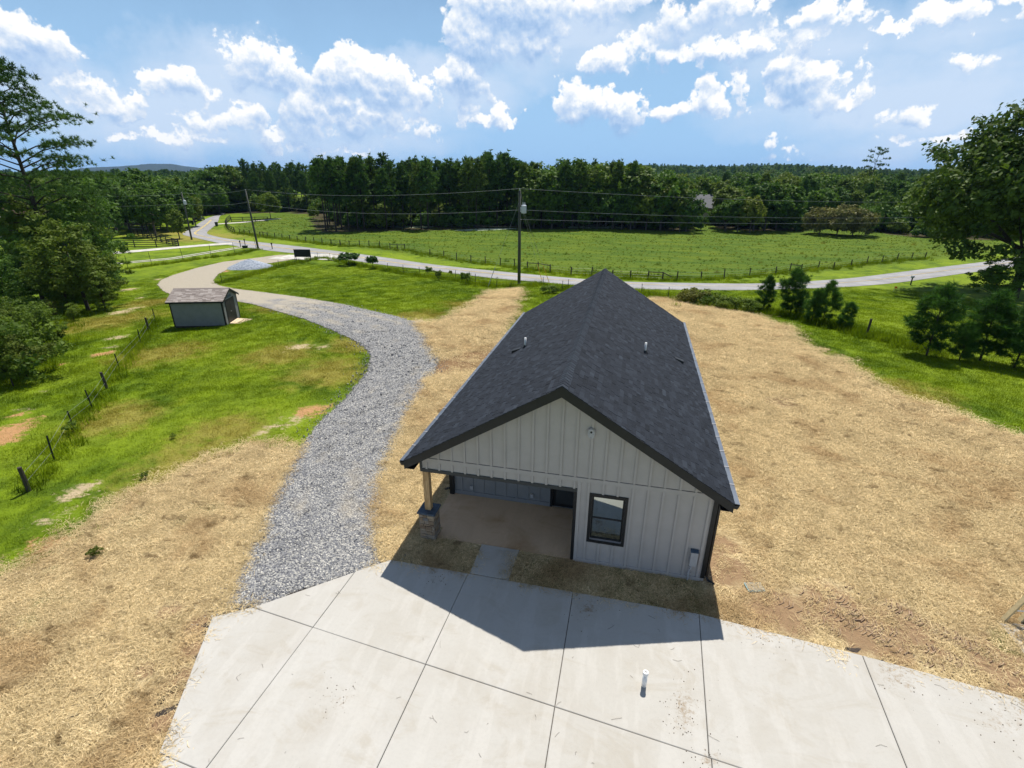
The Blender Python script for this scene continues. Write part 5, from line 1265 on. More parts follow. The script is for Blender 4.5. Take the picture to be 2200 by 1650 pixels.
def mailbox(p_, h, label, rot, dark=True):
    t = thing("mailbox", label, "mailbox", on(p_), rot)
    MB().box(-0.06, 0.06, -0.06, 0.06, -0.1, h - 0.3).build("post", M['post_wood'], t)
    MB().box(-0.05, 0.05, -0.28, 0.30, h - 0.30, h - 0.26).build("arm", M['post_wood'], t)
    prof = [(-0.10, h - 0.259), (0.10, h - 0.259), (0.10, h - 0.12)] + [(0.10 * math.cos(a), h - 0.12 + 0.10 * math.sin(a)) for a in [math.pi * k / 8 for k in range(1, 8)]] + [(-0.10, h - 0.12)]
    bx_ = MB().prism(prof[::-1], 1, -0.30, 0.25).build("box", M['black'] if dark else M['transformer'], t)
    MB().box(0.102, 0.112, -0.05, 0.0, h - 0.18, h - 0.02).build("flag", M['orange'], bx_)
mailbox(PLAN['mailA'], 1.35, "black mailbox nearer the lane, first of the pair by the green bin", 0.6)
mailbox(PLAN['mailB'], 1.30, "black mailbox right behind the green bin", 0.5)
mailbox(PLAN['mailC'], 1.25, "black mailbox standing alone between the slanting utility pole and the sign board", 0.4)
mailbox(PLAN['mailD'], 1.25, "grey mailbox by the road in front of the big oak", -0.9, False)
gb = thing("storage_bin", "dark green storage bin lying under the paired mailboxes", "bin", on(PLAN['greenbox']), 0.5)
MB().hexa([(-0.42, -0.22, 0), (0.42, -0.22, 0), (0.42, 0.22, 0), (-0.42, 0.22, 0)], [(-0.5, -0.28, 0.42), (0.5, -0.28, 0.42), (0.5, 0.28, 0.42), (-0.5, 0.28, 0.42)]).build("body", M['bin'], gb)
MB().box(-0.53, 0.53, -0.31, 0.31, 0.421, 0.47).build("lid", M['bin'], gb)
def wheelie(p_, label):
    t = thing("trash_bin", label, "trash bin", on(p_), 0.4)
    MB().hexa([(-0.24, -0.26, 0.06), (0.24, -0.26, 0.06), (0.24, 0.26, 0.06), (-0.24, 0.26, 0.06)], [(-0.32, -0.36, 1.08), (0.32, -0.36, 1.08), (0.32, 0.36, 1.08), (-0.32, 0.36, 1.08)]).build("body", M['bin'], t)
    MB().hexa([(-0.34, -0.38, 1.081), (0.34, -0.38, 1.081), (0.34, 0.40, 1.081), (-0.34, 0.40, 1.081)], [(-0.28, -0.34, 1.18), (0.28, -0.34, 1.18), (0.28, 0.38, 1.14), (-0.28, 0.38, 1.14)]).build("lid", M['bin'], t)
    for x in (-0.24, 0.24): MB().tube([(x - 0.03, 0.27, 0.1), (x + 0.03, 0.27, 0.1)], 0.1, 10).build("wheel", M['black'], t)
wheelie(PLAN['binA'], "dark trash bin on the left verge of the far road bend")
wheelie(PLAN['binB'], "dark trash bin on the inner verge of the far road bend")
ct = thing("skip", "long dark green skip in front of the trees left of the road", "skip", on(PLAN['container']), 0.9)
MB().hexa([(-3.2, -1.0, 0.1), (3.0, -1.0, 0.1), (3.0, 1.0, 0.1), (-3.2, 1.0, 0.1)], [(-3.4, -1.1, 1.9), (3.4, -1.1, 1.9), (3.4, 1.1, 1.9), (-3.4, 1.1, 1.9)]).build("body", M['bin'], ct)
MB().box(-3.5, 3.5, -1.2, 1.2, 1.901, 2.0).build("rim", M['bin'], ct)
for x in (-2.4, -0.8, 0.8, 2.4): MB().box(x - 0.06, x + 0.06, -1.18, -1.02, 0.2, 1.9).build("rib", M['bin'], ct)
fl = thing("marker_flag", "small orange marker flag in the mown lawn beside the road", "flag", on(PLAN['flag']))
MB().tube([(0, 0, 0), (0, 0, 0.75)], 0.012, 6).build("stick", M['wire'], fl)
MB().hexa([(0, -0.005, 0.48), (0.3, -0.005, 0.50), (0.3, 0.005, 0.50), (0, 0.005, 0.48)], [(0, -0.005, 0.74), (0.3, -0.005, 0.72), (0.3, 0.005, 0.72), (0, 0.005, 0.74)]).build("cloth", M['orange'], fl)

# ------------------------------------------------------------------ fences
def wood_post(h, r=0.06, seg=8): return MB().tube([(0, 0, -0.3), (0.01, 0, h * 0.5), (0, 0, h)], [r * 1.05, r, r * 0.95], seg).mesh("post", M['post_wood'])
def steel_post(h): return MB().box(-0.03, 0.03, -0.004, 0.004, -0.3, h).box(-0.004, 0.004, 0.005, 0.045, -0.3, h).box(-0.008, 0.008, -0.012, -0.005, h * 0.3, h).mesh("post", M['steel'])
def fence_wire(parent, origin, pts, hs, r=0.006):
    for h in hs:
        q = [(p_[0] - origin[0], p_[1] - origin[1], gz(*p_) + h - origin[2]) for p_ in pts]
        MB().tube(q, r, 4, True).build("wire", M['wire'], parent)
rng = random.Random(21)
pp = PLAN['pasture_posts']
o0 = on(pp[0])
pf_ = thing("pasture_fence", "dark wooden post and wire fence along the far side of the road", "fence", o0)
pm = [wood_post(1.18, 0.085), wood_post(1.28, 0.075), wood_post(1.1, 0.09)]
for k, q in enumerate(pp):
    p3 = on(q); inst(rng.choice(pm), "post", pf_, (p3[0] - o0[0], p3[1] - o0[1], p3[2] - o0[2]), rng.uniform(0, 6)).rotation_euler = (rng.uniform(-.04, .04), rng.uniform(-.04, .04), rng.uniform(0, 6))
for k, (i, j) in enumerate(PLAN['braces']):
    a, b = on(pp[i], 1.0), on(pp[j], 1.0)
    if k == len(PLAN['braces']) - 2: b = on(pp[j], 0.1); b = tuple(a[m_] + (b[m_] - a[m_]) * 0.6 for m_ in range(3))
    MB().tube([[a[m_] - o0[m_] for m_ in range(3)], [b[m_] - o0[m_] for m_ in range(3)]], 0.06, 6).build("brace_rail", M['post_wood'], pf_)
fence_wire(pf_, o0, pp, (0.3, 0.62, 0.95))
def rail_fence(name, label, pts, nrail, h, mat, post_r=0.07, extra=None):
    o0 = on(pts[0]); t = thing(name, label, "fence", o0)
    pm_ = MB().box(-post_r, post_r, -post_r, post_r, -0.3, h).mesh("post", mat)
    for k, q in enumerate(pts):
        p3 = on(q); d = np.array(pts[min(k + 1, len(pts) - 1)]) - np.array(pts[max(k - 1, 0)])
        inst(pm_, "post", t, tuple(p3[m_] - o0[m_] for m_ in range(3)), math.atan2(d[1], d[0]))
        if k + 1 < len(pts):
            q2 = on(pts[k + 1])
            for r_ in range(nrail):
                z = h - 0.12 - r_ * (h - 0.3) / max(1, nrail - 1) if nrail > 1 else h - 0.1
                a = Vector([p3[m_] - o0[m_] for m_ in range(3)]) + Vector((0, 0, z)); b = Vector([q2[m_] - o0[m_] for m_ in range(3)]) + Vector((0, 0, z))
                dd = (b - a).normalized(); nn = dd.cross(Vector((0, 0, 1))).normalized() * 0.02; uu = Vector((0, 0, 0.065))
                off = nn.normalized() * (post_r + 0.02)
                MB().hexa([a + off - nn - uu, b + off - nn - uu, b + off + nn - uu, a + off + nn - uu], [a + off - nn + uu, b + off - nn + uu, b + off + nn + uu, a + off + nn + uu]).build("rail", mat, t)
    return t
def resample(pts, step):
    pts = np.asarray(pts, float); d = np.r_[0, np.cumsum(np.hypot(*np.diff(pts, axis=0).T))]
    s = np.linspace(0, d[-1], max(2, int(d[-1] / step) + 1)); return [tuple(q) for q in np.c_[np.interp(s, d, pts[:, 0]), np.interp(s, d, pts[:, 1])]]
rail_fence("board_fence", "dark four-rail board fence running along the pale lane", resample(PLAN['boardA'], 4.0), 4, 1.45, M['rail_wood'])
rail_fence("board_fence", "dark four-rail board fence running back from the lane corner towards the trees", resample(PLAN['boardB'], 3.2), 4, 1.45, M['rail_wood'])
rail_fence("board_fence", "short bleached grey board fence before the trees at the paddock's far corner", resample(PLAN['boardC'], 3.2), 3, 1.4, M['rail_grey'])
rail_fence("board_fence", "dark board fence curving round the near corner of the pasture", resample(PLAN['dense_fence'], 2.6), 3, 1.4, M['rail_wood'])
rail_fence("board_fence", "dark board fence along the pasture's top end by the far trees", resample(PLAN['board_far'], 3.0), 3, 1.4, M['rail_wood'])
o0 = on(PLAN['back_posts'][0])
bf_ = thing("wire_fence", "thin dark post fence at the wood edge behind the pasture", "fence", o0)
bm2 = wood_post(1.2, 0.07, 6)
for q in resample(PLAN['back_posts'], 3.4):
    p3 = on(q); inst(bm2, "post", bf_, tuple(p3[m_] - o0[m_] for m_ in range(3)))
fence_wire(bf_, o0, PLAN['back_posts'], (0.5, 1.0), 0.012)
def mixed_fence(name, label, posts):
    o0 = on(posts[0][0]); t = thing(name, label, "fence", o0)
    for q, kind, h in posts:
        p3 = on(q)
        me_ = wood_post(h + 0.02, 0.075) if kind == 'wood' else steel_post(h)
        inst(me_, "post", t, tuple(p3[m_] - o0[m_] for m_ in range(3)), 0.4).rotation_euler = (rng.uniform(-.05, .05), rng.uniform(-.05, .05), 0.6)
    fence_wire(t, o0, [q for q, _, _ in posts], (0.35, 0.7), 0.004)
mixed_fence("wire_fence", "post and wire fence slanting across the lawn from the left edge to the shed", PLAN['near_fence'])
mixed_fence("wire_fence", "tall thin steel post fence between the gravel drive and the pale wheel tracks", [(q, 'steel', min(h, 2.2)) for q, h in PLAN['tposts']])
mixed_fence("wire_fence", "steel post fence with brush between the front lawn and the road", [(q, 'steel', max(h, 1.0)) for q, h in PLAN['lawn_tposts'][:12]])
mixed_fence("wire_fence", "steel post fence just beyond the house ridge beside the road", [(q, 'steel', max(h, 1.1)) for q, h in PLAN['lawn_tposts'][12:]])
q, h = PLAN['right_posts'][0]
tag(inst(MB().tube([(0, 0, -0.3), (0.02, 0, h)], 0.08, 10).mesh("fence_post", M['post_wood']), "fence_post", None, on(q)), "single dark wooden fence post between the pine saplings on the right", "fence post")

# ------------------------------------------------------------------ utility poles and lines
def utility_pole(p_, h, label, lean=(0, 0), transformer=False, guys=()):
    z0 = gz(*p_); t = thing("utility_pole", label, "utility pole", (p_[0], p_[1], z0))
    MB().tube([(0, 0, -0.5), (lean[0] * 0.5, lean[1] * 0.5, h * 0.5), (lean[0], lean[1], h)], [0.19, 0.165, 0.135], 12).build("pole", M['pole'], t, True)
    MB().tube([(lean[0], lean[1], h), (lean[0], lean[1], h + 0.22)], [0.03, 0.05], 8).build("insulator", M['white'], t)
    for zz in (h - 2.0, h - 3.0):
        MB().tube([(lean[0] * zz / h + 0.14, lean[1] * zz / h - 0.1, zz), (lean[0] * zz / h + 0.26, lean[1] * zz / h - 0.15, zz)], 0.05, 8).build("bracket", M['wire'], t)
    if transformer:
        tr = MB().tube([(0.48, -0.05, h - 2.35), (0.48, -0.05, h - 2.30), (0.48, -0.05, h - 1.55), (0.48, -0.05, h - 1.46)], [0.26, 0.29, 0.29, 0.18], 16).build("transformer", M['transformer'], t)
        for dx in (-0.1, 0.1): MB().tube([(0.48 + dx, -0.05, h - 1.47), (0.48 + dx, -0.05, h - 1.18)], [0.045, 0.03], 8).build("bushing", M['white'], tr)
        MB().box(0.10, 0.22, -0.12, 0.02, h - 2.2, h - 1.7).build("mount", M['transformer'], tr)
        MB().tube([(0.38, -0.05, h - 1.18), (0.18, -0.02, h - 0.5), (0.02, 0, h + 0.05)], 0.012, 5).build("lead_wire", M['wire'], tr)
    for (g_, guard) in guys:
        gzz = gz(*g_) - z0
        a = Vector((g_[0] - p_[0], g_[1] - p_[1], gzz)); b = Vector((lean[0], lean[1], h - 1.0))
        MB().tube([a, b], 0.010, 5).build("guy_wire", M['wire'], t)
        MB().tube([a, a + (b - a).normalized() * 2.3], 0.035, 8).build("guy_guard", guard, t)
    return t, Vector((p_[0] + lean[0], p_[1] + lean[1], z0 + h))
P1, P2, P3 = PLAN['poles']
t1, top1 = utility_pole(P1[0], P1[1], "tall utility pole with grey transformer standing behind the house", (0, 0), True, ((PLAN['guy2'], M['yellow']), (PLAN['guy3'], M['yellow']), (PLAN['guy1'], M['wire'])))
t2, top2 = utility_pole(P2[0], P2[1], "utility pole leaning left over the road bend", (-0.55, 0.1))
t3, top3 = utility_pole(P3[0], P3[1], "utility pole with pale transformer on the far left of the road bend", (0.15, 0), True)
t4, top4 = utility_pole((86, 101), 10.5, "utility pole half hidden behind the big oak", (0, 0))
t5, top5 = utility_pole((-150, 82), 9.5, "utility pole standing behind the left trees", (0, 0))
def wire_line(a, b, za, zb, sag, label):
    a = Vector(a) + Vector((0, 0, za)); b = Vector(b) + Vector((0, 0, zb)); q = []
    for k in range(21):
        t = k / 20; p_ = a.lerp(b, t); p_.z -= sag * 4 * t * (1 - t); q.append(p_)
    o = MB().tube(q, 0.015, 5).build("power_line", M['wire'])
    tag(o, label, "power line", "overhead power lines strung between the utility poles")
wire_line(top1, top2, 0.2, 0.2, 0.9, "topmost overhead wire left of the transformer pole")
wire_line(top1, top2, -2.0, -2.0, 1.1, "lower overhead wire left of the transformer pole")
wire_line(top1, top4, 0.2, 0.2, 1.3, "topmost overhead wire right of the transformer pole")
wire_line(top1, top4, -2.0, -2.0, 1.2, "middle overhead wire right of the transformer pole")
wire_line(top1, top4, -3.0, -3.0, 0.9, "lowest overhead wire right of the transformer pole")
wire_line(top2, top3, 0.1, 0.1, 0.5, "upper overhead wire over the road bend")
wire_line(top2, top3, -2.0, -2.0, 0.6, "lower overhead wire over the road bend")
wire_line(top3, top5, -0.2, -0.2, 0.8, "upper overhead wire running into the left trees")
wire_line(top3, top5, -2.2, -2.2, 0.9, "lower overhead wire running into the left trees")

# ------------------------------------------------------------------ houses half hidden in the trees
def far_house(name, p_, rot, L_, W_, h, rh, roofm, wallm, label, cat="house"):
    t = thing(name, label, cat, on(p_), rot)
    wl_ = MB().prism([(-W_ / 2, -0.3), (W_ / 2, -0.3), (W_ / 2, h), (0, h + rh - 0.1), (-W_ / 2, h)], 0, -L_ / 2, L_ / 2).build("wall", wallm, t)
    r_ = MB(); o_ = 0.5
    for s in (-1, 1):
        e = s * (W_ / 2 + o_); ze = h - rh * o_ / (W_ / 2)
        lo = [(-L_ / 2 - o_, 0, h + rh), (L_ / 2 + o_, 0, h + rh), (L_ / 2 + o_, e, ze), (-L_ / 2 - o_, e, ze)]
        hi = [(q[0], q[1], q[2] + 0.18) for q in lo]
        r_.hexa(lo, hi) if s < 0 else r_.hexa(lo[::-1], hi[::-1])
    r_ = r_.build("roof", roofm, t)
    MB().box(L_ * 0.2, L_ * 0.2 + 0.7, 0.3, 1.0, h + rh * 0.6, h + rh + 0.8).build("chimney", M['tile'], r_)
    for k in range(3):
        x = -L_ * 0.32 + k * L_ * 0.3
        w = MB().box(x - 0.55, x + 0.55, -W_ / 2 - 0.04, -W_ / 2 - 0.001, 0.9, 2.1).build("window", M['white'], t)
        MB().box(x - 0.45, x + 0.45, -W_ / 2 - 0.05, -W_ / 2 - 0.041, 1.0, 2.0).build("pane", M['glass'], w)
    return t
far_house("house", PLAN['house'], R(30), 13, 9, 3.0, 2.9, M['tile'], M['cream'], "cream house with red-brown roof behind the left trees")
far_house("house", PLAN['outhouse'], R(-40), 9, 7, 2.7, 2.0, M['pale'], M['cream'], "small cream outbuilding with pale roof at the far left edge")
far_house("house", PLAN['greyhouse'], R(-20), 13, 9, 4.5, 3.2, M['greyroof'], M['cream'], "grey-roofed house half hidden in a gap of the wood beyond the pasture")

# a car parked off the far road
car = thing("car", "small dark car parked on the grass left of the far road", "car", on(PLAN['car']), R(115))
cb = MB().prism([(-2.1, 0.35), (2.05, 0.35), (2.15, 0.62), (1.95, 0.86), (1.0, 0.98), (-1.55, 1.02), (-2.1, 0.92)], 1, -0.85, 0.85).build("body", M['bin'], car)
MB().hexa([(-1.55, -0.78, 1.0), (0.95, -0.78, 0.99), (0.95, 0.78, 0.99), (-1.55, 0.78, 1.0)], [(-1.1, -0.62, 1.46), (0.2, -0.62, 1.46), (0.2, 0.62, 1.46), (-1.1, 0.62, 1.46)]).build("windows", M['glass'], car)
MB().box(-1.08, 0.18, -0.6, 0.6, 1.461, 1.49).build("roof", M['bin'], car)
for x in (-1.35, 1.35):
    for yy in (-0.87, 0.87):
        MB().tube([(x, yy - 0.09, 0.32), (x, yy + 0.09, 0.32)], 0.32, 14).build("wheel", M['black'], car)
for yy in (-0.6, 0.6): MB().box(2.06, 2.16, yy - 0.16, yy + 0.16, 0.62, 0.76).build("headlight", M['white'], car)

# ------------------------------------------------------------------ trees and bushes
def unit(rs, n):
    v = rs.normal(size=(n, 3)); return v / np.linalg.norm(v, axis=1)[:, None]
def leaf_quads(rs, C_, N_out, size, jitter=0.35, droop=0.0):
    """Leaf-sized quads at C_ facing roughly N_out."""
    n = len(C_)
    nrm = N_out + rs.normal(size=(n, 3)) * 0.75; nrm /= np.linalg.norm(nrm, axis=1)[:, None] + 1e-9
    a = np.cross(nrm, unit(rs, n)); a /= np.linalg.norm(a, axis=1)[:, None] + 1e-9
    b = np.cross(nrm, a)
    s = size * (1 + jitter * rs.normal(size=(n, 1))).clip(0.4, 1.8)
    a = a * s; b = b * s * 0.62
    V = np.stack([C_ - a, C_ - b * 0.9 + nrm * s * 0.12, C_ + a, C_ + b], 1).reshape(-1, 3)
    F = np.arange(n * 4).reshape(-1, 4)
    return V, F
def tuft_tris(rs, C_, D_, length, width, n):
    """Bursts of needles: n thin triangles at each centre, leaning along D_."""
    m_ = len(C_)
    d = np.repeat(D_, n, 0) * 0.75 + unit(rs, m_ * n); d /= np.linalg.norm(d, axis=1)[:, None] + 1e-9
    c = np.repeat(C_, n, 0)
    s = np.cross(d, unit(rs, m_ * n)); s /= np.linalg.norm(s, axis=1)[:, None] + 1e-9
    l = length * rs.uniform(0.6, 1.15, (m_ * n, 1))
    V = np.stack([c + s * width * 0.5, c - s * width * 0.5, c + d * l], 1).reshape(-1, 3)
    return V, np.arange(m_ * n * 3).reshape(-1, 3)
def lobe_R(rs):
    k_ = [(unit(rs, 1)[0] * rs.uniform(2.0, 4.5), rs.uniform(0, 6.3)) for _ in range(6)]
    return lambda D: 1 + 0.085 * sum(np.sin(D @ w + p_) for w, p_ in k_)

def broad_tree(seed, H, rx, zc, nclump, nleaf, leaf, clump, mat, bark, trunk_r=0.22, rzf=None, ry=None, name="broadleaf_tree", lean=(0, 0), skirt=0.0, shell=0.55, lobe=1.0):
    """Broadleaf: crown of many leaf clumps spread through a lobed volume, on a trunk with limbs."""
    rs = np.random.RandomState(seed)
    rz = (H - zc) / 2 if rzf is None else rzf; cz = H - rz; ry = ry or rx
    D = unit(rs, nclump * 2); D = D[D[:, 2] > -0.75][:nclump]
    Rl = 1 + (lobe_R(rs)(D) - 1) * lobe; rad = rs.uniform(shell, 1.0, len(D)) ** 0.6 * Rl
    C_ = D * rad[:, None] * np.array([rx, ry, rz]) + np.array([lean[0], lean[1], cz])
    C_[:, 2] = np.maximum(C_[:, 2], zc * 0.75 + rs.uniform(0, .6, len(C_)))
    cs = clump * rs.uniform(0.6, 1.35, len(C_))
    idx = np.repeat(np.arange(len(C_)), nleaf)
    u = unit(rs, len(idx)) * (rs.uniform(0, 1, (len(idx), 1)) ** 0.45)
    L_ = C_[idx] + u * cs[idx][:, None] * np.array([1, 1, 0.62])
    out = u * 0.7 + D[idx] * 0.5 + np.array([0, 0, 0.55])
    V, F = leaf_quads(rs, L_, out, leaf)
    tint = np.repeat(np.clip(rs.normal(0.5, 0.22, len(C_))[idx] + rs.normal(0, 0.13, len(idx)), 0, 1), 4)
    crown = np_mesh("crown", V, F, mat, dict(tint=tint))
    tb = MB()
    top = np.array([lean[0], lean[1], cz + rz * 0.25])
    tb.tube([(0, 0, -0.3), (0.02, 0, 0.3), tuple(top * 0.5), tuple(top)], [trunk_r * 1.35, trunk_r, trunk_r * 0.75, trunk_r * 0.25], 9)
    for k_ in range(min(14, max(5, nclump // 14))):
        c = C_[rs.randint(len(C_))]
        f = rs.uniform(0.25, 0.75); a = top * f
        mid_ = a * 0.5 + c * 0.5 + np.array([0, 0, rs.uniform(-.3, .5)])
        tb.tube([a, mid_, c], [trunk_r * 0.45, trunk_r * 0.28, trunk_r * 0.08], 6)
    trunk = tb.mesh("trunk", bark, True)
    return trunk, crown

def pine_tree(seed, H, zc, reach, nbranch, tufts, needle, width, nneedle, mat, bark, trunk_r=0.20, lean=(0.3, 0.2), conic=0.6, upward=0.12, cl=0.55):
    """Pine: bare bole, whorled limbs, needle tufts toward their ends."""
    rs = np.random.RandomState(seed)
    tb = MB()
    lean = np.array([*lean, 0.0])
    def axis(z): t = z / H; return lean * t * t + np.array([0.12 * math.sin(3 * t + seed), 0.12 * math.cos(2.3 * t + seed), 0]) * t + np.array([0, 0, z])
    zz = np.linspace(-0.3, H, 9)
    tb.tube([axis(z) for z in zz], [max(0.02, trunk_r * (1.0 - 0.9 * max(0, z) / H)) for z in zz], 8)
    Cs = []; Ds = []; tn = []
    for b in range(nbranch):
        f = (b + rs.uniform(0, 1)) / nbranch
        z = zc + (H - zc) * f
        an = b * 2.4 + rs.uniform(-.6, .6)
        prof = (1 - f) ** conic * (0.55 + 0.45 * min(1, f / 0.25)) if conic < 1.2 else (1 - f * 0.93)
        ln = reach * prof * rs.uniform(0.65, 1.1)
        d = np.array([math.cos(an), math.sin(an), 0]); up_ = upward + 0.35 * f + rs.uniform(-.12, .12)
        a0 = axis(z)
        pts = [a0 + d * ln * t + np.array([0, 0, ln * (up_ * t + 0.10 * math.sin(t * 3.1))]) for t in (0, .35, .7, 1.0)]
        tb.tube(pts, [trunk_r * 0.30 * (1 - 0.5 * f), trunk_r * 0.22 * (1 - 0.5 * f), trunk_r * 0.12, 0.012], 5)
        bt = rs.normal(0.5, 0.2)
        k_ = max(3, int(tufts * ln / reach * rs.uniform(0.7, 1.2)) + 2)
        t = rs.uniform(0.30, 1.05, k_) ** 0.8
        base = a0 + d[None] * (ln * t)[:, None]; base[:, 2] += ln * (up_ * t + 0.10 * np.sin(t * 3.1))
        side = np.array([-d[1], d[0], 0]); sp = (0.15 + 0.35 * t) * ln * 0.55
        base = base + side[None] * (rs.normal(size=k_) * sp)[:, None] + rs.normal(size=(k_, 3)) * np.array([.12, .12, .16]) * cl * 2
        Cs.append(base); Ds.append(np.tile(d * 0.5 + np.array([0, 0, 0.7]), (k_, 1))); tn += list(np.clip(bt + rs.normal(0, .15, k_), 0, 1))
    k_ = max(4, tufts // 2)
    Cs.append(axis(H * 0.985) + rs.normal(size=(k_, 3)) * cl * np.array([.5, .5, .7])); Ds.append(np.tile([0, 0, 1.0], (k_, 1))); tn += [0.55] * k_
    C_ = np.concatenate(Cs); D_ = np.concatenate(Ds)
    V, F = tuft_tris(rs, C_, D_, needle, width, nneedle)
    crown = np_mesh("crown", V, F, mat, dict(tint=np.repeat(np.array(tn), nneedle * 3)))
    return tb.mesh("trunk", bark, True), crown

def plant_thing(name, meshes, label, cat, loc, rot, sc, group=None):
    t = thing(name, label, cat, loc, rot, group); t.scale = sc
    inst(meshes[0], "trunk", t); inst(meshes[1], "crown", t)
    return t

# templates of the wood (18 m and 13 m tall at scale 1)
PINES = [pine_tree(s, 18.0, zc, 3.6, 44, 11, 0.85, 0.34, 9, LEAF['pine'], M['bark'], 0.24, (l, 0.3), 0.45, 0.10, 0.9)
         for s, zc, l in ((1, 7.5, .5), (2, 6.2, -.4), (3, 9.0, .2), (4, 5.0, 0.0), (5, 8.0, -.8))]
BROADS = [broad_tree(s, 13.0, rx, zc, 105, 34, 0.36, 1.25, LEAF['broad'], M['bark_grey'], 0.26) for s, rx, zc in ((11, 4.2, 2.2), (12, 4.9, 1.8), (13, 3.6, 1.6), (14, 4.5, 2.6), (15, 5.2, 2.0))]
rng = random.Random(77)
def put_tree(tpl, base_h, name, label, cat, x, y, h, group, wide=(0.9, 1.15)):
    s = h / base_h; w = s * rng.uniform(*wide)
    return plant_thing(name, tpl, label, cat, (x, y, gz(x, y) - 0.05), rng.uniform(0, 6.28), (w, w, s), group)
def bearing(x, y): return math.degrees(math.atan2(x - 5.7, y + 12.3)), math.hypot(x - 5.7, y + 12.3)
def wood_place(x, y):
    az, d = bearing(x, y)
    if az < -32.5:
        if az < -42: return "in the wood behind the big pine and the paddock fence"
        if az < -36.5: return "in the wood left of the far end of the road"
        return "in the wood between the far road bend and the bright young trees"
    if az < -12.8:
        w = "left of the transformer pole" if az < -20 else "just left of the transformer pole"
    elif az < 4: w = "just right of the transformer pole" if az < -5 else "beyond the house ridge"
    else: w = "right of the house ridge" if az < 18 else "behind the olive bushes and the oak"
    return ("at the pasture's edge, " if d < 150 else "deeper in the wood, ") + w
for (x, y, h) in PLAN['pines']:
    w = wood_place(x, y)
    put_tree(rng.choice(PINES), 18.3, "pine_tree", "tall dark pine " + w, "tree", x, y, h, "pines " + w)
for (x, y, h) in PLAN['broads']:
    w = wood_place(x, y)
    put_tree(rng.choice(BROADS), 13.4, "broadleaf_tree", "rounded leafy tree " + w, "tree", x, y, h, "leafy trees " + w)
OLV = broad_tree(31, 5.5, 4.2, 0.5, 90, 36, 0.28, 1.0, LEAF['olive'], M['bark_grey'], 0.14)
for (x, y, h), lab in zip(PLAN['olive'], ("brownish olive bush at the pasture edge, left of three", "brownish olive bush at the pasture edge, tallest and middle of three", "brownish olive bush at the pasture edge, right of three")):
    put_tree(OLV, 5.6, "olive_bush", lab, "bush", x, y, h, "olive bushes at the pasture edge", (0.72, 0.85))
x, y, h = PLAN['lone_pine']
put_tree(pine_tree(41, 22.0, 13.0, 5.0, 16, 11, 0.8, 0.26, 9, LEAF['pine'], M['bark'], 0.26, (1.0, 0), 0.3, 0.18, 0.5), 22.3, "pine_tree", "lone sparse pine rising above the wood against the sky on the right", "tree", x, y, h, None, (1, 1))
BR = [broad_tree(s, 8.0, rx, 1.6, 95, 42, 0.26, 0.85, LEAF['bright'], M['bark_grey'], 0.13) for s, rx in ((51, 3.4), (52, 3.9), (53, 3.1))]
for k, ((x, y, h), lab) in enumerate(zip(PLAN['fieldtrees'], ("bright green young tree just right of the leaning utility pole", "round bright green tree behind the top of the pasture", "small yellow-green tree by the wood at the pasture's top end", "little yellow-green bush tree left of the wood's first pines", "low round green shrub near the far end of the road", "brown-green bush tree below the grey-roofed house"))):
    put_tree(BR[k % 3], 8.2, "young_tree", lab, "tree", x, y, h, None, (0.95, 1.1))
x, y, h = PLAN['round_left']
put_tree(BROADS[2], 13.4, "broadleaf_tree", "small bushy tree beside the corner of the board fence", "tree", x * 1.0 - 30, y + 32, 6.5, None)

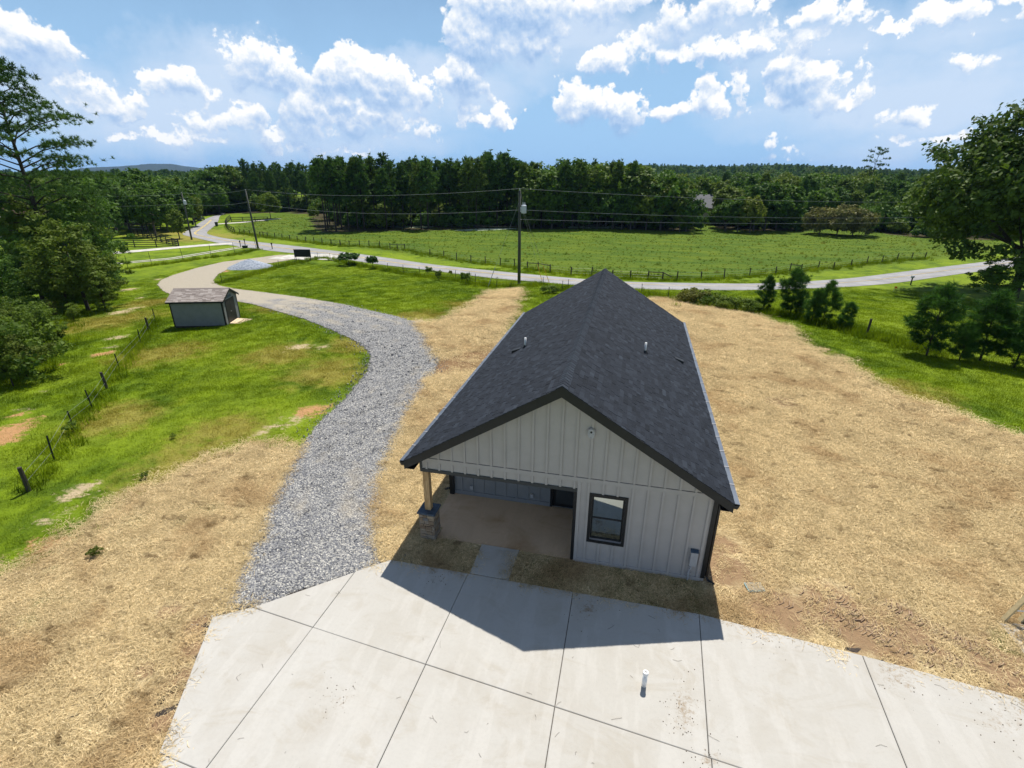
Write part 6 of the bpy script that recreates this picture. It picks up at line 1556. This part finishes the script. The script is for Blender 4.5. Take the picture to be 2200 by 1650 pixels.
# far woods: reads as one mass
def gn_scatter(name, P, rot, scl, protos, attrs, mat, label, kind='stuff', parent=None):
    """One object: protos placed on the points of its mesh."""
    pc = bpy.data.collections.new(name + "_kinds")
    for k_, me in enumerate(protos):
        pc.objects.link(bpy.data.objects.new("%s_kind_%02d" % (name, k_), me))
    me = bpy.data.meshes.new(name)
    n = len(P); me.vertices.add(n); me.vertices.foreach_set('co', np.asarray(P, 'f').ravel())
    a = me.attributes.new('rot', 'FLOAT_VECTOR', 'POINT'); a.data.foreach_set('vector', np.asarray(rot, 'f').ravel())
    a = me.attributes.new('scl', 'FLOAT_VECTOR', 'POINT'); a.data.foreach_set('vector', np.asarray(scl, 'f').ravel())
    rs = np.random.RandomState(len(P))
    a = me.attributes.new('pick', 'INT', 'POINT'); a.data.foreach_set('value', rs.randint(0, len(protos), n).astype('i'))
    for k_, v in attrs.items():
        a = me.attributes.new(k_, 'FLOAT', 'POINT'); a.data.foreach_set('value', np.asarray(v, 'f'))
    if mat: me.materials.append(mat)
    g = bpy.data.node_groups.new(name + "_nodes", 'GeometryNodeTree')
    g.interface.new_socket("Geometry", in_out='INPUT', socket_type='NodeSocketGeometry')
    g.interface.new_socket("Geometry", in_out='OUTPUT', socket_type='NodeSocketGeometry')
    N = g.nodes; Lk = g.links
    gi = N.new('NodeGroupInput'); go = N.new('NodeGroupOutput')
    ci = N.new('GeometryNodeCollectionInfo'); ci.inputs['Collection'].default_value = pc
    ci.inputs['Separate Children'].default_value = True; ci.inputs['Reset Children'].default_value = True
    ip = N.new('GeometryNodeInstanceOnPoints'); ip.inputs['Pick Instance'].default_value = True
    def at(nm, ty):
        q = N.new('GeometryNodeInputNamedAttribute'); q.data_type = ty; q.inputs['Name'].default_value = nm; return q.outputs['Attribute']
    Lk.new(gi.outputs[0], ip.inputs['Points']); Lk.new(ci.outputs[0], ip.inputs['Instance'])
    Lk.new(at('pick', 'INT'), ip.inputs['Instance Index']); Lk.new(at('rot', 'FLOAT_VECTOR'), ip.inputs['Rotation']); Lk.new(at('scl', 'FLOAT_VECTOR'), ip.inputs['Scale'])
    Lk.new(ip.outputs[0], go.inputs[0])
    o = link(bpy.data.objects.new(name, me), parent)
    md = o.modifiers.new("scatter", 'NODES'); md.node_group = g
    return tag(o, label, None, None, kind)
def far_woods():
    rs = np.random.RandomState(9)
    n = 9000
    r = np.sqrt(rs.uniform(240 ** 2, 1350 ** 2, n)); az = rs.uniform(-0.98, 0.85, n)
    X = r * np.sin(az) + 5.7; Y = r * np.cos(az) - 12.3
    keep = np.ones(n, bool)
    Z = terrain_h(X, Y)
    h = rs.uniform(0.62, 0.98, n) * np.where(r < 420, 0.9, 1.0)
    W = h * rs.uniform(0.9, 1.4, n)
    P = np.c_[X, Y, Z - 0.4]
    gn_scatter("far_woods", P, np.c_[np.zeros(n), np.zeros(n), rs.uniform(0, 6.28, n)], np.c_[W, W, h], [q[1] for q in FARB], dict(), None, "endless dark green woods on the low hills to the horizon")
FARB = [broad_tree(s, 13.0, rx, 1.5, 60, 22, 0.62, 1.5, LEAF['broad'], M['bark_grey'], 0.26) for s, rx in ((61, 4.4), (62, 5.0), (63, 3.9))]
FARB += [pine_tree(64, 16.0, 4.5, 3.4, 34, 8, 1.0, 0.5, 7, LEAF['pine'], M['bark'], 0.24, (0, .3), 0.5, 0.1, 0.9)]
far_woods()
UND_ = [broad_tree(s, 4.0, 2.6, 0.2, 46, 26, 0.30, 0.95, LEAF['broad'], M['bark_grey'], 0.08)[1] for s in (65, 66, 67)]
def undergrowth():
    rs = np.random.RandomState(19)
    P = np.c_[rs.uniform(-150, 110, 9000), rs.uniform(95, 230, 9000)]
    s = poly_sd(P, WOOD)
    P = P[((s < -7) & (rs.rand(len(P)) < 0.36)) | ((s < 0.5) & (rs.rand(len(P)) < 0.10) & (P[:, 0] > -5))]
    n = len(P); h = rs.uniform(0.5, 1.5, n); w = h * rs.uniform(0.8, 1.3, n)
    gn_scatter("undergrowth", np.c_[P, terrain_h(P[:, 0], P[:, 1]) - 0.2], np.c_[np.zeros(n), np.zeros(n), rs.uniform(0, 6.28, n)], np.c_[w, w, h], UND_, dict(), None, "dark undergrowth filling the wood between the trunks")
undergrowth()

# the big pine on the left and the plants round it
x, y, h = PLAN['big_pine']
BIGP = pine_tree(71, 24.5, 7.0, 10.8, 66, 96, 0.46, 0.066, 22, LEAF['pine'], M['bark'], 0.36, (1.2, 0.4), 0.62, 0.05, 0.62)
plant_thing("pine_tree", BIGP, "big open-crowned pine towering over the left edge of the lawn", "tree", (x, y, gz(x, y)), 2.2, (1, 1, h / 24.8))
lean_t = thing("dead_trunk", "bare leaning trunk at the far left beside the big pine", "tree", on((x - 14, y + 2)))
MB().tube([(0, 0, -0.3), (-0.8, 0, 6), (-3.0, 0, 15.5)], [0.24, 0.2, 0.08], 9).build("trunk", M['bark'], lean_t, True)
MB().tube([(-1.6, 0, 9.5), (-0.4, 0.3, 11.0)], [0.05, 0.015], 6).build("stub", M['bark'], lean_t)
LC = [broad_tree(s, 9.0, rx * 0.88, 0.15, 150, 74, 0.12, 0.62, LEAF['broad'], M['bark'], 0.16, shell=0.25, lobe=2.0) for s, rx in ((81, 3.3), (82, 2.7), (83, 3.8))]
LCL = ["dense dark tree against the lawn at the foot of the big pine", "dark leafy tree left of the big pine's bole", "leafy tree behind the big pine near the tall steel posts", "shadowed tree at the left edge below the cream house", "lower dark tree hugging the lawn right of the big pine", "low bushy tree in front of the big pine's bole", "small tree over the brush at the left edge", "tall leafy tree behind the big pine's lower limbs", "tall leafy tree right behind the big pine, nearest the paddock", "low rounded tree at the lawn's left edge, in front of the others", "low leafy tree at the lawn edge, rightmost of the left clump", "middle-sized tree in the thick of the left clump", "tree in the left clump just in front of the cream house", "dense tree at the right shoulder of the left clump beside the tall steel posts", "tall dark tree in the middle of the left clump below the big pine's limbs"]
for k, (q, lab) in enumerate(zip(PLAN['leftcluster'], LCL)):
    _, x, y, h = q
    plant_thing("broadleaf_tree", LC[k % 3], lab, "tree", (x, y, gz(x, y)), k * 1.3, (h / 9.3 * rng.uniform(0.95, 1.2),) * 2 + (h / 9.3,))
x, y = PLAN['big_pine'][0] + 1.5, PLAN['big_pine'][1] + 4
plant_thing("pine_tree", pine_tree(88, 14.0, 2.0, 4.2, 34, 20, 0.5, 0.08, 14, LEAF['pine'], M['bark'], 0.2, (.3, 0), 0.7, 0.08, 0.5), "younger pine on the right flank of the big pine", "tree", (x, y, gz(x, y)), 1.0, (1, 1, 11 / 14.2))
LB = [broad_tree(s, 2.6, rx * 0.9, 0.1, 84, 74, 0.055, 0.30, LEAF['bush'], M['bark'], 0.04, shell=0.2, lobe=2.0) for s, rx in ((91, 1.5), (92, 1.2), (93, 1.7))]
LBL = ["upright yellow-green bush in the brush at the left edge", "leafy bush in the middle of the left brush", "bush on the lawn edge at the lower left", "broad bush nearest the lawn on the left", "bush at the top right of the left brush", "big bush cut off by the left edge of the view", "bush behind the yellow-green bush at the left edge", "low bush beside the dark tree at the foot of the big pine", "bush in the back of the left brush", "small bush under the dark tree on the left", "lowest dark bush at the lower left edge"]
for k, ((x, y, h), lab) in enumerate(zip(PLAN['leftbush'], LBL)):
    plant_thing("bush", LB[k % 3], lab, "bush", (x, y, gz(x, y)), k * 1.7, (h / 2.7 * 1.15, h / 2.7 * 1.15, h / 2.7))

# the big oak on the right
x, y, h = PLAN['oak']
x, y = x - 1.0, y
OAK = broad_tree(101, 22.0, 12.5, 2.4, 640, 74, 0.26, 1.55, LEAF['oak'], M['bark'], 0.55, rzf=9.8, ry=12.0, shell=0.42)
plant_thing("oak_tree", OAK, "huge dark oak filling the right edge beside the road", "tree", (x, y, gz(x, y)), 0.6, (1, 1, h / 22.3))
plant_thing("broadleaf_tree", LC[0], "low dark tree drooping over the road at the oak's left side", "tree", on((45.5, 55.0)), 0.3, (0.9, 0.9, 0.62))
plant_thing("broadleaf_tree", LC[2], "dark leafy tree in the oak's shade at the right edge", "tree", on((51, 46.0)), 1.3, (0.9, 0.9, 0.55))
# pine saplings
SAP = [pine_tree(s, 4.0, 0.2, 1.55, 34, 24, 0.42, 0.034, 24, LEAF['sapling'], M['bark'], 0.055, (l, 0.05), 0.62, 0.55, 0.22) for s, l in ((111, .1), (112, -.12), (113, .05), (114, .15), (115, -.05))]
SL_A = ["leftmost bushy pine sapling in the row behind the right of the roof", "tallest pine sapling in the row, its tip before the road", "small pine sapling tucked inside the row of saplings", "bushy pine sapling at the right of the sapling row", "shortest pine sapling, at the right end of the row near the lone post", "low pine sapling in front of the tallest sapling"]
SL_B = ["big dark pine sapling at the left of the right-edge clump", "pine sapling in the middle of the right-edge clump", "pine sapling cut by the right edge of the view", "short pine sapling between the two biggest of the right-edge clump", "pine sapling just beyond the right edge of the clump"]
for k, ((x, y, h), lab) in enumerate(zip(PLAN['saplingsA'] + PLAN['saplingsB'], SL_A + SL_B)):
    w = h / 4.1 * (0.86 + 0.22 * ((k * 37) % 10) / 10 + (0.12 if k >= 6 else 0))
    plant_thing("pine_sapling", SAP[k % 5], lab, "tree", (x, y, gz(x, y) - 0.05), k * 2.1, (w, w, h / 4.2))
SUM = broad_tree(121, 2.0, 1.25, 0.9, 60, 40, 0.12, 0.34, LEAF['sumac'], M['bark'], 0.035, shell=0.4)
VIN = broad_tree(122, 1.25, 1.5, 0.05, 80, 44, 0.075, 0.32, LEAF['bush'], M['bark'], 0.03, shell=0.3)
THN = broad_tree(123, 1.6, 0.55, 0.3, 34, 30, 0.075, 0.24, LEAF['bush'], M['bark'], 0.02, shell=0.2)
BLB = {0: "wide flat-topped sumac bush on the lawn fence by the road", 1: "single-stemmed small sumac right of the wide sumac bush", 2: "leftmost thin bush of four on the lawn fence", 3: "second thin bush on the lawn fence, beside the leftmost", 4: "smallest thin bush on the lawn fence", 5: "rightmost thin bush on the lawn fence before the pole", 6: "vine-covered heap left of the hedge behind the roof", 7: "tallest vine heap by the road behind the roof", 8: "vine heap in the middle of the hedge by the saplings", 9: "vine heap touching the leftmost pine sapling", 10: "brush clump between the transformer pole and the ridge"}
for k, (kind, x, y, h) in enumerate(PLAN['bushes']):
    tpl, bh, wf = dict(sumac=(SUM, 2.1, 1.0), vine=(VIN, 1.35, 1.0), thin=(THN, 1.7, 1.0))[kind]
    w = h / bh * (1.35 if k == 0 else (0.75 if k == 1 else wf))
    plant_thing("bush", tpl, BLB[k], "bush", (x, y, gz(x, y)), k * 1.1, (w, w, h / bh))
HB = broad_tree(124, 0.55, 0.32, 0.05, 16, 26, 0.05, 0.12, LEAF['bush'], M['bark'], 0.012, shell=0.2)
for k, (nm, sc, lab) in enumerate((('plant', 0.55, "leafy weed plant growing alone in the straw at the left"), ('weedA', 0.85, "dark weed clump wrapped round a steel post of the slanting fence"), ('weedB', 0.42, "small dark seedling at the edge of grass and straw"), ('weedC', 0.36, "tiny dark seedling in the bright lawn"))):
    x, y = PLAN[nm]
    plant_thing("weed_plant", HB, lab, "plant", (x, y, gz(x, y)), k, (sc, sc, sc))

# ------------------------------------------------------------------ grass, straw and stones lying loose
CX, CY = 5.7, -12.3
def in_view(P, margin=0.06):
    d = np.c_[P[:, 0] - 5.6978, P[:, 1] + 12.3278, terrain_h(P[:, 0], P[:, 1]) - 10.924]
    r_ = d @ np.array([0.97401, 0.22649, 0.0035]); f_ = d @ np.array([-0.20779, 0.89951, -0.38431]); u_ = d @ np.array([-0.09019, 0.3736, 0.9232])
    return (f_ > 1) & (np.abs(r_ / f_) < 1.007 + margin + 0.12) & (u_ / f_ > -0.755 - 0.2)
def blade_proto(seed, n, rad, h0, h1, w, lay=0.0, mat=None):
    rs = np.random.RandomState(seed)
    c = np.c_[rs.normal(0, rad, (n, 2)), np.zeros(n)]
    an = rs.uniform(0, 6.28, n); h = rs.uniform(h0, h1, n)
    d = np.c_[np.cos(an), np.sin(an), np.zeros(n)]
    s = np.c_[-np.sin(an), np.cos(an), np.zeros(n)] * w
    tip = c + d * (h * rs.uniform(0.15, 0.7, n))[:, None] + np.array([0, 0, 1]) * h[:, None]
    V = np.stack([c - s, c + s, tip], 1).reshape(-1, 3)
    return np_mesh("grass_tuft", V, np.arange(n * 3).reshape(-1, 3), mat)
def straw_proto(seed, n, rad, mat):
    rs = np.random.RandomState(seed)
    V = []; F = []; T = []
    for k_ in range(n):
        c = np.r_[rs.normal(0, rad, 2), rs.uniform(0.0, 0.035)]
        an = rs.uniform(0, 6.28); L_ = rs.uniform(0.08, 0.20); w = rs.uniform(0.0020, 0.0043)
        bend = rs.uniform(-.5, .5)
        q = []
        for t in (-0.5, 0.0, 0.5):
            a2 = an + bend * t
            q.append(c + np.array([math.cos(a2), math.sin(a2), 0]) * L_ * t + np.array([0, 0, 0.02 * (0.25 - t * t) * 4 + rs.uniform(0, .03)]))
        s = np.array([-math.sin(an), math.cos(an), 0]) * w
        o = len(V)
        for p_ in q: V += [p_ - s, p_ + s]
        F += [(o, o + 1, o + 3, o + 2), (o + 2, o + 3, o + 5, o + 4)]
        T += [rs.uniform(0, 1)] * 6
    return np_mesh("straw_strands", V, F, mat, dict(tint=T))
def stone_proto(seed):
    import bmesh
    rs = random.Random(seed); bm = bmesh.new(); bmesh.ops.create_icosphere(bm, subdivisions=1, radius=1.0)
    sx, sy, sz = rs.uniform(.7, 1.2), rs.uniform(.6, 1.0), rs.uniform(.45, .8)
    for v in bm.verts:
        k_ = rs.uniform(0.75, 1.15); v.co = (v.co.x * sx * k_, v.co.y * sy * k_, v.co.z * sz * k_)
    me = bpy.data.meshes.new("stone"); bm.to_mesh(me); bm.free(); me.materials.append(M['stone_piece']); return me

BLG, BLS = mat_blade("grass_blades", 'grass'), mat_blade("straw_strands", 'straw')
rs = np.random.RandomState(17)
def rot_z(n, tilt=0.0): return np.c_[rs.normal(0, tilt, n), rs.normal(0, tilt, n), rs.uniform(0, 6.28, n)]
def sample(n, x0, x1, y0, y1): return np.c_[rs.uniform(x0, x1, n), rs.uniform(y0, y1, n)]
ALLS = PLAN['straw']; ALLG = PLAN['gravel']
SLABP = [[(-4.22, -4.36), (-3.42, -3.86), (-0.63, -1.27), (1.86, -1.27), (1.88, 0.1), (3.0, 0.1), (3.05, -0.6), (2.95, -1.27), (9, -1.27), (15.6, -2.2), (19.2, -2.7), (24, -3.4), (24, -12), (-0.4, -12)]]
HOUSEP = [[(-0.2, -0.2), (HW + 0.2, -0.2), (HW + 0.2, HL + 0.3), (-0.2, HL + 0.3)]]
ROADP = [[tuple(q) for q in ra[::6]] + [tuple(q) for q in rb[::6][::-1]]]
# straw
P = sample(125000, -22, 36, -13, 46); P = P[in_view(P)]
dist = np.hypot(P[:, 0] - CX, P[:, 1] - CY)
ss_ = zone_sd(P, ALLS); keep = (ss_ < 0.25 + rs.normal(0, 0.35, len(P))) & (zone_sd(P, SLABP) > rs.normal(-0.05, 0.10, len(P))) & (zone_sd(P, HOUSEP) > 0) & (zone_sd(P, ALLG) > -0.15) & (rs.rand(len(P)) < np.clip(24 / dist, 0, 1) ** 1.5)
thin = np.maximum(spots(P, CLAY), np.clip(spots(P, MUD) * 1.6, 0, 1))
keep &= rs.rand(len(P)) > np.clip(thin * 1.25, 0, 0.90)
P = P[keep]; n = len(P)
sc_ = rs.uniform(0.8, 1.35, n) * np.clip(np.hypot(P[:, 0] - CX, P[:, 1] - CY) / 20, 0.85, 1.6)
gn_scatter("straw", np.c_[P, terrain_h(P[:, 0], P[:, 1]) + 0.03], rot_z(n, 0.06), np.c_[sc_, sc_, sc_ * 1.15], [straw_proto(s, 66, 0.18, BLS) for s in range(5)], dict(tint=rs.rand(n), dry=np.zeros(n), pasture=np.zeros(n)), BLS, "loose golden straw strands lying over the soil")
# grass
P = sample(150000, -60, 45, -8, 62); P = P[in_view(P)]
dist = np.hypot(P[:, 0] - CX, P[:, 1] - CY)
dirtm = np.maximum(spots(P, PLAN['dirt']), spots(P, PLAN['tan']))
straw_sd = zone_sd(P, ALLS)
keep = (straw_sd > rs.normal(0.0, 0.25, len(P))) & (zone_sd(P, ALLG) > rs.normal(0.1, 0.15, len(P))) & (zone_sd(P, SLABP) > 0.02) & (zone_sd(P, HOUSEP) > 0.2) & (zone_sd(P, ROADP) > 0.1) & (rs.rand(len(P)) > dirtm * 1.25) & (rs.rand(len(P)) < np.clip(30 / dist, 0, 1) ** 1.3)
P = P[keep]; n = len(P); dist = np.hypot(P[:, 0] - CX, P[:, 1] - CY)
sdp = poly_sd(P, PASTURE[0]); pa = np.clip(0.5 - (sdp + 5.5) / 3.0, 0, 1)
sc_ = rs.uniform(0.6, 1.3, n) * np.clip(dist / 26, 0.8, 1.7)
GT = [blade_proto(s, 40, 0.16, 0.022, 0.070, 0.007, mat=BLG) for s in range(5)]
gn_scatter("grass", np.c_[P, terrain_h(P[:, 0], P[:, 1]) + 0.005], rot_z(n), np.c_[sc_, sc_, sc_ * rs.uniform(0.7, 1.2, n)], GT, dict(tint=rs.rand(n), dry=spots(P, PLAN['dry']) * 0.8, pasture=pa), BLG, "short green lawn grass")
# rougher growth: pasture, verges, fence lines, and odd tufts in the straw
P1_ = sample(14000, -110, 95, 48, 150); P1_ = P1_[in_view(P1_)]
P1_ = P1_[(poly_sd(P1_, PASTURE[0]) < -5.5)]
def along(pts, n, w):
    q = np.array(resample(pts, 0.5)); i = rs.randint(0, len(q), n); return q[i] + rs.normal(0, w, (n, 2))
fl_ = [along([q for q, _, _ in PLAN['near_fence']], 130, 0.3), along([q for q, _ in PLAN['lawn_tposts'][:12]], 900, 0.5), along([q for q, _ in PLAN['lawn_tposts'][12:]], 300, 0.7), along([q for q, _ in PLAN['tposts']], 250, 0.4), along(PLAN['pasture_posts'], 1400, 0.7), along([(17, 36.5), (22, 32.5), (24.5, 28.5), (26, 26)], 420, 0.7), along([(-36, 12), (-31, 8), (-45, 20), (-48, 25)], 600, 1.6), along([(11, 38.6), (17, 35.6)], 260, 0.8)]
P2_ = np.concatenate(fl_)
P3_ = sample(600, -16, 20, -9, 20); P3_ = P3_[(zone_sd(P3_, ALLS) < 0.3) & (zone_sd(P3_, SLABP) > 0.1) & (rs.rand(len(P3_)) < 0.04 + spots(P3_, GREENISH) * 0.9)]
P3_ = P3_[zone_sd(P3_, HOUSEP) > 0.2]
P = np.concatenate([P1_, P2_, P3_]); n = len(P)
sc_ = np.concatenate([rs.uniform(0.35, 0.75, len(P1_)) * np.where(rs.rand(len(P1_)) < 0.02, 2.6, 1.0), rs.uniform(0.6, 1.7, len(P2_)), rs.uniform(0.25, 0.55, len(P3_))])
pa = np.r_[np.ones(len(P1_)), np.zeros(len(P2_)), np.zeros(len(P3_))]
WT = [blade_proto(s + 40, 34, 0.14, 0.16, 0.48, 0.014, mat=BLG) for s in range(4)]
gn_scatter("tall_grass", np.c_[P, terrain_h(P[:, 0], P[:, 1]) - 0.01], rot_z(n), np.c_[sc_, sc_, sc_], WT, dict(tint=rs.rand(n) * 0.8, dry=np.r_[rs.rand(len(P1_)) * 0.5, rs.rand(len(P2_)) * 0.25, np.zeros(len(P3_))], pasture=pa), BLG, "rough tall grass of the pasture and along the fences")
# gravel
P = sample(620000, -26, 4, -5, 30)
P = P[(P[:, 1] < 22) | (rs.rand(len(P)) < 0.5)]; P = P[in_view(P)]
gs_ = zone_sd(P, ALLG); dist = np.hypot(P[:, 0] - CX, P[:, 1] - CY)
keep = (gs_ < rs.normal(0.0, 0.42, len(P))) & (zone_sd(P, SLABP) > 0.03) & (rs.rand(len(P)) < 0.85 * np.clip(20 / dist, 0, 1) ** 1.9)
P = P[keep]; n = len(P); dist = np.hypot(P[:, 0] - CX, P[:, 1] - CY)
sc_ = rs.lognormal(math.log(0.0150), 0.45, n) * np.clip(dist / 18, 0.9, 1.7)
gn_scatter("gravel", np.c_[P, terrain_h(P[:, 0], P[:, 1]) + 0.058], rs.uniform(0, 6.28, (n, 3)), np.c_[sc_, sc_, sc_], [stone_proto(s) for s in range(6)], dict(tint=rs.rand(n), sand=sandy(P)), M['stone_piece'], "loose grey and white gravel stones of the drive")
# bits on the concrete: twigs, soil crumbs
def debris():
    rs2 = np.random.RandomState(33); b = MB()
    for k_ in range(95):
        x, y = rs2.uniform(-5, 17), rs2.uniform(-8.5, -1.5)
        if poly_sd(np.array([[x, y]]), SLABP[0])[0] > -0.15: continue
        a = rs2.uniform(0, 6.28); L_ = min(0.24, rs2.lognormal(-2.3, 0.6)); bd = rs2.normal(0, 0.7)
        pts = [(x, y, 0.091), (x + math.cos(a) * L_ * .5, y + math.sin(a) * L_ * .5, 0.10), (x + math.cos(a) * L_ * .5 + math.cos(a + bd) * L_ * .5, y + math.sin(a) * L_ * .5 + math.sin(a + bd) * L_ * .5, 0.091)]
        b.tube(pts, 0.0024, 4)
    for (c, r) in STAINS:
        for k_ in range(30):
            x, y = c[0] + rs2.normal(0, r * 0.75), c[1] + rs2.normal(0, r * 0.75)
            if poly_sd(np.array([[x, y]]), SLABP[0])[0] > -0.05: continue
            s = rs2.uniform(0.003, 0.010)
            b.box(x - s, x + s, y - s * .8, y + s * .8, 0.084, 0.086 + s)
    tag(b.build("twig_litter", M['twig']), "dry twigs and crumbs of soil scattered on the concrete", None, None, 'stuff')
debris()
# tyre tread marks pressed into the soil on the right
def treads():
    rs2 = np.random.RandomState(5); b = MB()
    lanes = [((11.1, 0.25), (14.6, -1.55)), ((11.3, -0.15), (13.9, -1.75)), ((12.6, 0.75), (15.2, -0.9)), ((10.2, 0.0), (11.9, -1.2)), ((13.4, 0.2), (16.2, -1.9)), ((12.0, 0.35), (13.0, -1.5))]
    for (a, c) in lanes:
        a = np.array(a); c = np.array(c); L_ = np.linalg.norm(c - a); d = (c - a) / L_; nrm = np.array([-d[1], d[0]])
        for k_ in range(int(L_ / 0.085)):
            if rs2.rand() < 0.08 + 0.30 * (0.5 + 0.5 * math.sin(k_ * 0.21 + a[0] * 3)): continue
            o = a + d * k_ * 0.085 + rs2.normal(0, 0.028, 2)
            for s in (-1, 1):
                q0 = o; q1 = o + nrm * s * 0.17 - d * 0.06
                w = d * 0.021; h = 0.072 + rs2.uniform(-0.022, 0.014)
                if poly_sd(np.array([q1]), SLABP[0])[0] < 0.05: continue
                lo = [(*(q0 - w), 0.0), (*(q0 + w), 0.0), (*(q1 + w), 0.0), (*(q1 - w), 0.0)]
                hi = [(*(q0 - w * .5), h), (*(q0 + w * .5), h), (*(q1 + w * .5), h), (*(q1 - w * .5), h)]
                b.hexa(lo, hi) if s < 0 else b.hexa(lo[::-1], hi[::-1])
    tag(b.build("tyre_tracks", M['clay']), "tyre tread ridges pressed into the soil beside the concrete", None, None, 'stuff')
treads()

# ------------------------------------------------------------------ the air
def haze():
    m, nt, out = material("haze_air")
    v = nt.n('ShaderNodeVolumePrincipled')
    v.inputs['Color'].default_value = (0.32, 0.56, 1.0, 1); v.inputs['Density'].default_value = 0.00006; v.inputs['Anisotropy'].default_value = 0.2
    nt.put(out.inputs['Volume'], v.outputs[0])
    o = MB().box(-7400, 7400, -7400, 7400, -6, 135).build("haze", m)
    tag(o, "thin blue haze of the far air", None, None, 'stuff')
USE_HAZE = True
if USE_HAZE: haze()
